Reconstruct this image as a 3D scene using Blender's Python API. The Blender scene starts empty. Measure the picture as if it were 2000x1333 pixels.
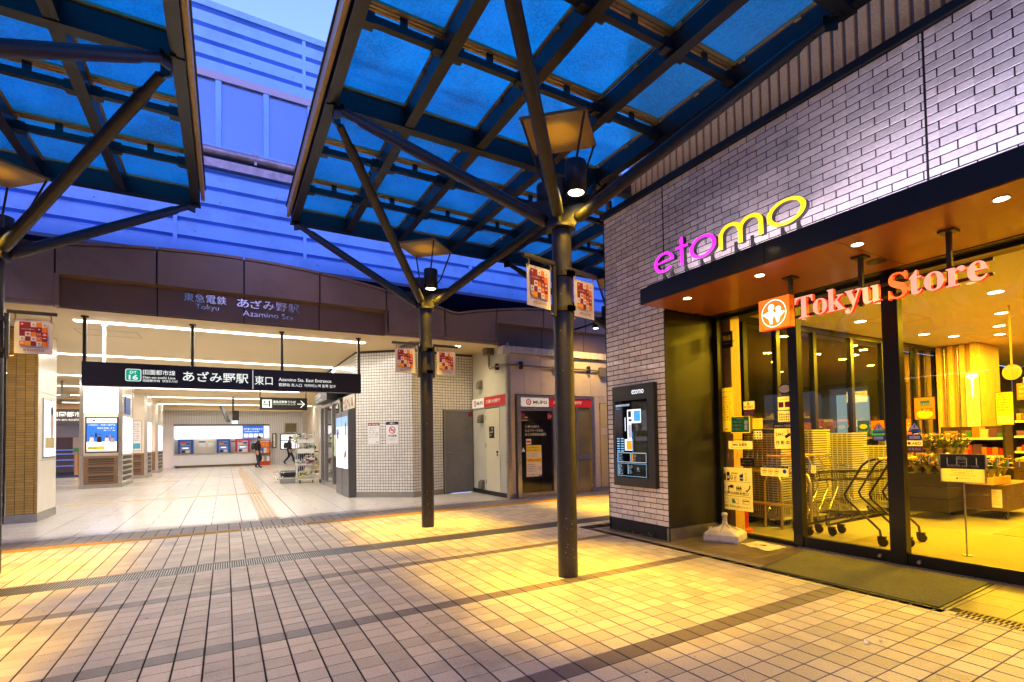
import bpy, bmesh, math, random
from mathutils import Vector, Matrix
random.seed(7)
S = bpy.context.scene
C = S.collection
R = math.radians
# ---------------------------------------------------------------- camera
cam = bpy.data.cameras.new('camera'); co = bpy.data.objects.new('camera', cam); C.objects.link(co)
yaw, pit, rol = 0.557031742, 0.0301660998, -0.0191674801
F = Vector((math.sin(yaw)*math.cos(pit), math.cos(yaw)*math.cos(pit), math.sin(pit)))
rt = Vector((math.cos(yaw), -math.sin(yaw), 0)); up = rt.cross(F)
r2 = rt*math.cos(rol)+up*math.sin(rol); u2 = up*math.cos(rol)-rt*math.sin(rol)
M = Matrix.Identity(4)
for i in range(3):
    M[i][0] = r2[i]; M[i][1] = u2[i]; M[i][2] = -F[i]
M[2][3] = 1.29
co.matrix_world = M
cam.sensor_width = 36; cam.lens = 36*1013.75/2000; cam.shift_x = -0.03626; cam.shift_y = 0.0795
cam.clip_start = 0.05; cam.clip_end = 600
S.camera = co
# ---------------------------------------------------------------- sky at dusk
W = bpy.data.worlds.new('World'); S.world = W; W.use_nodes = True
nt = W.node_tree; bgn = nt.nodes['Background']
sky = nt.nodes.new('ShaderNodeTexSky'); sky.sky_type = 'NISHITA'; sky.sun_disc = False
sky.sun_elevation = R(6); sky.sun_rotation = R(200); sky.air_density = 1.0; sky.dust_density = 1.0; sky.ozone_density = 3.0
mx = nt.nodes.new('ShaderNodeMix'); mx.data_type = 'RGBA'; mx.blend_type = 'MULTIPLY'; mx.inputs[0].default_value = 1
mx.inputs[7].default_value = (1.05, 0.80, 1.45, 1)
nt.links.new(sky.outputs[0], mx.inputs[6]); nt.links.new(mx.outputs[2], bgn.inputs[0])
bgn.inputs[1].default_value = 0.43
S.view_settings.view_transform = 'Standard'; S.view_settings.look = 'None'; S.view_settings.exposure = 1.0; S.view_settings.gamma = 1
S.view_settings.use_curve_mapping = False
S.cycles.max_bounces = 8; S.cycles.transparent_max_bounces = 12; S.cycles.caustics_reflective = False; S.cycles.caustics_refractive = False
S.cycles.sample_clamp_indirect = 4.0
S.cycles.use_denoising = True

# ---------------------------------------------------------------- materials
MATS = {}
def mat(name, col, rough=0.5, metal=0.0, var=0.0, vs=8.0, bump=0.0, bs=60.0, emit=None, es=0.0, coat=0.0, spec=0.5, aniso=None, dirt=0.0, ds=1.5, isl=0.0, cell=None, cellvar=0.0):
    """colour with noise variation, fine relief, optional dirt, per-piece tint"""
    if name in MATS: return MATS[name]
    m = bpy.data.materials.new(name); m.use_nodes = True; MATS[name] = m
    n = m.node_tree; N = n.nodes; L = n.links; b = N['Principled BSDF']
    b.inputs['Roughness'].default_value = rough; b.inputs['Metallic'].default_value = metal
    b.inputs['Specular IOR Level'].default_value = spec
    if coat: b.inputs['Coat Weight'].default_value = coat; b.inputs['Coat Roughness'].default_value = 0.08
    c = (*col, 1) if len(col) == 3 else col
    geo = N.new('ShaderNodeNewGeometry')
    mp = N.new('ShaderNodeMapping'); L.new(geo.outputs['Position'], mp.inputs[0])
    if aniso: mp.inputs['Scale'].default_value = aniso
    out = None
    rgb = N.new('ShaderNodeRGB'); rgb.outputs[0].default_value = c; out = rgb.outputs[0]
    def mul(a, fac_socket, lo, hi):
        mr = N.new('ShaderNodeMapRange'); mr.inputs[3].default_value = lo; mr.inputs[4].default_value = hi
        L.new(fac_socket, mr.inputs[0])
        vm = N.new('ShaderNodeVectorMath'); vm.operation = 'SCALE'
        L.new(a, vm.inputs[0]); L.new(mr.outputs[0], vm.inputs[3]); return vm.outputs[0]
    if var:
        t = N.new('ShaderNodeTexNoise'); t.inputs['Scale'].default_value = vs; t.inputs['Detail'].default_value = 5
        L.new(mp.outputs[0], t.inputs['Vector']); out = mul(out, t.outputs[0], 1-var*1.6, 1+var*1.6)
    if dirt:
        t = N.new('ShaderNodeTexNoise'); t.inputs['Scale'].default_value = ds; t.inputs['Detail'].default_value = 6; t.inputs['Roughness'].default_value = 0.7
        L.new(geo.outputs['Position'], t.inputs['Vector'])
        cr = N.new('ShaderNodeMapRange'); cr.inputs[1].default_value = 0.52; cr.inputs[2].default_value = 0.75; L.new(t.outputs[0], cr.inputs[0])
        out = mul(out, cr.outputs[0], 1.0, 1-dirt)
    if isl:
        out = mul(out, geo.outputs['Random Per Island'], 1-isl, 1+isl)
    if cell:
        sn = N.new('ShaderNodeVectorMath'); sn.operation = 'SUBTRACT'; L.new(geo.outputs['Position'], sn.inputs[0]); sn.inputs[1].default_value = cell[0]
        s2 = N.new('ShaderNodeVectorMath'); s2.operation = 'DIVIDE'; L.new(sn.outputs[0], s2.inputs[0]); s2.inputs[1].default_value = cell[1]
        s3 = N.new('ShaderNodeVectorMath'); s3.operation = 'FLOOR'; L.new(s2.outputs[0], s3.inputs[0])
        wn = N.new('ShaderNodeTexWhiteNoise'); L.new(s3.outputs[0], wn.inputs[0])
        out = mul(out, wn.outputs[0], 1-cellvar, 1+cellvar)
    L.new(out, b.inputs['Base Color'])
    if bump:
        t = N.new('ShaderNodeTexNoise'); t.inputs['Scale'].default_value = bs; t.inputs['Detail'].default_value = 4
        L.new(mp.outputs[0], t.inputs['Vector'])
        bp = N.new('ShaderNodeBump'); bp.inputs['Strength'].default_value = bump; bp.inputs['Distance'].default_value = 0.01
        L.new(t.outputs[0], bp.inputs['Height']); L.new(bp.outputs[0], b.inputs['Normal'])
        mr = N.new('ShaderNodeMapRange'); mr.inputs[3].default_value = max(0.02, rough-0.1); mr.inputs[4].default_value = min(1, rough+0.12)
        L.new(t.outputs[0], mr.inputs[0]); L.new(mr.outputs[0], b.inputs['Roughness'])
    if emit:
        b.inputs['Emission Color'].default_value = (*emit, 1); b.inputs['Emission Strength'].default_value = es*0.55
    return m

def glassmat(name, tint=(1, 1, 1), refl=1.0, rough=0.0):
    m = bpy.data.materials.new(name); m.use_nodes = True; n = m.node_tree; N = n.nodes; L = n.links
    N.remove(N['Principled BSDF']); o = N['Material Output']
    tr = N.new('ShaderNodeBsdfTransparent'); tr.inputs[0].default_value = (*tint, 1)
    gl = N.new('ShaderNodeBsdfGlossy'); gl.inputs['Roughness'].default_value = rough
    fr = N.new('ShaderNodeFresnel'); fr.inputs[0].default_value = 1.5
    ml = N.new('ShaderNodeMath'); ml.operation = 'MULTIPLY'; ml.inputs[1].default_value = refl; ml.use_clamp = True
    mi = N.new('ShaderNodeMixShader'); L.new(fr.outputs[0], ml.inputs[0]); L.new(ml.outputs[0], mi.inputs[0])
    L.new(tr.outputs[0], mi.inputs[1]); L.new(gl.outputs[0], mi.inputs[2]); L.new(mi.outputs[0], o.inputs[0])
    MATS[name] = m; return m

def emis(name, col, s, side=None):
    return mat(name, tuple(min(1, c*0.8+0.1) for c in col), 0.5, emit=col, es=s)

# ---------------------------------------------------------------- geometry helpers
WL = {}
class MB:
    def __init__(s): s.v = []; s.f = []; s.mi = []; s.sm = []
    def add(s, vs, fs, m=0, smooth=False):
        b = len(s.v); s.v += [tuple(p) for p in vs]
        for f in fs: s.f.append([b+i for i in f]); s.mi.append(m); s.sm.append(smooth)
        return s
    def box(s, x0, x1, y0, y1, z0, z1, m=0):
        x0, x1 = min(x0, x1), max(x0, x1); y0, y1 = min(y0, y1), max(y0, y1); z0, z1 = min(z0, z1), max(z0, z1)
        v = [(x, y, z) for z in (z0, z1) for y in (y0, y1) for x in (x0, x1)]
        return s.add(v, [(0, 2, 3, 1), (4, 5, 7, 6), (0, 1, 5, 4), (2, 6, 7, 3), (0, 4, 6, 2), (1, 3, 7, 5)], m)
    def obox(s, c, ax, ay, az, m=0):
        c, ax, ay, az = Vector(c), Vector(ax), Vector(ay), Vector(az)
        v = [c+ax*i+ay*j+az*k for k in (-1, 1) for j in (-1, 1) for i in (-1, 1)]
        return s.add(v, [(0, 2, 3, 1), (4, 5, 7, 6), (0, 1, 5, 4), (2, 6, 7, 3), (0, 4, 6, 2), (1, 3, 7, 5)], m)
    def bar(s, p, q, w, h, m=0):
        """square bar between points, w sideways, h upright"""
        p, q = Vector(p), Vector(q); d = (q-p); a = d.normalized()
        sd = a.cross(Vector((0, 0, 1)))
        if sd.length < 1e-4: sd = Vector((1, 0, 0))
        sd.normalize(); u = sd.cross(a).normalized()
        return s.obox((p+q)/2, d/2, sd*w/2, u*h/2, m)
    def tube(s, pts, r, n=12, m=0, cap=True, smooth=True):
        pts = [Vector(p) for p in pts]; rs = r if isinstance(r, (list, tuple)) else [r]*len(pts)
        b0 = len(s.v); prev = None; rings = []
        for i, p in enumerate(pts):
            if i == 0: d = pts[1]-pts[0]
            elif i == len(pts)-1: d = pts[-1]-pts[-2]
            else: d = (pts[i+1]-p).normalized()+(p-pts[i-1]).normalized()
            d = d.normalized() if d.length > 1e-9 else Vector((0, 0, 1))
            if prev is None:
                u = d.orthogonal().normalized()
            else:
                u = prev-d*prev.dot(d); u = u.normalized() if u.length > 1e-6 else d.orthogonal().normalized()
            prev = u; w = d.cross(u)
            rings.append([p+(u*math.cos(2*math.pi*k/n)+w*math.sin(2*math.pi*k/n))*rs[i] for k in range(n)])
        vs = [q for g in rings for q in g]; fs = []
        for i in range(len(rings)-1):
            for k in range(n):
                fs.append((i*n+k, i*n+(k+1) % n, (i+1)*n+(k+1) % n, (i+1)*n+k))
        s.add(vs, fs, m, smooth)
        if cap:
            s.add(rings[0], [tuple(range(n-1, -1, -1))], m); s.add(rings[-1], [tuple(range(n))], m)
        return s
    def cyl(s, x, y, z0, z1, r, n=24, m=0): return s.tube([(x, y, z0), (x, y, z1)], r, n, m)
    def disc(s, c, r, nrm=(0, 0, 1), n=24, m=0):
        c = Vector(c); nr = Vector(nrm).normalized(); u = nr.orthogonal().normalized(); w = nr.cross(u)
        return s.add([c+(u*math.cos(2*math.pi*k/n)+w*math.sin(2*math.pi*k/n))*r for k in range(n)], [tuple(range(n))], m)
    def prism(s, poly, o, u, v, w, m=0):
        """polygon (a,b) in plane o+u*a+v*b extruded by vector w"""
        o, u, v, w = Vector(o), Vector(u), Vector(v), Vector(w); n = len(poly)
        a = [o+u*p[0]+v*p[1] for p in poly]; b = [p+w for p in a]
        return s.add(a+b, [tuple(range(n-1, -1, -1)), tuple(range(n, 2*n))]+[(i, (i+1) % n, n+(i+1) % n, n+i) for i in range(n)], m)
    def quad(s, a, b, c, d, m=0): return s.add([a, b, c, d], [(0, 1, 2, 3)], m)
    def lathe(s, cx, cy, prof, n=24, m=0):
        vs = []; fs = []
        for r, z in prof: vs += [(cx+r*math.cos(2*math.pi*k/n), cy+r*math.sin(2*math.pi*k/n), z) for k in range(n)]
        for i in range(len(prof)-1):
            for k in range(n): fs.append((i*n+k, i*n+(k+1) % n, (i+1)*n+(k+1) % n, (i+1)*n+k))
        return s.add(vs, fs, m, True)
    def mesh(s, name, mats, off=(0, 0, 0)):
        me = bpy.data.meshes.new(name)
        me.from_pydata([(p[0]-off[0], p[1]-off[1], p[2]-off[2]) for p in s.v], [], s.f)
        for m_ in (mats if isinstance(mats, (list, tuple)) else [mats]): me.materials.append(m_)
        me.polygons.foreach_set('material_index', s.mi); me.polygons.foreach_set('use_smooth', s.sm)
        me.update(); return me
def wl(o): return WL.get(o.name, Vector((0, 0, 0))) if o else Vector((0, 0, 0))
def part(name, mb, mats, parent=None, kind=None, label=None, bev=0.0):
    """one mesh object given in world coordinates under its parent"""
    o = bpy.data.objects.new(name, mb.mesh(name, mats, wl(parent))); C.objects.link(o); o.parent = parent
    WL[o.name] = wl(parent).copy()
    if kind: o['kind'] = kind
    if label: o['label'] = label
    if bev:
        b = o.modifiers.new('edge', 'BEVEL'); b.width = bev; b.segments = 2; b.limit_method = 'ANGLE'
    return o
def thing(name, label, cat, loc=(0, 0, 0), group=None):
    o = bpy.data.objects.new(name, None); C.objects.link(o); o.location = loc; o.empty_display_size = 0.1
    WL[o.name] = Vector(loc); o['label'] = label; o['category'] = cat
    if group: o['group'] = group
    return o
def tag(o, label, cat, group=None):
    o['label'] = label; o['category'] = cat
    if group: o['group'] = group
    return o
def single(name, mb, mats, label, cat, loc, group=None, bev=0.0):
    """a thing that is one mesh, origin at loc"""
    o = bpy.data.objects.new(name, mb.mesh(name, mats, loc)); C.objects.link(o); o.location = loc; WL[o.name] = Vector(loc)
    if bev:
        b = o.modifiers.new('edge', 'BEVEL'); b.width = bev; b.segments = 2; b.limit_method = 'ANGLE'
    return tag(o, label, cat, group)
def struct(name, mb, mats):
    o = part(name, mb, mats); o['kind'] = 'structure'; return o
def copy_tree(o, parent=None):
    c = o.copy(); C.objects.link(c)
    if parent: c.parent = parent
    WL[c.name] = wl(o).copy()
    for ch in list(o.children): copy_tree(ch, c)
    return c

# text as mesh outlines (built-in font), cached and normalised to its box
TC = {}
def tmesh(body, bold=0.0):
    k = (body, bold)
    if k not in TC:
        c = bpy.data.curves.new('t', 'FONT'); c.body = body; c.offset = bold; c.resolution_u = 3
        o = bpy.data.objects.new('t', c); C.objects.link(o)
        dg = bpy.context.evaluated_depsgraph_get(); me = bpy.data.meshes.new_from_object(o.evaluated_get(dg))
        vs = [(v.co.x, v.co.y) for v in me.vertices]; fs = [tuple(p.vertices) for p in me.polygons]
        bpy.data.objects.remove(o); bpy.data.curves.remove(c); bpy.data.meshes.remove(me)
        xs = [v[0] for v in vs]; ys = [v[1] for v in vs]; x0, x1, y0, y1 = min(xs), max(xs), min(ys), max(ys)
        TC[k] = ([((x-x0), (y-y0)) for x, y in vs], fs, x1-x0, y1-y0)
    return TC[k]
class Panel:
    """a flat board in the plane o + right*u + up*v; print sits just proud of it"""
    def __init__(s, o, right, up_=(0, 0, 1), lift=0.002):
        s.o = Vector(o); s.r = Vector(right).normalized(); s.u = Vector(up_).normalized(); s.n = s.r.cross(s.u); s.mb = MB(); s.lift = lift; s.k = 0; s.mats = []
    def mi(s, m):
        if m not in s.mats: s.mats.append(m)
        return s.mats.index(m)
    def P(s, u, v, w=0): return s.o+s.r*u+s.u*v+s.n*w
    def poly(s, pts, m, layer=1):
        w = s.lift*layer; s.mb.add([s.P(a, b, w) for a, b in pts], [tuple(range(len(pts)))], s.mi(m))
    def rect(s, u0, u1, v0, v1, m, layer=1): s.poly([(u0, v0), (u1, v0), (u1, v1), (u0, v1)], m, layer)
    def circle(s, u, v, r, m, layer=1, n=20, ry=None):
        ry = ry or r; s.poly([(u+r*math.cos(2*math.pi*i/n), v+ry*math.sin(2*math.pi*i/n)) for i in range(n)], m, layer)
    def ring(s, u, v, r0, r1, m, layer=1, n=24):
        w = s.lift*layer
        for i in range(n):
            a, b = 2*math.pi*i/n, 2*math.pi*(i+1)/n
            s.mb.add([s.P(u+r0*math.cos(a), v+r0*math.sin(a), w), s.P(u+r1*math.cos(a), v+r1*math.sin(a), w), s.P(u+r1*math.cos(b), v+r1*math.sin(b), w), s.P(u+r0*math.cos(b), v+r0*math.sin(b), w)], [(0, 1, 2, 3)], s.mi(m))
    def frame(s, u0, u1, v0, v1, t, m, layer=1):
        s.rect(u0, u1, v0, v0+t, m, layer); s.rect(u0, u1, v1-t, v1, m, layer); s.rect(u0, u0+t, v0+t, v1-t, m, layer); s.rect(u1-t, u1, v0+t, v1-t, m, layer)
    def text(s, body, u, v, m, h=None, w=None, layer=2, bold=0.0, ext=0.0, center=False):
        vs, fs, W_, H_ = tmesh(body, bold)
        if h and w: sx, sy = w/W_, h/H_
        elif h: sx = sy = h/H_
        else: sx = sy = w/W_
        if center: u -= W_*sx/2; v -= H_*sy/2
        if not ext:
            s.mb.add([s.P(u+x*sx, v+y*sy, s.lift*layer) for x, y in vs], fs, s.mi(m)); return
        n = len(vs); a = [s.P(u+x*sx, v+y*sy, 0) for x, y in vs]; b = [p+s.n*ext for p in a]
        ec = {}
        for f in fs:
            for i in range(len(f)):
                e = (f[i], f[(i+1) % len(f)]); ec[e] = 1
        side = [(e[0], e[1], e[1]+n, e[0]+n) for e in ec if (e[1], e[0]) not in ec]
        mt = m if isinstance(m, tuple) else (m, m)
        k = len(s.mb.v); s.mb.add(a+b, [tuple(i+n for i in f) for f in fs], s.mi(mt[0]))
        for f in side: s.mb.f.append([k+i for i in f]); s.mb.mi.append(s.mi(mt[1])); s.mb.sm.append(False)
        for f in fs: s.mb.f.append([k+i for i in reversed(f)]); s.mb.mi.append(s.mi(mt[1])); s.mb.sm.append(False)
    def lines(s, u0, u1, v0, v1, n, m, body='お知らせのご案内いたします', layer=2, rnd=None):
        """n rows of small writing filling a block"""
        rnd = rnd or random.Random(int(abs(u0*997+v1*131)*10))
        st = (v1-v0)/n
        for i in range(n):
            k = rnd.randint(0, 4); t = body[k:k+max(5, len(body)-4)]
            s.text(t, u0, v1-(i+1)*st+st*0.2, m, h=st*0.62, w=(u1-u0)*rnd.uniform(0.75, 1), layer=layer)
    def build(s, name, parent, kind=None):
        return part(name, s.mb, s.mats or [MATS['white']], parent, kind)

def papermat(name, col, tl=0.55):
    m = mat(name, col, 0.6, var=0.04, vs=9); n = m.node_tree; N = n.nodes; L = n.links; b = N['Principled BSDF']; o = N['Material Output']
    t = N.new('ShaderNodeBsdfTranslucent'); t.inputs[0].default_value = (*col, 1); x = N.new('ShaderNodeMixShader'); x.inputs[0].default_value = tl
    L.new(b.outputs[0], x.inputs[1]); L.new(t.outputs[0], x.inputs[2]); L.new(x.outputs[0], o.inputs[0]); return m
# shared materials
mat('white', (0.75, 0.75, 0.75), 0.5); mat('black', (0.012, 0.012, 0.013), 0.4); mat('red', (0.55, 0.02, 0.03), 0.5); mat('darkred', (0.25, 0.01, 0.03), 0.5)
mat('orange', (0.8, 0.2, 0.01), 0.5); mat('amber', (0.85, 0.4, 0.02), 0.5); mat('yellow', (0.8, 0.6, 0.03), 0.5); mat('green', (0.01, 0.28, 0.08), 0.5); mat('blue', (0.01, 0.1, 0.5), 0.5)
mat('cream', (0.75, 0.68, 0.55), 0.5); mat('grey', (0.3, 0.3, 0.3), 0.5); mat('ink', (0.02, 0.02, 0.02), 0.6); mat('navy', (0.012, 0.015, 0.04), 0.5); mat('brownprint', (0.25, 0.07, 0.03), 0.5)
STEEL = mat('dark_steel', (0.0045, 0.0045, 0.006), 0.38, 0.0, var=0.2, vs=4, bump=0.15, bs=90)
POLE = mat('pole_paint', (0.032, 0.029, 0.024), 0.36, 0.2, var=0.25, vs=14, bump=0.35, bs=160)
BRONZE = mat('glazing_bar_metal', (0.42, 0.28, 0.10), 0.45, 0.5, var=0.2, vs=20)  # warm light from below is put into this gold tone
STAIN = mat('stainless', (0.5, 0.48, 0.44), 0.28, 0.9, var=0.15, vs=5, bump=0.05, bs=40, aniso=(1, 1, 8))
# ---------------------------------------------------------------- apparent size, to decide which pieces become parts
def px(p):
    d = Vector(p)-Vector((0, 0, 1.29)); z = d.dot(F)
    if z < 0.2: return None
    return (0.5362+1013.75/2000*d.dot(r2)/z, (825.5-1013.75*d.dot(u2)/z)/1333, z)
def seen(p, m=0.03):
    q = px(p); return q is not None and -m < q[0] < 1+m and -m < q[1] < 1+m
def split(cells, nparts=300):
    """cells: (centre, normal, area, payload) sorted by projected area in view"""
    def key(c):
        if not seen(c[0]): return 0
        d = Vector((0, 0, 1.29))-Vector(c[0]); return c[2]*abs(d.normalized().dot(Vector(c[1])))/d.length_squared
    s = sorted(cells, key=key, reverse=True); return s[:nparts], s[nparts:]
PC = {}
def piece_parts(name, cells, parent, meshes_mat, depth, vis=300):
    """cells: (centre,normal,area,(axis 'x|y|z', a0,a1,b0,b1,level,material))"""
    top, rest = split(cells, vis)
    r = random.Random(3)
    mats = []
    for c in cells:
        if c[3][6] not in mats: mats.append(c[3][6])
    def block(ax, a, b, m, mbb, cx=0, cy=0, cz=0, c=0.0016):
        # bevelled slab: back at -depth, rim at -c, face inset by c
        a /= 2; b /= 2
        L = [(-a, -b, -depth), (a, -b, -depth), (a, b, -depth), (-a, b, -depth), (-a, -b, -c), (a, -b, -c), (a, b, -c), (-a, b, -c), (-a+c, -b+c, 0), (a-c, -b+c, 0), (a-c, b-c, 0), (-a+c, b-c, 0)]
        if ax == 'z': V = [(cx+p[0], cy+p[1], cz+p[2]) for p in L]
        elif ax == 'x': V = [(cx-p[2], cy-p[0], cz+p[1]) for p in L]   # faces -X
        else: V = [(cx+p[0], cy-p[2], cz+p[1]) for p in L]              # faces -Y
        mbb.add(V, [(0, 1, 5, 4), (1, 2, 6, 5), (2, 3, 7, 6), (3, 0, 4, 7), (4, 5, 9, 8), (5, 6, 10, 9), (6, 7, 11, 10), (7, 4, 8, 11), (8, 9, 10, 11)], m)
    for c in top:
        ax, a0, a1, b0, b1, lv, m = c[3]; k = (name, ax, round(a1-a0, 3), round(b1-b0, 3), m.name, depth)
        if k not in PC:
            q = MB(); block(ax, a1-a0, b1-b0, 0, q); PC[k] = q.mesh(name, m)
        o = bpy.data.objects.new(name, PC[k]); C.objects.link(o); o.parent = parent
        o.location = Vector(c[0])-wl(parent)
    if rest:
        q = MB()
        for c in rest:
            ax, a0, a1, b0, b1, lv, m = c[3]; block(ax, a1-a0, b1-b0, mats.index(m), q, *c[0])
        part(name+'s', q, mats, parent, 'stuff')

# ---------------------------------------------------------------- ground and plaza
GROUND = mat('asphalt', (0.05, 0.05, 0.052), 0.8, var=0.3, vs=30, bump=0.3, bs=120)
GROUT = mat('grout', (0.008, 0.007, 0.007), 0.9)
PT = (0.1505, 0.15, 50)
TILE = mat('plaza_tile', (0.53, 0.45, 0.34), 0.42, var=0.10, vs=90, bump=0.8, bs=75, dirt=0.5, ds=1.1, cell=((0.0365, 4.011, 0), PT), cellvar=0.2)
STRIPE = mat('plaza_tile_dark', (0.15, 0.115, 0.105), 0.42, var=0.12, vs=50, bump=0.4, bs=80, cell=((0.0365, 4.011, 0), PT), cellvar=0.12)
BORDER = mat('border_tile', (0.2, 0.17, 0.165), 0.45, var=0.12, vs=50, bump=0.3, bs=80, cell=((0.0365, 4.011, 0), PT), cellvar=0.15)
TACT = mat('tactile_yellow', (0.55, 0.30, 0.03), 0.5, var=0.12, vs=30)
TACTB = mat('tactile_beige', (0.5, 0.38, 0.26), 0.5, var=0.12, vs=30)
g = MB(); g.quad((-150, -60, -0.03), (200, -60, -0.03), (200, 260, -0.03), (-150, 260, -0.03)); struct('ground', g, GROUND)
p = 0.1505; gx, gy = 0.0098, 0.0068
pb = MB(); pb.box(-9, 12, -1.5, 9.98, -0.028, -0.004)
plaza = struct('pavement', pb, GROUT)
cells = []
def tile(x0, x1, y0, y1, m): cells.append((((x0+x1)/2, (y0+y1)/2, 0), (0, 0, 1), (x1-x0)*(y1-y0), ('z', x0+gx/2, x1-gx/2, y0+gy/2, y1-gy/2, 0, m)))
dr0, dr1 = 6.40, 6.76
for j in range(-26, 41):
    y0 = 4.011+0.15*j
    if j < 16: y1 = y0+0.15
    else: y1 = None
    if y1 is None or y0 < 0.3: continue
    dark = (j % 10 == 9)
    for i in range(-60, 52):
        x0 = 0.0365+p*i
        if x0 > 4.29 and y0 < 5.9: continue
        if x0 > 7.5 or x0 < -5.5: continue
        tile(x0, x0+p, y0, y1, STRIPE if dark else TILE)
nrow = 15; rh = (9.0-6.81)/nrow
for j in range(nrow):
    for i in range(-60, 60):
        x0 = 0.0365+p*i
        if -8 < x0 < 9: tile(x0, x0+p, 6.81+rh*j, 6.81+rh*(j+1), TILE)
for j in range(5):
    for i in range(-60, 60):
        x0 = 0.0365+p*i
        if -8 < x0 < 9: tile(x0, x0+p, 9.25+0.146*j, 9.25+0.146*(j+1), BORDER)
piece_parts('paving_tile', cells, plaza, None, 0.012)
r_ = random.Random(12)
q = MB()
for k_ in range(60):
    x, y, s_ = r_.uniform(-2, 4.2), r_.uniform(1.8, 9), r_.uniform(0.004, 0.012); q.disc((x, y, 0.0012), s_, n=8)
part('gum_spots', q, mat('gum_grey', (0.09, 0.08, 0.075), 0.7), plaza, 'stuff')
# kerb strip beside drain and the tactile line
k = MB()
for i in range(-28, 32):
    x0 = 0.0365+0.301*i; k.box(x0+0.003, x0+0.298, 6.763, 6.807, -0.012, -0.0005)
part('edging_strip', k, mat('edging', (0.3, 0.2, 0.15), 0.5, var=0.2, vs=20), plaza, 'stuff')
tl = MB()
for i in range(-27, 30):
    x0 = 0.188+0.3*i; beige = 0 <= i <= 2; m = 1 if beige else 0
    tl.box(x0+0.004, x0+0.296, 9.002, 9.248, -0.012, 0, m)
    if beige:
        for q in range(5): tl.box(x0+0.03+q*0.056, x0+0.052+q*0.056, 9.02, 9.24, -0.002, 0.005, 2)
    else:
        for q in range(4): tl.box(x0+0.012, x0+0.288, 9.025+q*0.056, 9.05+q*0.056, -0.002, 0.005, 0)
part('tactile_strip', tl, [TACT, TACTB, mat('tactile_brown', (0.25, 0.15, 0.06), 0.5)], plaza)
# drain with its slotted covers
dt = thing('drain_grate', 'long dark slotted metal drain channel crossing the tiled plaza', 'drain grate', (0, 6.58, 0))
q = MB(); q.box(-8, 9, dr0+0.004, dr1-0.004, -0.026, -0.022); part('channel', q, MATS['black'], dt)
fr = MB(); fr.box(-8, 9, dr0+0.004, dr0+0.016, -0.02, 0.001); fr.box(-8, 9, dr1-0.016, dr1-0.004, -0.02, 0.001)
for i in range(17): x = -7.4+i*0.995; fr.box(x, x+0.014, dr0+0.016, dr1-0.016, -0.02, 0.0005)
part('frame', fr, mat('cast_iron', (0.09, 0.09, 0.1), 0.4, 0.6, var=0.2), dt)
br = MB(); x = -7.98
while x < 8.9: br.box(x, x+0.0105, dr0+0.016, dr1-0.016, -0.018, 0); x += 0.0215
part('bars', br, mat('grate_bar', (0.22, 0.22, 0.23), 0.35, 0.7, var=0.2), dt, 'stuff')
# ---------------------------------------------------------------- apron in front of the store
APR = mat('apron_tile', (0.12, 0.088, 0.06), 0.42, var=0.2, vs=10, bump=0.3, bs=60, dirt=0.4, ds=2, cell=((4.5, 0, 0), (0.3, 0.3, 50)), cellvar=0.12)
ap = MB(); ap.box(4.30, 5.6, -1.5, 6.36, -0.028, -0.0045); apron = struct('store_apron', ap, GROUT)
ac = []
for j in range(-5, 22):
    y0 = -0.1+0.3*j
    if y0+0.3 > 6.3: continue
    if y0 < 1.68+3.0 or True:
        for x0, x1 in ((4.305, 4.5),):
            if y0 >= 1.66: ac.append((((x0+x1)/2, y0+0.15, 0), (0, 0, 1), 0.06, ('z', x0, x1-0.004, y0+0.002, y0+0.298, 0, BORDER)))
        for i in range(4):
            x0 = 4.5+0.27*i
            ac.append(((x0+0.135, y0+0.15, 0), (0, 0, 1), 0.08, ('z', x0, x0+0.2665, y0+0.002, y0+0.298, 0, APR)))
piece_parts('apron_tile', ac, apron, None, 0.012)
gt = thing('drain_grate', 'short slotted drain cover beside the grey door mat', 'drain grate', (4.4, 1.0, 0))
q = MB(); q.box(4.31, 4.495, -1.4, 1.655, -0.026, -0.022); part('channel', q, MATS['black'], gt)
br = MB(); y = -1.38
while y < 1.64: br.box(4.325, 4.48, y, y+0.013, -0.02, 0.0); y += 0.03
br.box(4.31, 4.325, -1.4, 1.655, -0.02, 0.001); br.box(4.48, 4.495, -1.4, 1.655, -0.02, 0.001)
part('bars', br, mat('grate_rust', (0.14, 0.09, 0.05), 0.5, 0.5, var=0.3), gt, 'stuff')
# door mat
MATC = mat('mat_pile', (0.105, 0.10, 0.04), 0.95, var=0.6, vs=110, bump=1.0, bs=220, dirt=0.35, ds=2.2)
dm = thing('door_mat', 'worn grey green entrance mat on the ground before the glass doors', 'door mat', (4.87, 2.55, 0))
def matquad(c, z0, z1, ins):
    a = [(4.345, 3.22), (4.36, 1.72), (5.44, 1.76), (5.38, 3.40)]
    cx = sum(v[0] for v in a)/4; cy = sum(v[1] for v in a)/4
    a = [(x+(cx-x)*ins/abs(cx-x), y+(cy-y)*ins/abs(cy-y)) for x, y in a]
    c.prism([(x, y) for x, y in a], (0, 0, z0), (1, 0, 0), (0, 1, 0), (0, 0, z1-z0))
q = MB(); matquad(q, 0.0005, 0.007, 0.0); part('rubber_rim', q, MATS['black'], dm)
q = MB(); matquad(q, 0.007, 0.014, 0.025); part('pile', q, MATC, dm)

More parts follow.
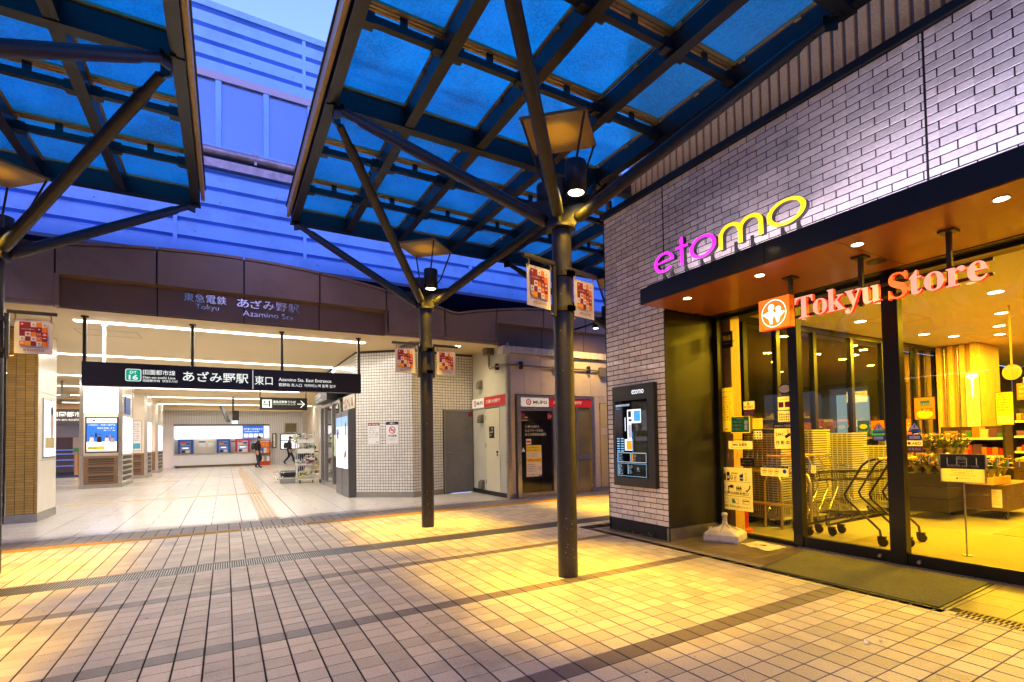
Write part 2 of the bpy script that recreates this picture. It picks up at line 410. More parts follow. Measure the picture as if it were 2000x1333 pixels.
# ---------------------------------------------------------------- station floor
SF = mat('station_slab', (0.66, 0.61, 0.54), 0.22, var=0.05, vs=3, bump=0.05, bs=30, dirt=0.1, ds=0.8, isl=0.04)
g = MB(); g.box(-12, 8, 9.98, 40, -0.028, -0.004); sfl = struct('station_floor', g, mat('slab_joint', (0.03, 0.025, 0.02), 0.7))
sl = []; xs = [0.22+0.42*i for i in range(-28, 16)]
rs = random.Random(11)
for i, x0 in enumerate(xs):
    kk = i-28
    cont0 = (kk % 2 == 0); 
    y = 9.99
    while y < 37.5:
        y1 = y+0.42
        if x0 > 0.2 and x0 < 0.63:
            pass
        g0 = 0.0045 if cont0 else (0.004 if int((y-9.9)/0.42) % 2 == 0 else 0.0004)
        g1 = 0.0045 if not cont0 else (0.004 if int((y-9.9)/0.42) % 2 == 0 else 0.0004)
        sl.append((((x0+x0+0.42+g0-g1)/2, y+0.21, 0), (0, 0, 1), 0.17, ('z', x0+g0, x0+0.42-g1, y+0.0004, y1-0.0004, 0, SF)))
        y = y1
piece_parts('floor_slab', sl, sfl, None, 0.012, 280)
tp = MB(); y = 9.99
while y < 31:
    tp.box(0.485, 0.785, y+0.002, y+0.298, -0.002, 0.002, 0)
    for q in range(4): tp.box(0.51+q*0.072, 0.535+q*0.072, y+0.01, y+0.29, 0.002, 0.006, 0)
    y += 0.3
for yy in (15.55, 23.7):
    tp.box(-9, 0.2, yy, yy+0.14, -0.002, 0.0025, 1)
    for q in range(8): tp.box(0.23+q*0.075, 0.27+q*0.075, yy-0.08, yy+0.24, 0.002, 0.0068, 1)
part('tactile_strip', tp, [TACTB, TACT], sfl)
mh = Panel((2.55, 10.75, 0.0), (1, -0.25, 0), (0.25, 1, 0), 0.001); mh.frame(0, 0.8, 0, 0.6, 0.02, mat('hatch_line', (0.2, 0.18, 0.15), 0.5)); mh.frame(0.3, 0.5, 0.2, 0.4, 0.015, MATS['hatch_line']); mh.build('floor_hatch', sfl)
# ---------------------------------------------------------------- glass canopies on tree poles
def paneglass(name, tint, body):
    m = bpy.data.materials.new(name); m.use_nodes = True; n = m.node_tree; N = n.nodes; L = n.links
    N.remove(N['Principled BSDF']); o = N['Material Output']
    geo = N.new('ShaderNodeNewGeometry')
    t = N.new('ShaderNodeTexNoise'); t.inputs['Scale'].default_value = 1.6; t.inputs['Roughness'].default_value = 0.75; t.inputs['Detail'].default_value = 5; L.new(geo.outputs['Position'], t.inputs['Vector'])
    vo = N.new('ShaderNodeTexVoronoi'); vo.inputs['Scale'].default_value = 38; L.new(geo.outputs['Position'], vo.inputs['Vector'])
    ad = N.new('ShaderNodeMath'); ad.operation = 'MULTIPLY_ADD'; ad.inputs[1].default_value = 0.7; L.new(vo.outputs['Distance'], ad.inputs[0]); L.new(t.outputs[0], ad.inputs[2])
    mr = N.new('ShaderNodeMapRange'); mr.inputs[1].default_value = 0.3; mr.inputs[2].default_value = 1.0; mr.inputs[3].default_value = 0.45; mr.inputs[4].default_value = 1.35; L.new(ad.outputs[0], mr.inputs[0])
    def sc(c):
        v = N.new('ShaderNodeVectorMath'); v.operation = 'SCALE'; v.inputs[0].default_value = c; L.new(mr.outputs[0], v.inputs[3]); return v.outputs[0]
    tr = N.new('ShaderNodeBsdfTransparent'); L.new(sc(tint), tr.inputs[0])
    tl = N.new('ShaderNodeBsdfTranslucent'); L.new(sc(body), tl.inputs[0])
    df = N.new('ShaderNodeBsdfDiffuse'); df.inputs[0].default_value = (0.20, 0.30, 0.42, 1)
    m1 = N.new('ShaderNodeMixShader'); m1.inputs[0].default_value = 0.45; L.new(tr.outputs[0], m1.inputs[1]); L.new(tl.outputs[0], m1.inputs[2])
    m2 = N.new('ShaderNodeMixShader'); m2.inputs[0].default_value = 0.16; L.new(m1.outputs[0], m2.inputs[1]); L.new(df.outputs[0], m2.inputs[2])
    L.new(m2.outputs[0], o.inputs[0]); MATS[name] = m; return m
PANE = paneglass('canopy_glass', (0.0, 0.64, 0.68), (0.01, 0.48, 0.60))
CX = 0.93; CW = 3.56; NY = [2.30, 5.83, 9.30]
ZB = 4.88
def canopy(xa, xs_raf, ys, label):
    t = thing('glass_canopy', label, 'canopy', (xs_raf[0], ys[-1], ZB))
    x0, x1, y0, y1 = xs_raf[0], xs_raf[-1], ys[0], ys[-1]
    main = [y for y in ys if any(abs(y-n_) < 0.3 for n_ in NY)]
    edge = {x0, x1}
    for i, x in enumerate(xs_raf):
        for a, b in zip(main[:-1], main[1:]):
            q = MB(); w, d = (0.085, 0.21)
            q.box(x-w/2, x+w/2, a+0.052, b-0.052, ZB, ZB+d-0.01); 
            q.box(x-w/2-0.012, x+w/2+0.012, a+0.052, b-0.052, ZB-0.008, ZB+0.004)
            part('rafter', q, STEEL, t)
    for y in main:
        q = MB(); q.box(x0-0.05, x1+0.05, y-0.05, y+0.05, ZB-0.01, ZB+0.20); q.box(x0-0.06, x1+0.06, y-0.065, y+0.065, ZB-0.02, ZB-0.004); part('main_beam', q, STEEL, t)
    for y in ys:
        for a, b in zip(xs_raf[:-1], xs_raf[1:]):
            if y not in main:
                q = MB(); q.box(a+0.14, b-0.14, y-0.035, y+0.035, ZB+0.055, ZB+0.125)
                q.box(a+0.053, a+0.15, y-0.055, y+0.055, ZB+0.03, ZB+0.135); q.box(b-0.15, b-0.053, y-0.055, y+0.055, ZB+0.03, ZB+0.135)
                xm = (a+b)/2; q.box(xm-0.035, xm+0.035, y-0.012, y+0.012, ZB+0.125, ZB+0.23)
                part('purlin', q, STEEL, t)
    q = MB()
    for y in ys:
        for dy in (-0.045, 0, 0.045): q.box(x0-0.05, x1+0.05, y+dy-0.016, y+dy+0.016, ZB+0.225, ZB+0.252)
    for x in xs_raf:
        for dx in (-0.04, 0.04): q.box(x+dx-0.016, x+dx+0.016, y0, y1, ZB+0.2255, ZB+0.2525)
        for k_ in range(int((y1-y0)/0.6)):
            yy = y0+0.3+k_*0.6; q.box(x-0.07, x-0.045, yy-0.03, yy+0.03, ZB+0.19, ZB+0.2265)
    part('glazing_bars', q, BRONZE, t, 'stuff')
    for sx in (x0-0.085, x1+0.085):
        q = MB(); q.box(sx-0.022, sx+0.022, y0-0.05, y1+0.06, ZB+0.10, ZB+0.27); part('edge_trim', q, BRONZE, t)
        q = MB(); q.box(sx-0.04, sx+0.04, y0-0.05, y1+0.06, ZB+0.271, ZB+0.285); part('edge_cap', q, STEEL, t)
    for a, b in zip(ys[:-1], ys[1:]):
        for c, d in zip(xs_raf[:-1], xs_raf[1:]):
            q = MB(); q.box(c+0.012, d-0.012, a+0.012, b-0.012, ZB+0.258, ZB+0.27); part('glass_pane', q, PANE, t)
    return t
ysl = [-1.2, -0.05, 1.12, 2.30, 3.45, 4.55, 5.83, 6.95, 8.12, 9.27]
NY = [-1.2, 2.30, 5.83, 9.27]
canopy(0, [0.95, 1.78, 2.66, 3.62, 4.50], ysl, 'large blue glass canopy on dark steel beams along the brick store')
canopy(0, [4.70, 5.6, 6.5, 7.4, 8.2], ysl[6:], 'blue glass canopy bay behind the brick corner')
canopy(0, [-3.86, -2.98, -2.10, -1.24, -0.38], ysl, 'blue glass canopy at the left edge over the plaza')
# tree poles
LAMP = (1.0, 0.58, 0.02)
PLATE = mat('reflector_plate', (0.24, 0.15, 0.06), 0.4, 0.5, var=0.15, vs=30, bump=0.2, bs=60)
LENS = mat('lamp_lens', (0.9, 0.85, 0.7), 0.3, emit=(1, 0.86, 0.62), es=14)
BAN = {}
def banner(parent_loc, x, y, side, dirv, label, zt=2.70):
    """hanging banner with its bracket; side -1 left, +1 right of the pole"""
    px_, py_ = parent_loc; d = Vector((dirv[0], dirv[1], 0)).normalized(); o = Vector((px_, py_, 0))
    br = thing('banner_bracket', label[0], 'bracket', (px_+d.x*side*0.12, py_+d.y*side*0.12, zt))
    q = MB(); a = o+d*side*0.115; q.bar(a+Vector((0, 0, zt+0.035)), a+Vector((0, 0, zt-0.44)), 0.035, 0.035)
    b = o+d*side*0.51; q.bar(a+d*side*0.0+Vector((0, 0, zt+0.055)), b+Vector((0, 0, zt+0.055)), 0.04, 0.035)
    part('arm', q, POLE, br, bev=0.003)
    for zz in (zt-0.03, zt-0.36):
        q = MB()
        q.tube([(px_, py_, zz-0.025), (px_, py_, zz+0.025)], 0.108, 24)
        q.obox((px_+0.02, py_-0.115, zz), (0.04, 0, 0), (0, 0.012, 0), (0, 0, 0.022))
        part('clamp', q, POLE, br)
    q = MB()
    for fx in (0.17, 0.45):
        c0 = o+d*side*fx; q.tube([c0+Vector((0, 0, zt+0.04)), c0+Vector((0.012, 0.0, zt+0.01)), c0+Vector((0, 0, zt-0.03))], 0.006, 6)
    c0 = o+d*side*0.12; q.tube([c0+Vector((0, 0, zt-0.42)), c0+d*side*0.05+Vector((0, 0, zt-0.415))], 0.006, 6)
    part('hook', q, BRONZE, br)
    bt = thing('banner', label[1], 'banner', (o+d*side*0.31+Vector((0, 0, zt-0.4)))[:], )
    u0 = 0.165; o2 = o+d*(side*0.17 if side > 0 else -0.465)
    q = MB(); n = 10; nv = 8
    nrm = Vector((d.y, -d.x, 0))
    vs = []
    for th in (0.001, -0.001):
        for j in range(nv+1):
            for i in range(n+1):
                w = 0.006*math.sin(i/n*5+j*0.5)*(j/nv)
                vs.append(o2+d*(0.30*i/n)+Vector((0, 0, zt-0.385+0.37*j/nv))+nrm*(th+w*0.4-0.003))
    fs = []; K = (n+1)*(nv+1)
    for j in range(nv):
        for i in range(n):
            a_ = j*(n+1)+i; fs.append((a_, a_+1, a_+n+2, a_+n+1)); fs.append((K+a_, K+a_+n+1, K+a_+n+2, K+a_+1))
    q.add(vs, fs); part('cloth', q, mat('banner_cloth', (0.72, 0.68, 0.66), 0.6, var=0.04, vs=10), bt)
    pn = Panel(o2+Vector((0, 0, zt-0.385)), d, (0, 0, 1), 0.0016); pn.o = pn.o+nrm*0.002
    g0, w_, h_ = 0.04, 0.22, 0.255; v0 = 0.085; cw = w_/5; ch = h_/5
    cols = {'r': 'red', 'd': 'darkred', 'o': 'orange', 'a': 'amber', 'w': 'white', 'b': 'brownprint'}
    grid = ['ooroo', 'odwdw', 'dwodd', 'ddwoa', 'owdwb'][::1]
    grid = ['oadwo', 'wdwod', 'dwodr', 'ddddo', 'ddwow']
    for r_ in range(5):
        for c_ in range(5):
            u, v = g0+c_*cw, v0+r_*ch; m = MATS[cols[grid[r_][c_]]]
            pn.rect(u, u+cw, v, v+ch, m, 1)
    wm, rm = MATS['white'], MATS['red']
    cc = lambda r_, c_: (g0+(c_+.5)*cw, v0+(r_+.5)*ch)
    for r_, c_, m in ((4, 0, rm), (4, 4, wm), (3, 3, MATS['darkred']), (1, 0, wm), (1, 3, MATS['orange']), (0, 0, MATS['amber']), (4, 2, wm), (0, 3, wm)):
        u, v = cc(r_, c_); pn.circle(u, v, cw*.40, m, 2)
        pn.circle(u, v+0.002, cw*.16, MATS['darkred'] if m is wm else wm, 3)
    pn.rect(g0, g0+3*cw, v0+3*ch+0.003, v0+4*ch-0.003, MATS['darkred'], 2); pn.text('つながる暮らし', g0+0.012, v0+3.35*ch, wm, w=3*cw-0.024, layer=3)
    u, v = cc(2, 1); pn.circle(u, v, cw*.25, rm, 2); pn.ring(u+cw*.25, v, cw*.08, cw*.14, rm, 2, 10)
    u, v = cc(2, 4); pn.poly([(u-cw*.4, v-.01), (u+cw*.4, v-.01), (u, v+.014)], wm, 2); u, v = cc(1, 4); pn.poly([(u-cw*.4, v+.006), (u+cw*.4, v+.006), (u, v+.02)], wm, 2)
    u, v = cc(2, 3)
    for k_ in (-1, 0, 1): pn.rect(u+k_*.01-.002, u+k_*.01+.002, v-.013, v+.013, wm, 2)
    u, v = cc(1, 2); pn.rect(u-.012, u+.012, v-.006, v+.003, rm, 2)
    pn.text('暮らしに彩りを', 0.09, 0.352, MATS['brownprint'], w=0.12)
    pn.text('街とつながる 人とつながる', 0.09, 0.066, MATS['brownprint'], w=0.12)
    pn.text('etomo', 0.072, 0.026, MATS['brownprint'], w=0.165, h=0.03)
    pn.build('print', bt)
    return br, bt
def pole(x, y, label, corners, grp='tree poles carrying the glass canopies'):
    t = thing('tree_pole', label, 'pole', (x, y, 0), grp)
    q = MB(); q.cyl(x, y, -0.01, 3.27, 0.0925, 40); part('shaft', q, POLE, t)
    q = MB(); q.cyl(x, y, 3.27, 3.295, 0.135, 40); part('flange', q, POLE, t)
    for cx, cy in corners:
        d = Vector((cx-x, cy-y, 0)).normalized(); q = MB()
        q.prism([(0.0, 0), (0.13, 0), (0.36, 0.28), (0.0, 0.28)], (x-d.y*0.008, y+d.x*0.008, 3.295), d, (0, 0, 1), Vector((d.y, -d.x, 0))*0.016)
        part('gusset', q, POLE, t)
    for cx, cy in corners:
        d = Vector((cx-x, cy-y, 0)).normalized(); a = Vector((x, y, 3.36))+d*0.14; b = Vector((cx, cy, ZB-0.09))-d*0.10
        e = (b-a).normalized()
        q = MB(); q.tube([a, a+e*0.02, a+e*0.14, b-e*0.26, b-e*0.22, b-e*0.02], [0.03, 0.055, 0.058, 0.058, 0.045, 0.045], 20); q.bar(b-e*0.06, b+e*0.1, 0.02, 0.06); part('strut', q, POLE, t)
        q = MB(); q.obox((cx-d.x*0.05, cy-d.y*0.05, ZB-0.075), d*0.06, Vector((d.y, -d.x, 0))*0.012, (0, 0, 0.065)); q.box(cx-0.05, cx+0.05, cy-0.05, cy+0.05, ZB-0.16 if 0 else ZB-0.03, ZB-0.012); part('node_bracket', q, STEEL, t)
    # reflector and lamps
    zr = 4.2; r_ = 0.44
    q = MB(); pts = [(x-r_, y), (x, y-r_), (x+r_, y), (x, y+r_)]
    q.prism(pts, (0, 0, zr), (1, 0, 0), (0, 1, 0), (0, 0, 0.03)); part('reflector', q, PLATE, t)
    for a, b in pts:
        d = Vector((a-x, b-y, 0)).normalized(); e = Vector((x, y, 0))+d*0.25; q = MB()
        q.tube([(a-d.x*0.03, b-d.y*0.03, zr), (e.x, e.y, 3.78), (x+d.x*0.13, y+d.y*0.13, 3.6)], 0.011, 8); part('reflector_stay', q, POLE, t)
    q = MB(); q.cyl(x, y, 3.50, 3.74, 0.085, 28); part('core_housing', q, POLE, t)
    for s_ in (-1, 1):
        ly = y+s_*0.255
        q = MB(); q.tube([(x, ly, 3.515), (x, ly, 3.52), (x, ly, 3.80), (x, ly, 3.81)], [0.09, 0.1, 0.1, 0.094], 32, cap=False); q.disc((x, ly, 3.81), 0.094); q.disc((x, ly, 3.55), 0.098, (0, 0, -1)); part('lamp_housing', q, MATS['black'], t)
        q = MB(); q.disc((x, ly, 3.527), 0.072, (0, 0, -1)); part('lamp_lens', q, LENS, t)
        ld = bpy.data.lights.new('lamp_light', 'SPOT'); ld.energy = 760; ld.color = LAMP; ld.spot_size = R(46); ld.spot_blend = 0.85; ld.shadow_soft_size = 0.05
        lo = bpy.data.objects.new('lamp_light', ld); C.objects.link(lo); lo.parent = t; lo.location = (0, s_*0.27, 3.51)
        lo.rotation_euler = (R(6*s_), 0, 0)
        # wide spill of the same lamp, and the uplight thrown on the reflector
        l2 = bpy.data.lights.new('lamp_spill', 'SPOT'); l2.energy = 50; l2.color = LAMP; l2.spot_size = R(150); l2.spot_blend = 1; l2.shadow_soft_size = 0.06
        o2 = bpy.data.objects.new('lamp_spill', l2); C.objects.link(o2); o2.parent = t; o2.location = (0, s_*0.255, 3.51)
    lu = bpy.data.lights.new('reflector_uplight', 'SPOT'); lu.energy = 10; lu.color = LAMP; lu.spot_size = R(60); lu.spot_blend = 0.8; lu.shadow_soft_size = 0.05
    ou = bpy.data.objects.new('reflector_uplight', lu); C.objects.link(ou); ou.parent = t; ou.location = (0, 0, 3.76); ou.rotation_euler = (math.pi, 0, 0)
    q = MB(); q.disc((x, y, 3.745), 0.06); part('uplight_lens', q, LENS, t)
    return t
def scuffs(x, y, t, seed, n_):
    r_ = random.Random(seed); q = MB()
    for k_ in range(n_):
        a = R(r_.uniform(215, 300)); z = r_.uniform(0.08, 0.55) if k_ % 4 else r_.uniform(0.6, 3); s_ = r_.uniform(0.002, 0.006); n_v = Vector((math.cos(a), math.sin(a), 0)); q.disc((x+n_v.x*0.0932, y+n_v.y*0.0932, z), s_, n_v, 6)
    part('scuff_marks', q, MATS['grey'], t, 'stuff')
P1 = pole(2.716, 4.074, 'nearest black tree pole, tallest in view, beside the brick store', [(0.99, 5.78), (0.99, 2.35), (4.44, 2.35), (4.44, 5.78)])
P2 = pole(2.567, 7.607, 'middle black tree pole standing on the far side of the drain', [(0.99, 5.88), (0.95, 9.22), (4.44, 5.88), (4.44, 9.22)])
P3 = pole(-2.07, 7.60, 'black tree pole cut by the left edge of the photo', [(-0.44, 5.88), (-0.40, 9.22), (-3.8, 5.88), (-3.8, 9.22)])
P4 = pole(-2.07, 4.07, 'black tree pole outside the left edge whose strut reaches the left canopy', [(-0.44, 5.78), (-0.44, 2.35), (-3.8, 5.78), (-3.8, 2.35)])
P5 = pole(6.25, 7.60, 'black tree pole hidden behind the brick corner lighting the paving there', [(4.76, 5.88), (4.76, 9.22), (8.1, 5.88), (8.1, 9.22)])
scuffs(2.716, 4.074, P1, 1, 26); scuffs(2.567, 7.607, P2, 2, 22)
for nm, dv, (x, y), zt in (('nearest', (0.9706, 0.2406), (2.716, 4.074), 2.86), ('middle', (1, 0.0), (2.567, 7.607), 2.68)):
    for sd, w in ((-1, 'left'), (1, 'right')):
        banner((x, y), x, y, sd, dv, ('black bracket holding the %s banner on the %s tree pole' % (w, nm), 'small etomo banner of orange and red squares hanging %s of the %s pole' % (w, nm)), zt)
banner((-2.07, 7.6), -2.07, 7.6, 1, (1, 0), ('black bracket holding the banner at the left edge of the photo', 'small etomo banner on the pole at the left edge'), 2.68)
# ---------------------------------------------------------------- brick store building
BRICK = mat('glazed_brick', (0.80, 0.73, 0.72), 0.26, var=0.10, vs=25, bump=0.12, bs=25, aniso=(1, 1, 3), spec=0.6, cell=((0, 4.641, 0.168), (50, 0.226, 0.0682)), cellvar=0.16, coat=0.2, dirt=0.22, ds=2.5)
MORTAR = mat('dark_mortar', (0.012, 0.011, 0.012), 0.8)
PANELB = mat('black_panel', (0.010, 0.010, 0.010), 0.38, bump=0.03, bs=6, coat=0.08)
BX = 4.6
bld = thing('brick_building', 'white glazed brick shop building with black canopy and lit shopfront', 'building', (BX, 4.64, 0))
q = MB()
q.box(BX+0.009, BX+0.25, 4.655, 5.80, 0, 4.40); q.box(BX+0.009, BX+0.3, -3.0, 4.655, 2.99, 4.40)
part('wall', q, MORTAR, bld)
bc = []
gx_, gz = 0.0115, 0.011
for r_ in range(62):
    z0 = 0.168+0.0682*r_; z1 = z0+0.0682
    if z1 > 4.41: continue
    if z0 < 2.97: y_lo = 4.645
    else: y_lo = -2.6
    off = 0.113 if r_ % 2 else 0.0
    for i in range(-36, 8):
        a = 4.641+0.226*i+off; b = a+0.226
        segs = [(a, b)]
        for jn in (1.787, 4.63):
            ns = []
            for s_, e_ in segs:
                if s_ < jn < e_ and z0 > 2.97: ns += [(s_, jn-0.004), (jn+0.004, e_)]
                else: ns.append((s_, e_))
            segs = ns
        for s_, e_ in segs:
            s_, e_ = max(s_, y_lo), min(e_, 5.806)
            if e_-s_ < 0.014: continue
            if 4.80 < (s_+e_)/2 < 5.68 and 0.67 < z0 < 1.93 and s_ > 4.83 and e_ < 5.64: continue
            bc.append(((BX, (s_+e_)/2, (z0+z1)/2), (-1, 0, 0), (e_-s_)*0.068, ('x', s_+gx_/2, e_-gx_/2, z0+gz/2, z1-gz/2, 0, BRICK)))
piece_parts('brick', bc, bld, None, 0.0085)
q = MB(); q.box(BX+0.012, BX+0.26, 4.66, 5.80, -0.01, 0.166); part('plinth', q, PANELB, bld)
q = MB(); q.box(4.565, 4.95, -3, 5.85, 4.40, 4.475); part('coping', q, MATS['black'], bld)
q = MB(); q.box(BX-0.004, BX+0.02, 4.641, 4.656, 0.0, 2.84); q.box(BX-0.004, BX+0.02, 5.803, 5.815, 0.0, 4.4); part('corner_trim', q, STAIN if 0 else PANELB, bld)
# black return panel with steel kick plate
q = MB(); q.box(BX+0.02, 5.47, 4.641, 4.70, 0.155, 2.85); part('return_panel', q, PANELB, bld)
q = MB(); q.box(BX+0.006, 5.47, 4.638, 4.70, -0.01, 0.152); part('kick_plate', q, mat('kick_steel', (0.32, 0.30, 0.26), 0.35, 0.8, var=0.3, vs=8), bld)
# far side wall of the brick building
q = MB(); q.box(BX+0.2, 12, 5.55, 5.81, 0, 4.4); part('rear_wall', q, mat('render_wall', (0.3, 0.27, 0.25), 0.7, var=0.1), bld)
# ribbed concrete upper storey behind the coping
RIB = mat('ribbed_concrete', (0.55, 0.30, 0.08), 0.85, var=0.25, vs=60, bump=1.0, bs=70)  # warm lamp light is put into the rib colour
q = MB(); q.box(5.16, 9, -3, 5.80, 4.3, 7.2); part('upper_wall', q, mat('groove_concrete', (0.2, 0.16, 0.11), 0.85, var=0.2), bld)
q = MB(); y = 5.80-0.09
while y > -2.5: q.box(5.115, 5.17, y, y+0.075, 4.3, 7.2); y -= 0.117
part('rib', q, RIB, bld, 'stuff')
# canopy slab over the shopfront
SOF = mat('wood_soffit', (0.34, 0.10, 0.035), 0.35, var=0.3, vs=7, bump=0.1, bs=20, aniso=(14, 1.2, 1), coat=0.2)
cn = thing('shop_canopy', 'black fascia canopy with wood soffit over the shopfront', 'canopy', (4.18, 4.6, 2.85))
q = MB(); q.box(4.176, 4.60, -3, 2.93, 2.848, 3.032); q.box(4.176, 4.60, 2.938, 4.606, 2.848, 3.032); part('fascia', q, PANELB, cn)
q = MB()
ys_ = [-3, -1.2, -0.15, 1.05, 2.30, 3.665, 4.596]
for a, b in zip(ys_[:-1], ys_[1:]): q.box(4.19, 5.38, a+0.003, b-0.003, 2.842, 2.849)
part('soffit', q, SOF, cn)
q = MB(); q.box(4.6, 5.9, -3, 4.60, 2.852, 3.0); part('slab', q, MATS['black'], cn)
DL = mat('downlight_lens', (0.9, 0.8, 0.6), 0.3, emit=(1, 0.82, 0.5), es=22)
for y, on in ((4.104, 1), (3.167, 1), (2.242, 1), (1.303, 1), (0.3, 1)):
    t = thing('recessed_downlight', {4.104: 'round downlight nearest the brick corner in the wood soffit', 3.167: 'second round downlight from the brick corner in the soffit', 2.242: 'third round downlight above the word Store in the soffit', 1.303: 'round downlight near the right edge of the photo in the soffit', 0.3: 'round soffit downlight outside the right edge of the photo'}[y], 'downlight', (4.43, y, 2.84), 'downlights in the wood soffit')
    q = MB(); q.tube([(4.43, y, 2.8425), (4.43, y, 2.838)], 0.052, 24, cap=False); q.disc((4.43, y, 2.8385), 0.051, (0, 0, -1)); part('rim', q, MATS['white'], t)
    q = MB(); q.disc((4.43, y, 2.8375), 0.041, (0, 0, -1)); part('lens', q, DL, t)
    l = bpy.data.lights.new('soffit_light', 'SPOT'); l.energy = 20; l.color = (1, 0.56, 0.01); l.spot_size = R(95); l.spot_blend = 0.9; l.shadow_soft_size = 0.04
    o = bpy.data.objects.new('soffit_light', l); C.objects.link(o); o.parent = t; o.location = (0, 0, -0.02)
t = thing('ceiling_speaker', 'dark round grille in the wood soffit beside the sign rod', 'speaker', (5.03, 2.386, 2.84))
q = MB(); q.tube([(5.03, 2.386, 2.841), (5.03, 2.386, 2.834)], 0.085, 28, cap=False); part('rim', q, BRONZE, t)
q = MB(); q.disc((5.03, 2.386, 2.836), 0.082, (0, 0, -1)); part('grille', q, MATS['black'], t)
# ---------------------------------------------------------------- etomo letters on the canopy
MAG = mat('magenta_face', (0.6, 0.02, 0.6), 0.4, emit=(0.9, 0.02, 0.78), es=1.5); YEL = mat('yellow_face', (0.8, 0.6, 0.02), 0.4, emit=(1.0, 0.66, 0.0), es=1.25)
DK = mat('letter_return', (0.03, 0.028, 0.03), 0.4)
def stroke_ring(mb, cx, cz, rx, rz, tx, tz, a0, a1, tilt, X0, X1, n=40):
    """ring letter with thick sides and thin top, in the plane X = const, reading from -X; y decreases to the right"""
    ou = []; inn = []
    for i in range(n+1):
        a = a0+(a1-a0)*i/n
        ou.append((rx*math.cos(a), rz*math.sin(a))); inn.append(((rx-tx)*math.cos(a-tilt*0), (rz-tz)*math.sin(a)))
    c, s_ = math.cos(tilt), math.sin(tilt)
    def P(u, v, X): return (X, cx-(u*1.0), cz+v)
    for i in range(n):
        A, B, D, E_ = ou[i], ou[i+1], inn[i+1], inn[i]
        mb.add([P(*A, X0), P(*B, X0), P(*D, X0), P(*E_, X0)], [(0, 1, 2, 3)], 0)
        mb.add([P(*A, X0), P(*B, X0), P(*B, X1), P(*A, X1)], [(0, 1, 2, 3)], 1)
        mb.add([P(*D, X0), P(*E_, X0), P(*E_, X1), P(*D, X1)], [(0, 1, 2, 3)], 1)
        mb.add([P(*A, X1), P(*B, X1), P(*D, X1), P(*E_, X1)], [(3, 2, 1, 0)], 1)
    for k_ in (0, n):
        if abs((a1-a0)-2*math.pi) > 0.01: mb.add([P(*ou[k_], X0), P(*inn[k_], X0), P(*inn[k_], X1), P(*ou[k_], X1)], [(0, 1, 2, 3)], 1)
X0, X1 = 4.29, 4.345
BZ = 3.175
et = thing('letter_sign', 'glowing etomo letters, magenta eto then yellow mo, on the black canopy', 'sign', (X1, 3.5, 3.03))
def letter(kind, yl, yr, m):
    q = MB(); w = yl-yr; cy = (yl+yr)/2
    if kind == 'o': stroke_ring(q, cy, BZ+0.118, w/2, 0.118, 0.052, 0.026, 0, 2*math.pi, 0, X0, X1)
    if kind == 'e':
        stroke_ring(q, cy, BZ+0.115, w/2, 0.115, 0.048, 0.026, R(5), R(318), 0, X0, X1)
        q.box(X0, X1, yl-0.03, yr+0.01, BZ+0.112, BZ+0.132, 1); q.quad((X0-0.001, yl-0.03, BZ+0.112), (X0-0.001, yr+0.008, BZ+0.112), (X0-0.001, yr+0.008, BZ+0.132), (X0-0.001, yl-0.03, BZ+0.132), 0)
    if kind == 't':
        for a, b, c, d in ((cy+0.024, cy-0.024, BZ, BZ+0.315), (yl, yr, BZ+0.195, BZ+0.222)):
            q.box(X0, X1, a, b, c, d, 1); q.quad((X0-0.001, a, c), (X0-0.001, b, c), (X0-0.001, b, d), (X0-0.001, a, d), 0)
    if kind == 'm':
        sw = w/2
        for k_ in (0, 1):
            c = yl-sw*(k_+0.5)+ (0.0)
            stroke_ring(q, c-0.006, BZ+0.13, sw/2+0.022, 0.105, 0.05, 0.034, 0, math.pi, 0, X0, X1, 24)
        for a in (yl+0.022-0.006, yl-sw+0.022-0.006, yr+0.05-0.028):
            q.box(X0, X1, a, a-0.05, BZ, BZ+0.132, 1); q.quad((X0-0.001, a, BZ), (X0-0.001, a-0.05, BZ), (X0-0.001, a-0.05, BZ+0.132), (X0-0.001, a, BZ+0.132), 0)
    part('letter', q, [m, DK], et)
    for yy in ((cy+w*0.2, cy-w*0.2) if kind != 't' else (cy,)):
        s_ = MB()
        s_.box(X1, X1+0.02, yy+0.014, yy-0.014, 3.03, BZ+0.05)
        s_.prism([(0, 0), (0.15, 0), (0, 0.14)], (X1+0.02, yy-0.01, 3.033), (1, 0, 0), (0, 0, 1), (0, 0.02, 0))
        part('letter_stand', s_, MATS['black'], et)
letter('e', 4.475, 4.155, MAG); letter('t', 4.135, 3.945, MAG); letter('o', 3.925, 3.565, MAG); letter('m', 3.515, 3.04, YEL); letter('o', 2.975, 2.585, YEL)
s_ = MB(); s_.box(X1+0.02, X1+0.04, 4.45, 2.6, 3.033, 3.06); part('base_rail', s_, MATS['black'], et)
wt_ = thing('led_strip', 'thin LED strip on the black canopy washing the brick wall blue and violet', 'light', (4.46, 1.0, 3.04))
q = MB(); q.box(4.19, 4.23, -2.8, 4.5, 3.034, 3.05); part('housing', q, MATS['black'], wt_)
for y, ly, c, e_ in ((3.4, 2.0, (1.0, 0.8, 0.88), 5.6), (1.6, 1.6, (0.9, 0.8, 1.0), 4.6), (0.2, 1.4, (0.55, 0.55, 1.0), 4.2), (-1.5, 1.8, (0.45, 0.5, 1.0), 4.2)):
    l = bpy.data.lights.new('led_light', 'AREA'); l.shape = 'RECTANGLE'; l.size = 0.04; l.size_y = ly; l.energy = e_; l.color = c; l.spread = R(150)
    o = bpy.data.objects.new('led_light', l); C.objects.link(o); o.parent = wt_; o.location = (-0.25, y-1.0, 0.02); o.rotation_euler = (0, R(180+35), 0)
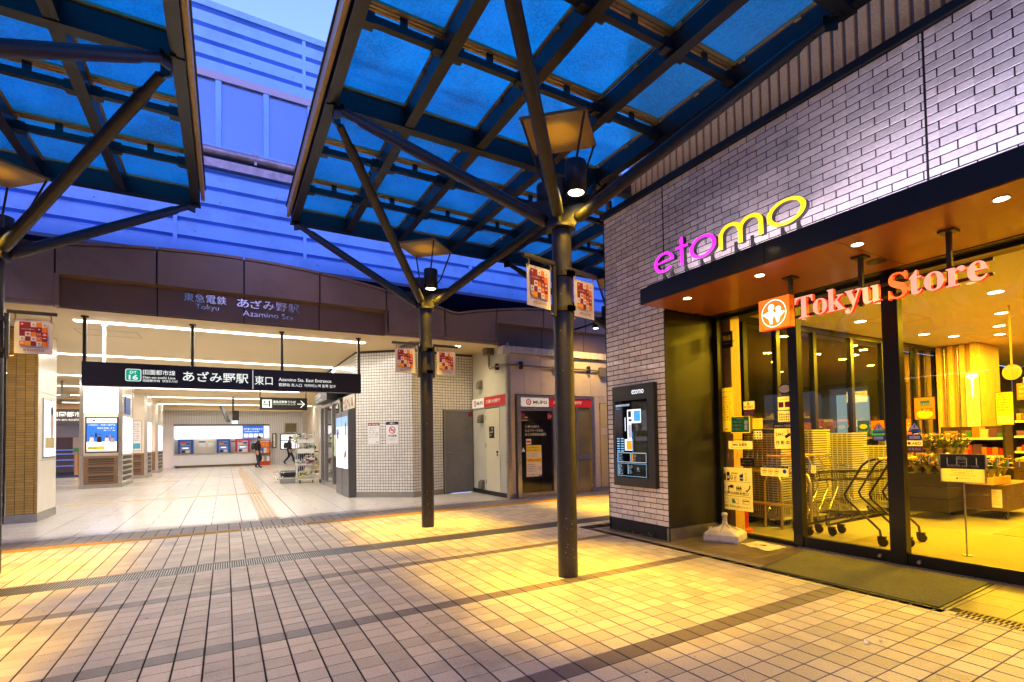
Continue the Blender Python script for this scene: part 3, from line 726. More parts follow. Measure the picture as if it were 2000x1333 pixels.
# ---------------------------------------------------------------- hanging store sign
SX = 4.70
ts = thing('hanging_sign', 'lit sign with orange family emblem and serif letters Tokyu Store', 'sign', (SX, 2.4, 2.84))
q = MB()
for y in (3.062, 2.392, 1.731):
    q.box(SX+0.05, SX+0.085, y-0.016, y+0.016, 2.40, 2.83); q.box(SX+0.01, SX+0.125, y-0.055, y+0.055, 2.825, 2.8415)
for z in (2.425, 2.535): q.box(SX+0.03, SX+0.05, 1.455, 3.0, z-0.012, z+0.012)
part('frame', q, POLE, ts)
ORF = mat('orange_face', (0.9, 0.15, 0.01), 0.4, emit=(1, 0.15, 0.012), es=1.15); WHF = mat('white_face', (0.9, 0.9, 0.9), 0.4, emit=(1, 0.9, 0.82), es=1.25)
q = MB(); q.box(SX-0.03, SX+0.05, 3.02, 3.36, 2.343, 2.652); part('emblem_box', q, mat('orange_side', (0.6, 0.05, 0.01), 0.4, emit=(0.8, 0.03, 0.0), es=0.5), ts)
pn = Panel((SX-0.0305, 3.36, 2.343), (0, -1, 0)); pn.rect(0, 0.34, 0, 0.309, ORF)
cu, cv = 0.17, 0.1545
pn.ring(cu, cv, 0.128, 0.139, WHF, 2, 40)
for sx, hx, hy, hr in ((-1, -0.028, 0.062, 0.036), (1, 0.052, 0.035, 0.031)): pn.circle(cu+hx, cv+hy, hr, WHF, 2)
pn.poly([(cu-0.13, cv+0.005), (cu-0.05, cv+0.03), (cu-0.02, cv+0.035), (cu+0.015, cv+0.0), (cu-0.012, cv-0.05), (cu-0.02, cv-0.105), (cu-0.045, cv-0.105), (cu-0.06, cv-0.05)], WHF, 2)
pn.poly([(cu+0.13, cv+0.0), (cu+0.075, cv+0.012), (cu+0.035, cv+0.012), (cu-0.005, cv-0.01), (cu+0.02, cv-0.05), (cu+0.032, cv-0.098), (cu+0.056, cv-0.098), (cu+0.07, cv-0.045)], WHF, 3)
pn.build('emblem', ts)
SAL = mat('salmon_face', (0.8, 0.3, 0.2), 0.4, emit=(1, 0.34, 0.24), es=1.15); SALS = mat('red_side', (0.6, 0.05, 0.02), 0.4, emit=(0.85, 0.02, 0.004), es=0.9); ORL = mat('orange_letter', (0.9, 0.2, 0.05), 0.4, emit=(1, 0.14, 0.03), es=1.2)
def boldser(t):
    o = ''
    for ch in t: o += chr(0x1D400+ord(ch)-65) if 'A' <= ch <= 'Z' else chr(0x1D41A+ord(ch)-97) if 'a' <= ch <= 'z' else ch
    return o
def row(word, y0, y1, z0, cap, mats_):
    """letters spaced from y0 (left) to y1 (right), one mesh each"""
    ws = []
    for ch in word:
        vs, fs, w_, h_ = tmesh(boldser(ch), 0.002); ws.append((w_, h_))
    xh = tmesh(boldser('o'), 0.002)[3]; T = tmesh(boldser('T'), 0.002)[3]; sc = cap/T
    tot = sum(w for w, h in ws)*sc; gap = ((y0-y1)-tot)/(len(word)-1); y = y0
    for ch, (w_, h_), m in zip(word, ws, mats_):
        z = z0-(h_-xh)*sc*0.93 if ch == 'y' else z0
        p_ = Panel((SX-0.005, y, z), (0, -1, 0)); p_.text(boldser(ch), 0, 0, (m, SALS), h=h_*sc, ext=0.04, bold=0.002); p_.build('letter', ts)
        y -= w_*sc+gap
row('Tokyu', 2.955, 2.185, 2.385, 0.205, [SAL]*5)
row('Store', 2.125, 1.465, 2.375, 0.205, [ORL, SAL, SAL, SAL, SAL])
# ---------------------------------------------------------------- information map board
ib = thing('information_board', 'black backlit etomo information map on the white brick wall', 'information board', (4.57, 5.2, 0.63))
q = MB(); q.box(4.535, 4.60, 4.80, 5.62, 0.63, 1.97); part('case', q, MATS['black'], ib, bev=0.004)
q = MB(); q.box(4.532, 4.537, 4.93, 5.56, 0.745, 1.77); part('screen', q, mat('screen_dark', (0.008, 0.008, 0.01), 0.08), ib)
pn = Panel((4.5318, 5.56, 0.745), (0, -1, 0), lift=0.0006)
WE = mat('screen_white', (0.8, 0.85, 0.9), 0.4, emit=(0.8, 0.9, 1), es=1.3); CE = mat('screen_cyan', (0.3, 0.6, 0.8), 0.4, emit=(0.25, 0.6, 0.95), es=0.9); BE = mat('screen_blue', (0.05, 0.3, 0.7), 0.4, emit=(0.03, 0.36, 0.85), es=1.0); OE = mat('screen_orange', (0.8, 0.35, 0.02), 0.4, emit=(0.95, 0.4, 0.02), es=1.0)
pn.text('etomo', 0.35, 1.10, WE, w=0.23, h=0.062); pn.text('INFORMATION MAP', 0.02, 0.95, WE, w=0.28, h=0.028); pn.text('フロアガイド', 0.02, 0.915, CE, w=0.09)
pn.rect(0.25, 0.52, 0.72, 0.90, WE, 1); pn.rect(0.25, 0.33, 0.50, 0.72, WE, 1); pn.rect(0.19, 0.34, 0.36, 0.51, WE, 1)
pn.rect(0.385, 0.505, 0.745, 0.88, BE, 2); pn.rect(0.27, 0.33, 0.80, 0.88, MATS['navy'], 2); pn.rect(0.28, 0.34, 0.745, 0.775, MATS['navy'], 2); pn.rect(0.27, 0.325, 0.53, 0.70, mat('screen_lilac', (0.5, 0.5, 0.6), 0.4, emit=(0.5, 0.5, 0.65), es=0.8), 2); pn.rect(0.225, 0.335, 0.37, 0.49, OE, 2)
pn.rect(0.20, 0.215, 0.62, 0.80, WE, 1); pn.rect(0.35, 0.357, 0.33, 0.6, BE, 1)
for i in range(6):
    for u in (0.03, 0.11): pn.rect(u, u+0.06, 0.345+i*0.033, 0.36+i*0.033, CE)
pn.frame(0.03, 0.30, 0.115+0.09, 0.33-0.0, 0.004, WE); pn.frame(0.31, 0.60, 0.205, 0.33, 0.004, WE); pn.frame(0.03, 0.60, 0.02, 0.19, 0.004, CE)
pn.rect(0.05, 0.065, 0.22, 0.315, BE); pn.rect(0.33, 0.345, 0.215, 0.315, OE); pn.rect(0.05, 0.062, 0.035, 0.175, CE); pn.rect(0.24, 0.252, 0.05, 0.175, CE)
rr_ = random.Random(5)
for u, v0, v1, n_ in ((0.075, 0.22, 0.315, 6), (0.355, 0.215, 0.315, 7), (0.07, 0.035, 0.175, 9), (0.262, 0.05, 0.175, 7), (0.42, 0.09, 0.155, 4)):
    st = (v1-v0)/n_
    for i in range(n_): pn.text('フロアのご案内'[:rr_.randint(3, 7)], u, v0+i*st, WE if i % 3 else CE, h=st*0.55)
pn.build('map_print', ib)
q = MB(); q.quad((4.530, 5.555, 0.75), (4.530, 4.935, 0.75), (4.530, 4.935, 1.765), (4.530, 5.555, 1.765))
GL0 = glassmat('cover_glass', (0.97, 0.98, 1), 0.8); part('cover_glass', q, GL0, ib)
# weeds at the foot of the wall
gm = mat('weed_green', (0.06, 0.2, 0.015), 0.6)
for i, (y, s_) in enumerate(((4.95, 1.0), (5.3, 0.5), (5.42, 0.6), (5.15, 0.35))):
    q = MB(); r_ = random.Random(i)
    for k_ in range(9):
        a = r_.uniform(0, 6.28); L_ = s_*r_.uniform(0.03, 0.09); c = Vector((4.575, y, 0)); d = Vector((math.cos(a), math.sin(a), 0))
        b = c+d*L_*0.6+Vector((0, 0, L_)); sd = Vector((-d.y, d.x, 0))*0.006
        q.add([c-sd*0.4, c+sd*0.4, (c+b)/2+sd+Vector((0, 0, L_*0.2)), b, (c+b)/2-sd+Vector((0, 0, L_*0.2))], [(0, 1, 2, 3, 4)])
    single('weed', q, gm, ['tallest green weed at the foot of the brick wall', 'small weed left of the tallest weed at the wall foot', 'weed patch furthest from the brick corner at the wall foot', 'tiny weed just left of the tallest weed at the wall foot'][i], 'weed', (4.575, y, 0))
# ---------------------------------------------------------------- shopfront glazing and the store inside
GX = 5.55
FRM = mat('black_frame', (0.012, 0.012, 0.011), 0.3, 0.3)
GLS = glassmat('shop_glass', (0.93, 0.95, 0.93), 0.75)
sf = thing('shopfront', 'black framed glass shopfront with sliding doors under the canopy', 'shopfront', (GX, 3.0, 0))
q = MB(); q.box(5.38, 5.60, -3, 4.64, 2.835, 2.90); q.box(GX-0.02, GX+0.05, -3, 4.64, 2.80, 2.836); part('head_frame', q, FRM, sf)
q = MB(); q.box(5.475, 5.56, 4.58, 4.70, 0, 2.84); part('jamb', q, FRM, sf)
for a, b in ((3.49, 3.60), (2.44, 2.585), (0.2, 0.32)):
    q = MB(); q.box(GX-0.045, GX+0.05, a, b, 0.0, 2.80); part('mullion', q, FRM, sf)
q = MB(); q.box(GX-0.02, GX+0.04, 3.60, 4.58, -0.005, 0.045); part('sill', q, FRM, sf)
for i, (a, b) in enumerate(((2.585, 3.49), (0.32, 2.44))):
    q = MB(); q.box(GX-0.03, GX+0.02, a, b, 0.012, 0.125); part('bottom_rail', q, FRM, sf)
    q = MB(); yy = a+0.1 if i == 0 else b-0.1; q.tube([(GX-0.03, yy, 0.06), (GX-0.052, yy, 0.06)], [0.02, 0.016], 16); part('floor_lock', q, STAIN, sf)
q = MB(); q.box(GX-0.05, GX+0.06, -3, 3.55, -0.003, 0.010); part('track', q, STAIN, sf)
for a, b in ((3.60, 4.58), (2.585, 3.49), (0.32, 2.44), (-3, 0.2)):
    q = MB(); q.quad((GX, b, 0.04), (GX, a, 0.04), (GX, a, 2.80), (GX, b, 2.80)); part('glass_pane', q, GLS, sf)
q = MB()
for a, b in ((3.62, 4.56), (2.6, 3.47), (0.34, 2.42)):
    n_ = int((b-a)/0.072)
    for i in range(n_): y = a+0.03+i*0.072; q.quad((GX-0.003, y+0.004, 0.98), (GX-0.003, y-0.004, 0.98), (GX-0.003, y-0.004, 1.045), (GX-0.003, y+0.004, 1.045))
part('safety_marks', q, mat('frost_film', (0.6, 0.6, 0.58), 0.6), sf, 'stuff')
# interior shell
IF_ = mat('store_terrazzo', (0.33, 0.29, 0.22), 0.3, var=0.35, vs=110, bump=0.05, bs=100, dirt=0.15, ds=1)
IC = mat('store_ceiling', (0.8, 0.76, 0.68), 0.6, var=0.03, vs=2)
q = MB(); q.box(5.60, 26, -8, 5.54, -0.028, -0.002); struct('store_floor', q, IF_)
q = MB(); q.box(5.60, 26, -8, 5.54, 3.06, 3.2); ic = struct('store_ceiling', q, IC)
q = MB()
for (a, b, c, d) in ((6.3, 7.1, 2.2, 2.205), (6.3, 6.31, 0.8, 4.5), (8.6, 9.4, 4.3, 4.305), (8.6, 9.4, 3.7, 3.705), (8.6, 8.605, 3.7, 4.3), (9.4, 9.405, 3.7, 4.3), (12, 12.6, 3.6, 3.605), (12, 12.6, 4.1, 4.105), (12, 12.005, 3.6, 4.1), (12.6, 12.605, 3.6, 4.1), (7.5, 8.1, 4.35, 4.355)): q.box(a, b, c, d, 3.0585, 3.0598)
part('access_hatch_line', q, MATS['brownprint'], ic)
q = MB(); q.box(5.66, 7.95, -2, 3.40, -0.0015, 0.004); q.box(8.05, 10.5, -2, 2.6, -0.0015, 0.004)
part('carpet', q, mat('entrance_carpet', (0.30, 0.24, 0.10), 0.95, var=0.3, vs=80, bump=0.9, bs=150), None, 'stuff')
bpy.data.objects['carpet']['kind'] = 'structure'
q = MB(); q.box(6.35, 7.1, 4.35, 4.75, -0.0015, 0.001); struct('floor_plate', q, MATS['grey'])
q = MB(); q.box(19, 19.2, -8, 5.54, 0, 3.06); q.box(5.6, 19, -8, -7.8, 0, 3.06); struct('store_back_wall', q, mat('dark_interior', (0.16, 0.13, 0.1), 0.6, var=0.4, vs=1.2))
# glazed partition
pt_ = thing('glass_partition', 'dark framed glass partition behind the stacked shopping baskets', 'partition', (8, 5.02, 0))
DG = glassmat('partition_glass', (0.5, 0.5, 0.52), 2.6)
q = MB(); q.box(5.6, 13.0, 4.98, 5.06, 2.97, 3.058); part('head_frame', q, FRM, pt_)
q = MB(); q.box(5.6, 13.0, 4.98, 5.06, 0.0, 0.08); part('sill', q, FRM, pt_)
xs_ = [6.55, 7.35, 8.35, 9.5, 10.6, 11.9, 13.0]
for x in xs_:
    q = MB(); q.box(x-0.04, x+0.05, 4.97, 5.07, 0.08, 2.97); part('mullion', q, FRM, pt_)
for a, b in zip([5.7]+xs_[:-1], xs_):
    q = MB(); q.quad((a+0.05, 5.01, 0.08), (b-0.04, 5.01, 0.08), (b-0.04, 5.01, 2.97), (a+0.05, 5.01, 2.97)); part('glass_pane', q, DG, pt_)
q = MB(); q.box(5.6, 19, 5.542, 5.549, 0, 3.05); struct('passage_wall', q, mat('passage_tile', (0.10, 0.10, 0.12), 0.3, var=0.2, vs=2))
# timber column beside the jamb and the ribbed timber column inside
WD = mat('pale_timber', (0.62, 0.36, 0.13), 0.5, var=0.25, vs=5, bump=0.15, bs=30, aniso=(6, 6, 0.7), dirt=0.25, ds=6)
wc = thing('timber_post', 'pale knotty timber post just inside the glass at the jamb', 'post', (5.72, 4.65, 0))
q = MB(); q.box(5.64, 5.82, 4.50, 4.80, 0, 1.22); q.box(5.64, 5.82, 4.50, 4.80, 1.226, 3.06); part('post', q, WD, wc)
q = MB()
for y, z in ((4.62, 2.55), (4.60, 2.1), (4.7, 1.98), (4.72, 1.99), (4.56, 1.6), (4.68, 0.9), (4.62, 0.25), (4.74, 2.3)): q.disc((5.6385, y, z), 0.006, (-1, 0, 0), 8)
part('knot', q, MATS['brownprint'], wc)
wc = thing('timber_column', 'wide ribbed timber column glowing inside the store', 'column', (12.9, 4.6, 0))
q = MB(); q.box(12.9, 13.9, 4.25, 4.98, 0, 3.05); part('core', q, WD, wc)
for i, y in enumerate((4.93, 4.72, 4.52, 4.34)):
    q = MB(); q.box(12.78, 12.9, y-0.05, y+0.03, 0, 3.05); part('rib', q, WD, wc)
q = MB(); q.tube([(12.84, 4.83, 1.2), (12.84, 4.83, 3.0)], 0.02, 10); q.tube([(12.84, 4.60, 1.2), (12.84, 4.60, 3.0)], 0.02, 10); part('conduit', q, STAIN, wc)
# store lights
SL = mat('store_lamp_lens', (1, 0.9, 0.7), 0.3, emit=(1, 0.86, 0.6), es=16)
spots = [(8.6, 4.35), (8.4, 2.57), (6.5, 2.5), (10.85, 4.38), (11.6, 4.2), (12.2, 3.7), (11.2, 3.4), (12.6, 3.2), (9.6, 1.2), (7.4, 0.9), (11.4, 2.2), (14.5, 2.9), (15.8, 3.6), (7.0, 3.9), (10, 3.0), (6.6, -0.6), (9.2, -0.9), (13.4, 1.0)]
SLG = mat('store_light_body', (0.5, 0.5, 0.5), 0.4)
for i, (x, y) in enumerate(spots):
    t = thing('store_downlight', 'round recessed downlight in the yellow store ceiling', 'downlight', (x, y, 3.06), 'downlights in the store ceiling')
    q = MB(); q.tube([(x, y, 3.0595), (x, y, 3.05)], 0.085, 20, cap=False); part('rim', q, SLG, t)
    q = MB(); q.disc((x, y, 3.053), 0.078, (0, 0, -1), 20); part('lens', q, SL, t)
    l = bpy.data.lights.new('store_lamp_light', 'AREA'); l.shape = 'DISK'; l.size = 0.15; l.energy = 46 if i < 9 else 48; l.color = (1, 0.59, 0.014)
    o = bpy.data.objects.new('store_lamp_light', l); C.objects.link(o); o.parent = t; o.location = (0, 0, -0.012)
# hanging disk sign
t = thing('hanging_disk', 'small yellow disk hanging from the store ceiling on a rod', 'sign', (9.5, 2.76, 3.06))
q = MB(); q.box(9.49, 9.51, 2.755, 2.775, 2.2, 3.06); part('rod', q, WD, t)
q = MB(); q.tube([(9.49, 2.765, 2.1), (9.51, 2.765, 2.1)], 0.11, 24); part('disk', q, WD, t)
# ---------------------------------------------------------------- shopping baskets in tall stacks
BK = mat('basket_plastic', (0.62, 0.58, 0.45), 0.4, var=0.05)
def basket_mb(z, solid=True):
    q = MB(); w, d = 0.22, 0.30
    for (a, b, c, e) in ((-w, w, -d, -d+0.012), (-w, w, d-0.012, d), (-w, -w+0.012, -d+0.012, d-0.012), (w-0.012, w, -d+0.012, d-0.012)): q.box(a, b, c, e, 0.0, 0.017)
    for k_ in range(7): y = -d+0.07+k_*0.075; q.box(-w-0.003, -w+0.008, y-0.004, y+0.004, -0.02, 0.008)
    v = []
    for s_, zz in ((0.90, 0.004), (0.86, -0.06)): v += [(-w*s_+0.004, -d*s_+0.004, zz), (w*s_-0.004, -d*s_+0.004, zz), (w*s_-0.004, d*s_-0.004, zz), (-w*s_+0.004, d*s_-0.004, zz)]
    q.add(v, [(0, 1, 5, 4), (1, 2, 6, 5), (2, 3, 7, 6), (3, 0, 4, 7)], 1)
    return q
bme = basket_mb(0).mesh('shopping_basket', [BK, mat('basket_side_shade', (0.16, 0.13, 0.06), 0.5)])  # sides coloured dark to stand in for shade between nested rims
stk = [(9.05, 4.42, 0.30, 1.08, 'in the stack nearest the centre door mullion'), (8.15, 4.50, 0.28, 1.30, 'in the second stack from the centre door mullion'), (7.35, 4.62, 0.30, 1.33, 'in the stack seen just right of the left mullion'), (6.72, 4.70, 0.36, 1.30, 'in the stack behind the rail left of the left mullion')]
for si, (x, y, z0, z1, where) in enumerate(stk):
    z = z0; first = True; n_ = 0
    while z < z1:
        o = bpy.data.objects.new('shopping_basket', bme); C.objects.link(o); o.location = (x+random.uniform(-.004, .004), y+random.uniform(-.004, .004), z); o.rotation_euler.z = random.uniform(-0.008, 0.008)
        tag(o, 'pale plastic shopping basket nested '+where, 'basket', 'shopping baskets '+where); z += 0.034
    t = thing('basket_dolly', 'wheeled base with bottom basket under the stack: '+['nearest the centre door mullion', 'second from the centre mullion', 'just right of the left mullion', 'left of the left mullion'][si], 'dolly', (x, y, 0), 'dollies under the basket stacks')
    q = MB(); q.box(x-0.2, x+0.2, y-0.28, y+0.28, 0.09, 0.11)
    w, d = 0.2, 0.27
    for k_ in range(15):
        yy = y-d+0.036*k_+0.01; q.box(x-w, x-w+0.008, yy, yy+0.016, 0.12, z0-0.02)
    for k_ in range(11):
        xx = x-w+0.037*k_; q.box(xx, xx+0.016, y-d, y-d+0.008, 0.12, z0-0.02)
    q.box(x-w, x+w, y-d, y+d, 0.11, 0.125); q.box(x-w-0.004, x+w+0.004, y-d-0.004, y+d+0.004, z0-0.035, z0-0.022); q.box(x-w-0.003, x-w+0.01, y-d, y+d, 0.19, 0.2)
    part('bottom_basket', q, BK, t)
    for a in (-0.18, 0.18):
        for b in (-0.25, 0.25): q = MB(); q.tube([(x+a, y+b-0.012, 0.045), (x+a, y+b+0.012, 0.045)], 0.045, 14); part('caster', q, MATS['black'], t)
    q = MB(); q.tube([(x-0.23, y-0.27, 0.1), (x-0.23, y-0.27, 0.3), (x-0.23, y-0.24, 0.33)], 0.014, 8); part('corner_post', q, STAIN, t); q = MB(); q.tube([(x-0.23, y+0.27, 0.1), (x-0.23, y+0.27, 0.3)], 0.014, 8); part('corner_post', q, STAIN, t)
# ---------------------------------------------------------------- shopping carts
CHR = mat('chrome_warm', (0.55, 0.5, 0.4), 0.2, 0.95); CDK = mat('cart_dark', (0.045, 0.036, 0.025), 0.35, 0.7)
def cart(loc, rz, m, label, grp, s=1.0):
    """two level basket cart: local x forward, y sideways"""
    t = thing('shopping_cart', label, 'cart', loc, grp); t.rotation_euler.z = rz; WL[t.name] = Vector((0, 0, 0))
    h = 0.20
    for sd in (-1, 1):
        q = MB(); y = sd*h
        q.tube([(-0.36*s, y*0.9, 0.98), (-0.27, y, 0.96), (-0.20, y, 0.90), (0.0, y, 0.56), (-0.02, y, 0.50), (-0.28, y, 0.26), (-0.36, y, 0.18), (-0.37, y, 0.10)], 0.013, 10)
        q.tube([(-0.16, y*0.97, 0.34), (0.1, y*0.9, 0.26), (0.42, y*0.7, 0.16), (0.50, y*0.65, 0.13)], 0.013, 10)
        part('side_frame', q, m, t)
    q = MB(); q.tube([(-0.36, -h*0.9, 0.98), (-0.36, h*0.9, 0.98)], 0.017, 12); part('handle', q, MATS['amber'], t)
    q = MB()
    def loop(z, x0, x1, w0, w1): q.tube([(x0, -w0, z+0.03), (x1, -w1, z), (x1, w1, z), (x0, w0, z+0.03)], 0.006, 6)
    loop(0.80, -0.12, 0.42, 0.19, 0.15); loop(0.70, -0.1, 0.38, 0.18, 0.13); loop(0.30, -0.2, 0.36, 0.18, 0.13)
    for k_ in range(5): yy = -0.13+0.065*k_; q.tube([(-0.1, yy, 0.73), (0.40, yy, 0.70), (0.42, yy, 0.80)], 0.0035, 5); q.tube([(-0.2, yy, 0.33), (0.36, yy, 0.30)], 0.0035, 5)
    for xx in (0.0, 0.15, 0.3): q.tube([(xx, -0.17, 0.82), (xx, -0.15, 0.715), (xx, 0.15, 0.715), (xx, 0.17, 0.82)], 0.0035, 5)
    part('basket_rack', q, m, t)
    for x, y in ((-0.37, -h), (-0.37, h), (0.48, -0.13), (0.48, 0.13)):
        q = MB(); q.tube([(x-0.02, y-0.012, 0.05), (x-0.02, y+0.012, 0.05)], 0.05, 16); q.box(x-0.05, x+0.03, y-0.022, y+0.022, 0.06, 0.115); part('caster', q, CDK, t)
    return t
cart((6.42, 3.42, 0), R(96), CDK, 'dark shopping cart nearest the door glass, left one of the nested pair', 'carts nested at the door')
cart((6.62, 3.24, 0), R(96), CDK, 'dark shopping cart crossing behind the centre mullion, right one of the nested pair', 'carts nested at the door')
for i in range(4):
    cart((6.80+0.22*i, 4.44-0.02*i, 0), R(8), CHR, ['shiny shopping cart nearest the glass behind the left mullion', 'second shiny cart from the glass in the row by the rail', 'third shiny cart from the glass in the row by the rail', 'shiny cart furthest from the glass in the row by the rail'][i], 'shiny carts in a row behind the rail')
# rails
RL = mat('rail_brass', (0.55, 0.45, 0.22), 0.3, 0.8)
t = thing('cart_rail', 'brass tube rail with two bars between the jamb and the sliding door', 'rail', (6.1, 4.2, 0))
for y in (4.70, 3.86):
    q = MB(); q.tube([(6.12, y, 0), (6.12, y, 0.5)], 0.024, 14); part('post', q, RL, t)
q = MB(); q.tube([(6.12, 4.70, 0.48), (6.12, 4.69, 0.74), (6.12, 4.62, 0.80), (6.12, 3.95, 0.80), (6.12, 3.87, 0.74), (6.12, 3.86, 0.48)], 0.024, 14); part('top_bar', q, RL, t)
q = MB(); q.tube([(6.12, 4.70, 0.36), (6.12, 3.86, 0.36)], 0.02, 12); part('lower_bar', q, RL, t)
for i, (x, y) in enumerate(((6.35, 4.45), (6.62, 4.2))):
    q = MB(); q.tube([(x, y+0.12, 0), (x, y+0.12, 0.62), (x, y+0.08, 0.72), (x, y, 0.76), (x+0.02, y-0.08, 0.72), (x+0.02, y-0.12, 0.62), (x+0.02, y-0.12, 0)], 0.02, 12)
    single('hoop_barrier', q, RL, ['brass hoop barrier nearer the jamb inside the glass', 'brass hoop barrier nearer the carts inside the glass'][i], 'barrier', (x, y, 0))
# red fire bucket or cone base
t = thing('fire_extinguisher', 'red extinguisher standing at the foot of the timber post inside', 'extinguisher', (5.9, 4.60, 0))
q = MB(); q.lathe(5.9, 4.60, [(0.0, 0.02), (0.075, 0.02), (0.078, 0.06), (0.078, 0.36), (0.06, 0.42), (0.025, 0.45), (0.02, 0.5)], 24); part('cylinder', q, MATS['red'], t)
q = MB(); q.lathe(5.9, 4.60, [(0.13, 0.0), (0.13, 0.03), (0.08, 0.05)], 24); part('stand', q, mat('red_plastic', (0.6, 0.06, 0.01), 0.4), t)
q = MB(); q.tube([(5.9, 4.60, 0.5), (5.87, 4.56, 0.53), (5.83, 4.53, 0.45), (5.83, 4.53, 0.2)], 0.01, 8); part('hose', q, MATS['black'], t)
# close sign on a stand
t = thing('closing_sign', 'dark and cream closing hours sign on a thin chrome stand inside', 'sign', (6.45, 2.30, 0))
q = MB(); q.tube([(6.45, 2.30, 0), (6.45, 2.30, 0.76)], 0.008, 10); q.cyl(6.45, 2.30, -0.002, 0.012, 0.05); part('stand', q, STAIN, t)
q = MB(); q.box(6.42, 6.44, 2.105, 2.115, 0.752, 1.045); q.box(6.42, 6.44, 2.485, 2.495, 0.752, 1.045); q.box(6.42, 6.44, 2.115, 2.485, 0.752, 0.76); q.box(6.42, 6.44, 2.115, 2.485, 1.037, 1.045); part('frame', q, STAIN, t)
pn = Panel((6.4195, 2.49, 0.757), (0, -1, 0), lift=0.0006); pn.rect(0, 0.38, 0, 0.283, papermat('sign_paper', (0.85, 0.78, 0.6)), 1); pn.rect(0, 0.38, 0.135, 0.283, MATS['navy'], 2)
pn.text('閉店', 0.145, 0.225, MATS['white'], h=0.04, layer=3, bold=0.01); pn.text('CLOSE', 0.155, 0.195, MATS['white'], h=0.016, layer=3); pn.text('営業時間 6:00～24:00', 0.06, 0.152, MATS['white'], w=0.27, layer=3)
pn.text('毎度ありがとうございます', 0.09, 0.11, MATS['ink'], w=0.2, layer=3); pn.text('本日は閉店致しました', 0.11, 0.086, MATS['ink'], w=0.17, layer=3); pn.text('又のご来店をお待ちいたします', 0.08, 0.062, MATS['ink'], w=0.22, layer=3); pn.rect(0.135, 0.152, 0.03, 0.047, MATS['red'], 3); pn.text('Tokyu Store', 0.16, 0.032, MATS['darkred'], w=0.09, layer=3)
pn.build('print', t)
# flower display
DKW = mat('dark_slat', (0.02, 0.013, 0.01), 0.5, var=0.3, vs=4, aniso=(1, 1, 8)); MDW = mat('brown_slat', (0.13, 0.07, 0.03), 0.5, var=0.3, vs=6)
def slatbox(t, x0, x1, y0, y1, z0, z1, m):
    n_ = max(2, int((z1-z0)/0.16)); s_ = (z1-z0)/n_
    for i in range(n_):
        q = MB(); q.box(x0, x1, y0, y1, z0+i*s_+0.003, z0+(i+1)*s_-0.003); part('slat', q, m, t)
t = thing('flower_table', 'long dark slatted display table on casters inside the store', 'display table', (9.9, 3.6, 0)); slatbox(t, 9.42, 10.4, 3.45, 4.55, 0.12, 0.86, DKW)
q = MB()
for a in (9.5, 10.3):
    for b in (3.55, 4.45): q.tube([(a, b-0.015, 0.05), (a, b+0.015, 0.05)], 0.05, 12); q.box(a-0.02, a+0.02, b-0.02, b+0.02, 0.05, 0.13)
part('caster', q, CDK, t)
t = thing('flower_table', 'lower brown slatted display stand in front of the dark table', 'display table', (9.9, 3.1, 0)); slatbox(t, 9.38, 10.5, 2.85, 3.40, 0.12, 0.50, MDW)
q = MB(); q.box(9.25, 9.9, 2.95, 3.42, 0.50, 0.60); part('tray', q, WD, t)
q = MB()
for a in (9.5, 10.4):
    q.tube([(a, 2.88, 0.05), (a, 2.91, 0.05)], 0.05, 12); q.box(a-0.02, a+0.02, 2.88, 2.92, 0.05, 0.13)
part('caster', q, CDK, t)
pp = Panel((9.375, 3.02, 0.17), (0, -1, 0)); pp.rect(0, 0.12, 0, 0.26, MATS['white']); pp.lines(0.01, 0.11, 0.03, 0.24, 6, MATS['orange']); o = pp.build('price_notice', None); tag(o, 'white notice with orange writing on the brown display stand', 'notice')
t = thing('flower_table', 'dark slatted box stand seen just right of the centre mullion', 'display table', (8.6, 3.55, 0)); slatbox(t, 8.7, 9.3, 3.3, 3.9, 0.12, 0.66, DKW)
fm = [mat('petal_'+n_, c, 0.6) for n_, c in (('pink', (0.7, 0.12, 0.2)), ('white', (0.75, 0.7, 0.6)), ('yellow', (0.8, 0.5, 0.03)), ('orange', (0.75, 0.18, 0.02)), ('lilac', (0.4, 0.2, 0.5)))]; lf = mat('leaf', (0.05, 0.11, 0.02), 0.5)
wrapm = mat('paper_wrap', (0.25, 0.22, 0.12), 0.4, var=0.3, vs=10)
def bouquet(x, y, z, h, seed, label, lean=0.2):
    r_ = random.Random(seed); t = thing('bouquet', label, 'flowers', (x, y, z), 'bouquets on the flower tables')
    q = MB(); w = MB()
    w.lathe(x, y, [(0.02, z), (0.035, z+h*0.2), (0.07, z+h*0.45)], 8)
    for k_ in range(64):
        a = r_.uniform(0, 6.28); rad = r_.uniform(0.0, 0.17); c = Vector((x+rad*math.cos(a), y+rad*math.sin(a), z+h*r_.uniform(0.35, 1.05)))
        if k_ % 2 == 0:
            b = Vector((x, y, z+h*0.3)); d = (c-b); sd = d.cross(Vector((0, 0, 1))).normalized()*0.014
            q.add([b, (b+c)/2+sd, c+d*0.15, (b+c)/2-sd], [(0, 1, 2, 3)], 5)
        else:
            m = r_.randint(0, 4); R_ = r_.uniform(0.016, 0.03)
            for j in range(5):
                th = j*1.257; d = Vector((math.cos(th), math.sin(th), r_.uniform(-.2, .5))).normalized(); u = d.cross(Vector((0, 0, 1))).normalized()
                q.add([c, c+d*R_+u*R_*0.5, c+d*R_*1.5, c+d*R_-u*R_*0.5], [(0, 1, 2, 3)], m)
    part('flowers', q, fm+[lf], t); part('wrap', w, wrapm, t)
sp = [(9.5+0.2*(i % 3), 3.55+0.14*(i//3), 0.86) for i in range(15)]+[(9.4+0.22*(i % 3), 3.02+0.14*(i//3), 0.6) for i in range(6)]+[(8.78+0.2*(i % 2), 3.4+0.16*(i//2), 0.66) for i in range(6)]
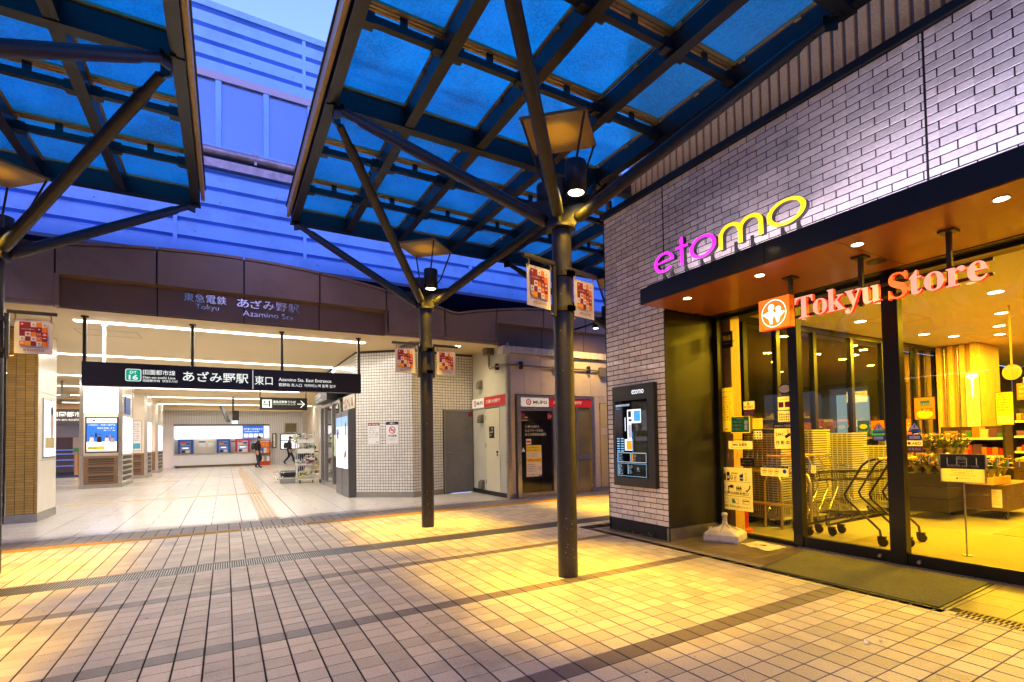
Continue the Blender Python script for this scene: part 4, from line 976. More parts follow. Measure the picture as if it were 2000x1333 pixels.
for i, (x, y, z) in enumerate(sp): bouquet(x, y, z, 0.36 if z > 0.8 else 0.28, i, 'wrapped bouquet of mixed flowers on the flower tables')
q = MB(); q.lathe(9.45, 4.42, [(0.13, 0.86), (0.13, 1.14), (0.12, 1.14), (0.12, 0.9)], 20); single('drum_planter', q, mat('drum', (0.07, 0.055, 0.04), 0.4), 'dark ribbed drum planter at the left end of the flower table', 'planter', (9.45, 4.42, 0.86))
for i, (x0, x1, y0, y1, z0, z1, m) in enumerate(((11.2, 14.8, 2.0, 3.3, 0.1, 0.75, MDW), (11.2, 13.8, 0.2, 1.5, 0.1, 0.8, MDW), (14.6, 15.8, 2.2, 4.0, 0.1, 1.5, MDW))):
    t = thing('produce_shelf', ['low brown produce shelf with crates at the far right inside', 'produce shelf at the right edge inside the store', 'tall shelf of packed goods deep inside the store'][i], 'shelf', (x0, y0, 0)); slatbox(t, x0, x1, y0, y1, z0, z1, m)
    q = MB(); r_ = random.Random(i)
    for k_ in range(60):
        a, b = r_.uniform(x0, x1), r_.uniform(y0, y1); s_ = r_.uniform(0.04, 0.09); q.box(a-s_, a+s_, b-s_, b+s_, z1, z1+r_.uniform(0.04, 0.14), r_.randint(0, 4))
    part('produce', q, fm, t, 'stuff')
q = MB(); r_ = random.Random(2)
# posters inside
def poster(name, x, y0, y1, z0, z1, bg, build, label, lit=False, thick=0.01):
    t = thing(name, label, 'poster', (x, (y0+y1)/2, z0)); q = MB(); q.box(x, x+thick, y1, y0, z0, z1); part('board', q, MATS['black'], t)
    pn = Panel((x-0.0006, y0, z0), (0, -1, 0), lift=0.001); pn.rect(0.008, y0-y1-0.008, 0.008, z1-z0-0.008, bg); build(pn, y0-y1, z1-z0); pn.build('print', t); return t
Wh0 = MATS['white']; lt = mat('lit_paper', (0.8, 0.75, 0.6), 0.5, emit=(1, 0.75, 0.3), es=0.25)
SKYP = mat('print_sky', (0.05, 0.35, 0.5), 0.5)
poster('easel_poster', 9.5, 5.22-0.3, 4.72, 1.22, 1.49, MATS['blue'], lambda p_, w, h: (p_.circle(w/2, h*0.62, w*0.33, MATS['yellow'], 2, ry=h*0.15), p_.text('クリーニング', 0.02, h*0.25, MATS['white'], w=w-0.04)), 'blue poster with a yellow oval above the basket stacks')
poster('easel_poster', 9.5, 4.70, 4.47, 1.22, 1.49, MATS['orange'], lambda p_, w, h: (p_.rect(0.01, w-0.01, 0.01, h*0.4, SKYP, 2), p_.text('6時', 0.04, h*0.45, MATS['darkred'], h=h*0.3, layer=3, bold=0.02), p_.text('24時', 0.06, h*0.1, MATS['blue'], h=h*0.2, layer=3)), 'orange and blue opening hours poster above the basket stacks')
poster('easel_poster', 9.45, 4.40, 4.04, 1.20, 1.50, MATS['orange'], lambda p_, w, h: (p_.text('アルバイト', 0.02, h*0.62, MATS['white'], w=w-0.04, bold=0.02), p_.text('緊急募集', 0.02, h*0.32, MATS['yellow'], w=w-0.04, bold=0.02)), 'orange recruitment poster left of the centre mullion')
poster('hanging_poster', 9.5, 4.02, 3.72, 1.47, 1.83, MATS['orange'], lambda p_, w, h: (p_.circle(w*0.5, h*0.25, w*0.38, MATS['yellow'], 2, ry=h*0.2), p_.rect(w*0.3, w*0.75, h*0.62, h*0.85, MATS['blue'], 2), p_.text('ふるさと', w*0.32, h*0.66, MATS['white'], w=w*0.4, layer=3), p_.text('金沢祭', w*0.3, h*0.35, MATS['red'], w=w*0.6, layer=3, bold=0.02)), 'orange food poster hanging right of the centre mullion')
poster('column_poster', 12.7, 4.44, 4.20, 1.30, 2.45, mat('poster_pale', (0.6, 0.5, 0.45), 0.5), lambda p_, w, h: (p_.circle(w/2, h*0.93, w*0.42, CE, 2, ry=0.05), p_.poly([(w*0.4, h*0.9), (w*0.6, h*0.9), (w*0.52, h*0.55), (w*0.48, h*0.55)], WE, 3), p_.lines(0.04, w-0.04, 0.15, h*0.5, 10, MATS['brownprint'])), 'tall pale poster with a glowing white plume on the timber column')
poster('hanging_notice', 9.5, 2.97, 2.76, 1.35, 1.83, MATS['yellow'], lambda p_, w, h: (p_.lines(0.02, w-0.02, 0.2, h-0.02, 7, MATS['ink']), p_.rect(0.02, w-0.02, 0.03, 0.13, MATS['cream'], 2)), 'yellow notice hanging over the produce at the right edge')
# dense stock deeper inside
PK = [mat('pack_'+a, c, 0.4) for a, c in (('red', (0.45, 0.03, 0.02)), ('green', (0.06, 0.22, 0.04)), ('white', (0.6, 0.58, 0.5)), ('orange', (0.6, 0.2, 0.02)), ('violet', (0.15, 0.06, 0.2)), ('brown', (0.16, 0.08, 0.03)))]
r_ = random.Random(77)
for i, (x, y0, y1, h, lb) in enumerate(((10.9, 3.3, 4.2, 1.35, 'tiered stand of packed goods behind the flower table'), (11.0, 1.0, 2.3, 1.05, 'tiered produce stand of red and violet packs at the right inside'), (13.2, 2.0, 3.9, 1.7, 'tall dark shelf of packed goods beside the timber column'), (14.0, -1.5, 1.5, 1.9, 'long shelf of packed goods far inside at the right'), (11.4, -1.8, 0.6, 1.1, 'low produce stand outside the right edge'), (9.0, -1.6, 0.2, 0.95, 'near produce stand outside the right edge'))):
    t = thing('stock_stand', lb, 'stand', (x, (y0+y1)/2, 0)); q = MB(); q.box(x+0.35, x+0.4, y0, y1, 0, h); q.box(x, x+0.4, y0, y0+0.03, 0, h); q.box(x, x+0.4, y1-0.03, y1, 0, h); part('frame', q, DKW, t)
    z = 0.25; lv = 0; g_ = MB()
    while z < h:
        q = MB(); q.box(x, x+0.35, y0+0.03, y1-0.03, z-0.02, z); part('shelf', q, MDW, t)
        yy = y0+0.05
        while yy < y1-0.12:
            w_ = r_.uniform(0.06, 0.14); hh = r_.uniform(0.08, 0.2); g_.box(x+r_.uniform(0.01, 0.06), x+0.3, yy, yy+w_-0.008, z, z+hh, r_.randint(0, 5)); yy += w_
        q = MB(); q.box(x-0.008, x, y0+0.03, y1-0.03, z-0.03, z+0.01); part('price_rail', q, MATS['cream'], t)
        z += 0.3
    part('packed_goods', g_, PK, t, 'stuff')
for i, (x, y, z, w_, lb) in enumerate(((9.0, 2.2, 2.2, 0.5, 'narrow red and white price banner above the produce'), (10.8, 3.1, 1.75, 0.4, 'small orange card on a stand above the packed goods'), (11.0, 1.9, 1.6, 0.35, 'pink product card above the produce stand'), (12.9, 3.6, 2.0, 0.5, 'white product card beside the timber column'))):
    poster('price_card', x, y, y-w_, z, z+0.28, [MATS['red'], MATS['orange'], mat('card_pink', (0.6, 0.25, 0.25), 0.5), Wh0][i], lambda p_, w, h: p_.lines(0.03, w-0.03, 0.03, h-0.03, 3, MATS['ink'] if i > 1 else Wh0), lb)
# vending style lit case behind the partition
t = thing('display_case', 'brightly lit glass case of dishes seen beyond the partition', 'display case', (10.3, 5.3, 0))
q = MB(); q.box(9.9, 10.7, 5.2, 5.5, 0, 1.25); part('base', q, MATS['grey'], t)
q = MB(); q.box(9.9, 10.7, 5.3, 5.5, 1.25, 2.0); part('lit_back', q, mat('case_glow', (0.5, 0.6, 0.6), 0.5, emit=(0.55, 0.8, 0.75), es=0.9), t)
# ---------------------------------------------------------------- stickers and notices on the glass
def sticker(name, b, build, label, x=5.535, bgm=None, cat='notice', skew=0.0, th=0.003):
    y0, y1, z0, z1 = b; t = thing(name, label, cat, (x, (y0+y1)/2, z0)); q = MB(); q.quad((x+th, y0, z0), (x+th, y1, z0), (x+th, y1, z1), (x+th, y0, z1)); part('sheet', q, bgm or PCR, t)
    pn = Panel((x-0.0003, y0, z0), (0, -1, 0), lift=0.0008); build(pn, y0-y1, z1-z0)
    if pn.mb.v: pn.build('print', t)
    return t
PCR = papermat('paper_cream', (0.85, 0.78, 0.62)); PWH = papermat('paper_white', (0.85, 0.83, 0.8))
K = MATS['ink']; Rd = MATS['red']; Wh = MATS['white']
YP = papermat('yellow_paper', (0.85, 0.68, 0.10))
sticker('cart_notice', (4.66, 4.40, 1.33, 1.90), lambda p, w, h: (p.text('ショッピングカートについて', 0.02, h-0.06, K, w=w-0.04, bold=0.02), [p.text(s_, 0.02, h-0.13-0.033*i, Rd if i < 4 or i in (7,) else K, w=(w-0.04)*(0.8+0.05*(i % 4)), h=0.024, bold=0.01) for i, s_ in enumerate(('お客様からの要望により', 'ショッピングカートの', '店外への持ち出しは', '固く禁止に致します', '傷めがある為、お断り', 'させて頂きます', 'お客様のご協力をどうぞ', 'よろしくお願いします', 'ご理解のほどお願い', '申し上げます'))], p.text('東急ストア', w*0.45, 0.02, K, w=w*0.45, bold=0.02)), 'tall yellow shopping cart notice taped by the timber post', bgm=YP)
sticker('green_notice', (4.445, 4.16, 1.306, 1.523), lambda p, w, h: (p.rect(0.012, w-0.012, 0.012, h-0.012, MATS['green'], 1), p.text('お客様各位', w*0.3, h*0.8, Wh, w=w*0.4), p.lines(0.02, w*0.62, 0.03, h*0.78, 3, Wh), p.circle(w*0.8, h*0.62, 0.028, Wh, 2), p.rect(w*0.72, w*0.88, h*0.18, h*0.48, Wh, 2)), 'green notice with white writing on the glass beside the yellow notice', x=5.531, bgm=YP)
sticker('point_sticker', (4.25, 4.09, 1.60, 1.70), lambda p, w, h: (p.text('R', w*0.38, h*0.45, MATS['darkred'], h=h*0.45, bold=0.02), p.text('POINT', w*0.1, h*0.1, MATS['darkred'], w=w*0.8, bold=0.02)), 'small pale sticker reading R POINT on the left glass', cat='sticker')
sticker('point_sticker', (4.25, 4.09, 1.515, 1.585), lambda p, w, h: p.lines(0.01, w-0.01, 0.01, h-0.01, 2, Wh), 'small dark red sticker under the R POINT sticker', bgm=MATS['darkred'], cat='sticker')
sticker('small_notice', (4.125, 3.985, 1.353, 1.483), lambda p, w, h: p.lines(0.015, w-0.015, 0.01, h-0.01, 4, MATS['brownprint']), 'small yellow notice right of the green notice', bgm=YP)
sticker('pay_sticker', (4.115, 3.995, 1.228, 1.331), lambda p, w, h: [p.rect(0.008+w*0.31*i, w*0.27+w*0.31*i, 0.008+h*0.31*j, h*0.25+h*0.31*j, [MATS['blue'], Rd, MATS['grey']][(i+j) % 3]) for i in range(3) for j in range(3)], 'small white payment logos sticker on the left glass', bgm=PWH, cat='sticker')
sticker('mmk_sticker', (4.497, 4.137, 1.103, 1.206), lambda p, w, h: (p.text('MMK 設置店', w*0.18, h*0.36, MATS['darkred'], w=w*0.6, bold=0.02), p.text('各種料金のお支払い出来ます', w*0.15, h*0.75, K, w=w*0.6), p.text('ご利用のお客様はお申しつけ下さい', w*0.06, h*0.1, K, w=w*0.85)), 'white strip sticker reading MMK on the left glass', bgm=PWH, cat='sticker')
sticker('thanks_sticker', (4.323, 4.116, 0.889, 0.991), lambda p, w, h: (p.text('またのご来店を', 0.04, h*0.6, MATS['yellow'], w=w-0.08), p.text('お待ちしております。', 0.02, h*0.25, MATS['yellow'], w=w-0.04)), 'black strip sticker with yellow writing above the liquor sign', bgm=MATS['black'], cat='sticker')
def liq(p, w, h):
    p.rect(0.02, w-0.02, h*0.665, h*0.672, K); p.rect(0.02, w-0.02, h*0.325, h*0.332, K)
    p.poly([(0.075, 0.375), (0.105, 0.375), (0.105, 0.455), (0.095, 0.475), (0.095, 0.51), (0.085, 0.51), (0.085, 0.475), (0.075, 0.455)], K)
    p.rect(0.12, 0.16, 0.375, 0.45, K); p.circle(0.14, 0.46, 0.026, K); p.ring(0.165, 0.415, 0.014, 0.022, K); p.rect(0.127, 0.153, 0.40, 0.435, Wh, 2)
    p.text('酒', 0.185, 0.38, K, h=0.10, bold=0.02); p.rect(0.315, 0.37, 0.38, 0.455, K); p.rect(0.315, 0.37, 0.4, 0.42, Wh, 2); p.poly([(0.34, 0.455), (0.37, 0.455), (0.37, 0.48)], K)
    for i, ch in enumerate('タバコ'): p.text(ch, 0.395, 0.455-i*0.036, K, h=0.026, bold=0.02)
    p.ring(0.065, 0.295, 0.022, 0.028, K, ); p.rect(0.055, 0.075, 0.245, 0.268, K)
    p.rect(0.135, 0.21, 0.285, 0.305, K); p.rect(0.135, 0.15, 0.26, 0.29, K); p.circle(0.185, 0.3, 0.022, K); p.circle(0.142, 0.245, 0.009, K); p.rect(0.205, 0.218, 0.275, 0.32, K)
    for i in range(3): p.poly([(0.262+0.028*i, 0.262), (0.282+0.028*i, 0.262), (0.285+0.028*i, 0.28), (0.272+0.028*i, 0.315), (0.259+0.028*i, 0.28)], K)
    p.rect(0.255, 0.345, 0.246, 0.252, K); p.poly([(0.40, 0.245), (0.43, 0.245), (0.47, 0.29), (0.475, 0.325), (0.455, 0.325), (0.455, 0.295), (0.425, 0.262), (0.40, 0.262)], K)
    p.text('各種公共料金窓口', 0.07, 0.195, K, w=0.37, h=0.04, bold=0.02)
    for i in range(3): p.frame(0.03+0.16*i, 0.13+0.16*i, 0.085, 0.145, 0.003, K)
    p.poly([(0.195, 0.09), (0.25, 0.09), (0.225, 0.14), (0.195, 0.14)], MATS['green'], 1); p.rect(0.353, 0.447, 0.12, 0.132, K, 1); p.rect(0.36, 0.378, 0.095, 0.11, MATS['orange'], 1); p.text('PASMO', 0.04, 0.09, MATS['darkred'], w=0.06)
    p.text('PASMO', 0.03, 0.035, MATS['darkred'], w=0.11, bold=0.03); p.text('Suica', 0.155, 0.035, MATS['green'], w=0.09, bold=0.02); p.text('各種クレジットカード', 0.255, 0.03, K, w=0.22, h=0.026, bold=0.02)
t = sticker('liquor_sign', (4.649, 4.15, 0.325, 0.869), liq, 'large white services sign with liquor, tap, gas and phone symbols', bgm=papermat('sign_cream', (0.8, 0.74, 0.6), 0.5), cat='sign', x=5.528)
sticker('camera_sticker', (3.829, 3.605, 1.114, 1.410), lambda p, w, h: (p.rect(0, w, h*0.8, h, K, 1), p.text('安全カメラ設置', 0.01, h*0.85, Wh, w=w-0.02, layer=2, bold=0.02), p.text('24H', 0.02, h*0.5, K, w=w*0.4, bold=0.01), p.poly([(w*0.6, h*0.5), (w*0.9, h*0.62), (w*0.95, h*0.52), (w*0.68, h*0.4)], K), p.rect(w*0.78, w*0.82, h*0.55, h*0.75, K), p.text('作 動 中', 0.02, h*0.14, K, w=w-0.05, h=h*0.18, bold=0.02)), 'cream camera notice reading 24H on the left pane', bgm=PCR)
def nos(p, w, h):
    p.rect(0, w, h*0.78, h, K, 1); p.text('お客様のご協力をお願い致します', 0.02, h*0.83, Wh, w=w-0.04)
    for i in range(3): p.ring(0.055+0.08*i, h*0.48, 0.024, 0.03, Rd, 2); p.rect(0.04+0.08*i, 0.07+0.08*i, h*0.43, h*0.53, K, 1); p.text('禁止です', 0.03+0.08*i, h*0.1, K, w=0.05)
    p.circle(0.32, h*0.5, 0.025, MATS['blue'])
sticker('prohibition_sticker', (4.03, 3.66, 0.783, 0.911), nos, 'wide white sticker with three red prohibition rings', bgm=PCR, cat='sticker')
t = thing('round_sticker', 'round black and white sticker above the payment stickers', 'sticker', (5.535, 3.67, 1.8)); pn = Panel((5.5345, 3.76, 1.75), (0, -1, 0), lift=0.0008); pn.circle(0.088, 0.062, 0.085, K, 0, ry=0.06); pn.circle(0.088, 0.062, 0.078, Wh, 1, ry=0.045); pn.text('セルフレジコーナー', 0.02, 0.055, K, w=0.135); pn.build('print', t)
sticker('app_sticker', (3.77, 3.605, 1.565, 1.723), lambda p, w, h: (p.text('どちらもたまる!', 0.01, h*0.75, MATS['blue'], w=w-0.02), p.rect(0.01, w*0.45, h*0.2, h*0.6, MATS['darkred']), p.rect(w*0.55, w-0.01, h*0.2, h*0.6, MATS['darkred'])), 'white sticker with two dark red squares on the left pane', bgm=PWH, cat='sticker')
sticker('app_sticker', (3.776, 3.605, 1.424, 1.560), lambda p, w, h: (p.frame(0, w, 0, h, 0.006, MATS['blue']), p.text('R Pay', 0.015, h*0.66, MATS['darkred'], w=w*0.35), [p.rect(0.02+w*0.16*i, 0.02+w*0.16*i+w*0.1, 0.02+h*0.22*j, 0.02+h*0.22*j+h*0.13, [Rd, MATS['blue'], MATS['orange'], MATS['green']][(i+2*j) % 4]) for i in range(5) for j in range(3)]), 'white sticker of payment logos with a blue rim', bgm=PWH, cat='sticker')
sticker('smoking_sticker', (3.387, 3.331, 0.844, 0.932), lambda p, w, h: (p.ring(w/2, h*0.62, 0.016, 0.021, Rd, 1), p.text('禁煙', 0.012, h*0.12, K, w=w*0.55)), 'tiny no smoking sticker low on the sliding door', bgm=PCR, cat='sticker')
t = thing('fire_extinguisher_sign', 'small dark plate with yellow fire extinguisher characters on the post', 'sign', (5.5, 4.44, 2.45)); q = MB(); q.box(5.50, 5.512, 4.36, 4.52, 2.412, 2.62); q.box(5.512, 5.62, 4.43, 4.45, 2.5, 2.52); part('plate', q, MATS['black'], t)
pn = Panel((5.4995, 4.52, 2.412), (0, -1, 0)); pn.text('消火器', 0.015, 0.09, MATS['yellow'], w=0.13, h=0.07, bold=0.02); pn.text('FIRE EXTINGUISHER', 0.02, 0.05, MATS['yellow'], w=0.12); pn.build('print', t)
def warn(p, w, h):
    p.poly([(0.002, h*0.25), (w-0.002, h*0.25), (w/2, h)], MATS['blue']); p.poly([(w*0.14, h*0.31), (w*0.86, h*0.31), (w/2, h*0.9)], Wh, 2); p.rect(w*0.45, w*0.55, h*0.42, h*0.76, MATS['blue'], 3); p.rect(0, w, 0, h*0.2, MATS['blue'], 1)
for nm, b in (('right of the centre mullion', (2.40, 2.29, 1.28, 1.375)), ('left of the centre mullion', (2.72, 2.60, 1.276, 1.38))):
    t = thing('warning_sticker', 'blue triangle door warning sticker '+nm, 'sticker', (5.536, b[0], b[2])); pn = Panel((5.5355, b[0], b[2]), (0, -1, 0), lift=0.0008); warn(pn, b[0]-b[1], b[3]-b[2]); pn.build('print', t)
for nm, b, sg in (('right of the centre mullion', (2.41, 2.28, 1.204, 1.259), 1), ('left of the centre mullion', (2.73, 2.60, 1.20, 1.255), -1)):
    t = thing('arrow_sticker', 'blue and white sliding door arrow sticker '+nm, 'sticker', (5.536, b[0], b[2])); pn = Panel((5.5355, b[0], b[2]), (0, -1, 0), lift=0.0008); w, h = b[0]-b[1], b[3]-b[2]
    pts = [(0, 0), (w*0.85, 0), (w, h/2), (w*0.85, h), (0, h)]; pts = pts if sg > 0 else [(w-a, c) for a, c in pts][::-1]
    pn.poly(pts, MATS['blue']); pn.rect(w*0.15, w*0.82, h*0.25, h*0.75, Wh, 2); pn.text('自動ドア', w*0.2, h*0.32, MATS['blue'], w=w*0.55, layer=3); pn.build('print', t)
sticker('aed_sticker', (2.415, 2.285, 1.148, 1.20), lambda p, w, h: (p.circle(w*0.15, h*0.5, h*0.28, Rd), p.text('AED', w*0.32, h*0.2, K, w=w*0.6, bold=0.02)), 'white AED sticker with a red heart beside the centre mullion', bgm=PCR, cat='sticker')
sticker('aed_sticker', (2.415, 2.285, 1.09, 1.145), lambda p, w, h: p.text('設置施設', 0.01, h*0.3, Wh, w=w-0.02), 'dark red strip sticker under the AED sticker', bgm=MATS['darkred'], cat='sticker')
# ---------------------------------------------------------------- parasol base, paper, litter
PLA = mat('white_plastic', (0.62, 0.58, 0.5), 0.45, var=0.08, vs=12, dirt=0.35, ds=5)
t = thing('parasol_base', 'weathered white plastic parasol base standing by the black panel', 'parasol base', (5.22, 4.33, 0))
q = MB(); bm = bmesh.new()
c_ = Vector((5.22, 4.33)); hw = 0.21
ringz = [(0.0, 1.0, 0.03), (0.02, 1.03, 0.05), (0.085, 1.0, 0.05), (0.10, 0.93, 0.05), (0.125, 0.80, 0.06), (0.165, 0.3, 0.02), (0.185, 0.15, 0.02), (0.22, 0.14, 0.02)]
def rrect(s_, r_, z):
    a = hw*s_; pts = []; rr = min(r_, a*0.9)
    for k_, (sx, sy) in enumerate(((1, 1), (-1, 1), (-1, -1), (1, -1))):
        for j in range(5):
            th = math.pi/2*k_+math.pi/2*j/4; pts.append((sx*(a-rr)+rr*math.cos(th), sy*(a-rr)+rr*math.sin(th)))
    cs, sn = math.cos(R(22)), math.sin(R(22)); return [(c_.x+x*cs-y*sn, c_.y+x*sn+y*cs, z) for x, y in pts]
vs = []; 
for z, s_, r_ in ringz: vs += rrect(s_, r_, z)
fs = [(i*20+k_, i*20+(k_+1) % 20, (i+1)*20+(k_+1) % 20, (i+1)*20+k_) for i in range(len(ringz)-1) for k_ in range(20)]
q.add(vs, fs, 0, False); q.add(vs[-20:], [tuple(range(20))], 0); part('tank', q, PLA, t)
q = MB(); q.lathe(c_.x, c_.y, [(0.032, 0.19), (0.028, 0.29), (0.036, 0.29), (0.036, 0.325), (0.022, 0.33), (0.0, 0.33)], 20); part('neck', q, PLA, t)
q = MB()
for k_ in range(8):
    a = k_*math.pi/4+R(22); d = Vector((math.cos(a), math.sin(a), 0)); q.bar(Vector((c_.x, c_.y, 0.192))+d*0.035, Vector((c_.x, c_.y, 0.128))+d*0.165, 0.006, 0.006)
part('rib', q, mat('rib_grime', (0.3, 0.27, 0.2), 0.6), t)
q = MB(); q.lathe(c_.x-0.03, c_.y+0.19, [(0.0, 0.135), (0.035, 0.135), (0.035, 0.115), (0.04, 0.10)], 16); part('filler_cap', q, PLA, t)
PAP = mat('paper', (0.7, 0.66, 0.52), 0.6, var=0.15, vs=12)
t = thing('floor_sheet', 'crumpled pale printed sheet stuck on the dark apron tiles', 'sheet', (5.2, 3.8, 0))
q = MB(); pts = [(5.13, 4.04), (5.05, 3.60), (5.40, 3.62), (5.42, 4.02)]; n_ = 8; vs = []
for j in range(n_+1):
    for i in range(n_+1):
        a, b = i/n_, j/n_; x = (pts[0][0]*(1-a)+pts[1][0]*a)*(1-b)+(pts[3][0]*(1-a)+pts[2][0]*a)*b; y = (pts[0][1]*(1-a)+pts[1][1]*a)*(1-b)+(pts[3][1]*(1-a)+pts[2][1]*a)*b
        vs.append((x, y, 0.006+0.005*math.sin(i*1.7+j)*math.cos(j*1.3)))
q.add(vs, [(j*(n_+1)+i, j*(n_+1)+i+1, (j+1)*(n_+1)+i+1, (j+1)*(n_+1)+i) for j in range(n_) for i in range(n_)], 0, True); part('sheet', q, PAP, t)
pn = Panel((5.13, 4.02, 0.014), (-0.1, -1, 0), (1, 0, 0), 0.0006); pn.frame(0.02, 0.4, 0.02, 0.25, 0.008, MATS['grey']); pn.circle(0.2, 0.14, 0.04, MATS['amber']); pn.circle(0.24, 0.12, 0.02, K); pn.circle(0.12, 0.1, 0.02, MATS['grey']); pn.build('print', t)
r_ = random.Random(4)
for i, (x, y, s_, lb) in enumerate(((3.32, 1.72, 0.03, 'crumpled white tissue scrap lying on the yellow lit tiles'), (3.43, 1.68, 0.022, 'smaller tissue scrap beside the larger one on the tiles'))):
    q = MB(); vs = [(x+r_.uniform(-s_, s_), y+r_.uniform(-s_, s_), r_.uniform(0.002, 0.016)) for _ in range(12)]
    q.add(vs, [(0, 1, 2), (2, 3, 4), (4, 5, 6), (6, 7, 8), (8, 9, 10), (10, 11, 0), (0, 4, 8), (1, 5, 9), (3, 7, 11)]); single('tissue_scrap', q, Wh, lb, 'litter', (x, y, 0))
for i, (x, y) in enumerate(((1.2, 3.6), (2.2, 3.2), (1.9, 3.75), (2.35, 2.55), (1.5, 5.2), (0.4, 5.6), (3.5, 3.3), (4.2, 4.3))):
    q = MB(); a = r_.uniform(0, 3); d = Vector((math.cos(a), math.sin(a), 0)); u = Vector((-d.y, d.x, 0)); c = Vector((x, y, 0.002))
    q.add([c-d*0.02, c+u*0.006, c+d*0.02+Vector((0, 0, 0.004)), c-u*0.006], [(0, 1, 2, 3)]); single('dead_leaf', q, MATS['brownprint'], 'tiny dry leaf fragment on the plaza tiles', 'leaf', (x, y, 0), 'leaf fragments on the plaza tiles')
# ---------------------------------------------------------------- station building: fascia, upper wall, hall
FAS = mat('fascia_panel', (0.24, 0.17, 0.13), 0.45, var=0.12, vs=3, bump=0.08, bs=40, dirt=0.3, ds=1.1, isl=0.05, spec=0.4)
FAD = mat('fascia_dark', (0.15, 0.095, 0.065), 0.5, var=0.12, vs=3, bump=0.05, bs=40)
JNT = mat('joint_dark', (0.02, 0.017, 0.017), 0.7)
st = thing('station_building', 'station building with brown arched fascia and blue corrugated upper wall', 'building', (0, 10.0, 0))
def top(x):
    # arches meeting in a valley at x = 4.02
    if x <= 4.02: return 3.90+0.52*max(0.0, math.cos((x-0.1)/3.95*math.pi/2))**0.9 if x > -3.85 else 3.90+0.52*max(0.0, math.cos((x+7.9)/3.95*math.pi/2))**0.9
    return 3.90+0.45*math.sin(min(math.pi, (x-4.02)/8.0*math.pi))**0.8
q = MB(); q.box(-9, 14, 10.2, 10.3, 3.34, 3.86); part('fascia_backing', q, JNT, st)
js = [-2.09+1.174*i for i in range(-5, 12)]
for a, b in zip(js[:-1], js[1:]):
    block = (b <= -2.0) or (2.5 < a < 4.9)
    n_ = 8; xsb = [a+0.012+(b-a-0.024)*i/n_ for i in range(n_+1)]
    zb = 3.335 if block else 3.80
    for (lo, hi, yy) in ((zb+ (0.045 if block else 0), 'cap', 10.0),):
        q = MB(); poly = [(xsb[0], lo), (xsb[-1], lo)]+[(x, top(x)-0.055) for x in reversed(xsb)]
        q.prism(poly, (0, yy, 0), (1, 0, 0), (0, 0, 1), (0, 0.06, 0)); part('fascia_panel', q, FAS, st)
    q = MB(); poly = [(x, top(x)-0.042) for x in xsb]+[(x, top(x)) for x in reversed(xsb)]
    q.prism(poly, (0, 9.985, 0), (1, 0, 0), (0, 0, 1), (0, 0.3, 0)); part('coping_panel', q, FAS, st)
    q = MB(); poly = [(x, 3.8) for x in (a, b)]+[(x, top(x)-0.03) for x in reversed([a+(b-a)*i/n_ for i in range(n_+1)])]
    q.prism(poly, (0, 10.062, 0), (1, 0, 0), (0, 0, 1), (0, 0.2, 0)); part('fascia_backing', q, JNT, st)
    if block:
        q = MB(); q.box(a+ (0.012 if abs(a+2.09) > .1 else 0), b-0.012, 9.99, 10.06, 3.32, 3.362); part('base_panel', q, FAS, st)
    else:
        q = MB(); q.prism([(0, 3.80), (0.10, 3.765), (0.10, 3.80)], (a+0.004, 10.0, 0), (0, 1, 0), (0, 0, 1), (b-a-0.008, 0, 0)); part('soffit_strip', q, FAD, st)
        q = MB(); q.box(a+0.008, b-0.008, 10.10, 10.15, 3.335, 3.80); part('name_panel', q, FAD, st)
        q = MB(); q.box(a-0.01, b+0.01, 10.12, 10.2, 3.335, 3.80); part('fascia_backing', q, JNT, st)
# cheeks where the full height blocks start
for x in (-2.10, 2.60, 4.92): q = MB(); q.box(x, x+0.05, 10.0, 10.12, 3.335, 3.80); part('block_cheek', q, FAS, st)
# station name letters
nl = thing('station_name', 'raised metal station name letters on the brown fascia', 'sign', (0.3, 10.09, 3.5))
LM = mat('letter_metal', (0.55, 0.53, 0.55), 0.25, 0.75)
for body, x, z, w, h in (('東急電鉄', -0.585, 3.60, 0.60, 0.135), ('Tokyu', -0.42, 3.47, 0.32, 0.105), ('あざみ野駅', 0.15, 3.59, 0.96, 0.145), ('Azamino Sta.', 0.24, 3.45, 0.79, 0.095)):
    ws = []; xx = x; tot = tmesh(body)[2]; sc = w/tot
    if body[0] < 'z':
        pn = Panel((x, 10.10, z), (1, 0, 0)); pn.text(body, 0, 0, (LM, MATS['black']), w=w, h=h, ext=0.022); pn.build('letters', nl)
    else:
        n_ = len(body); cwid = w/n_
        for i, ch in enumerate(body):
            pn = Panel((x+i*cwid+cwid*0.04, 10.10, z), (1, 0, 0)); pn.text(ch, 0, 0, (LM, MATS['black']), w=cwid*0.9, h=h, ext=0.022, bold=0.008); pn.build('letter', nl)
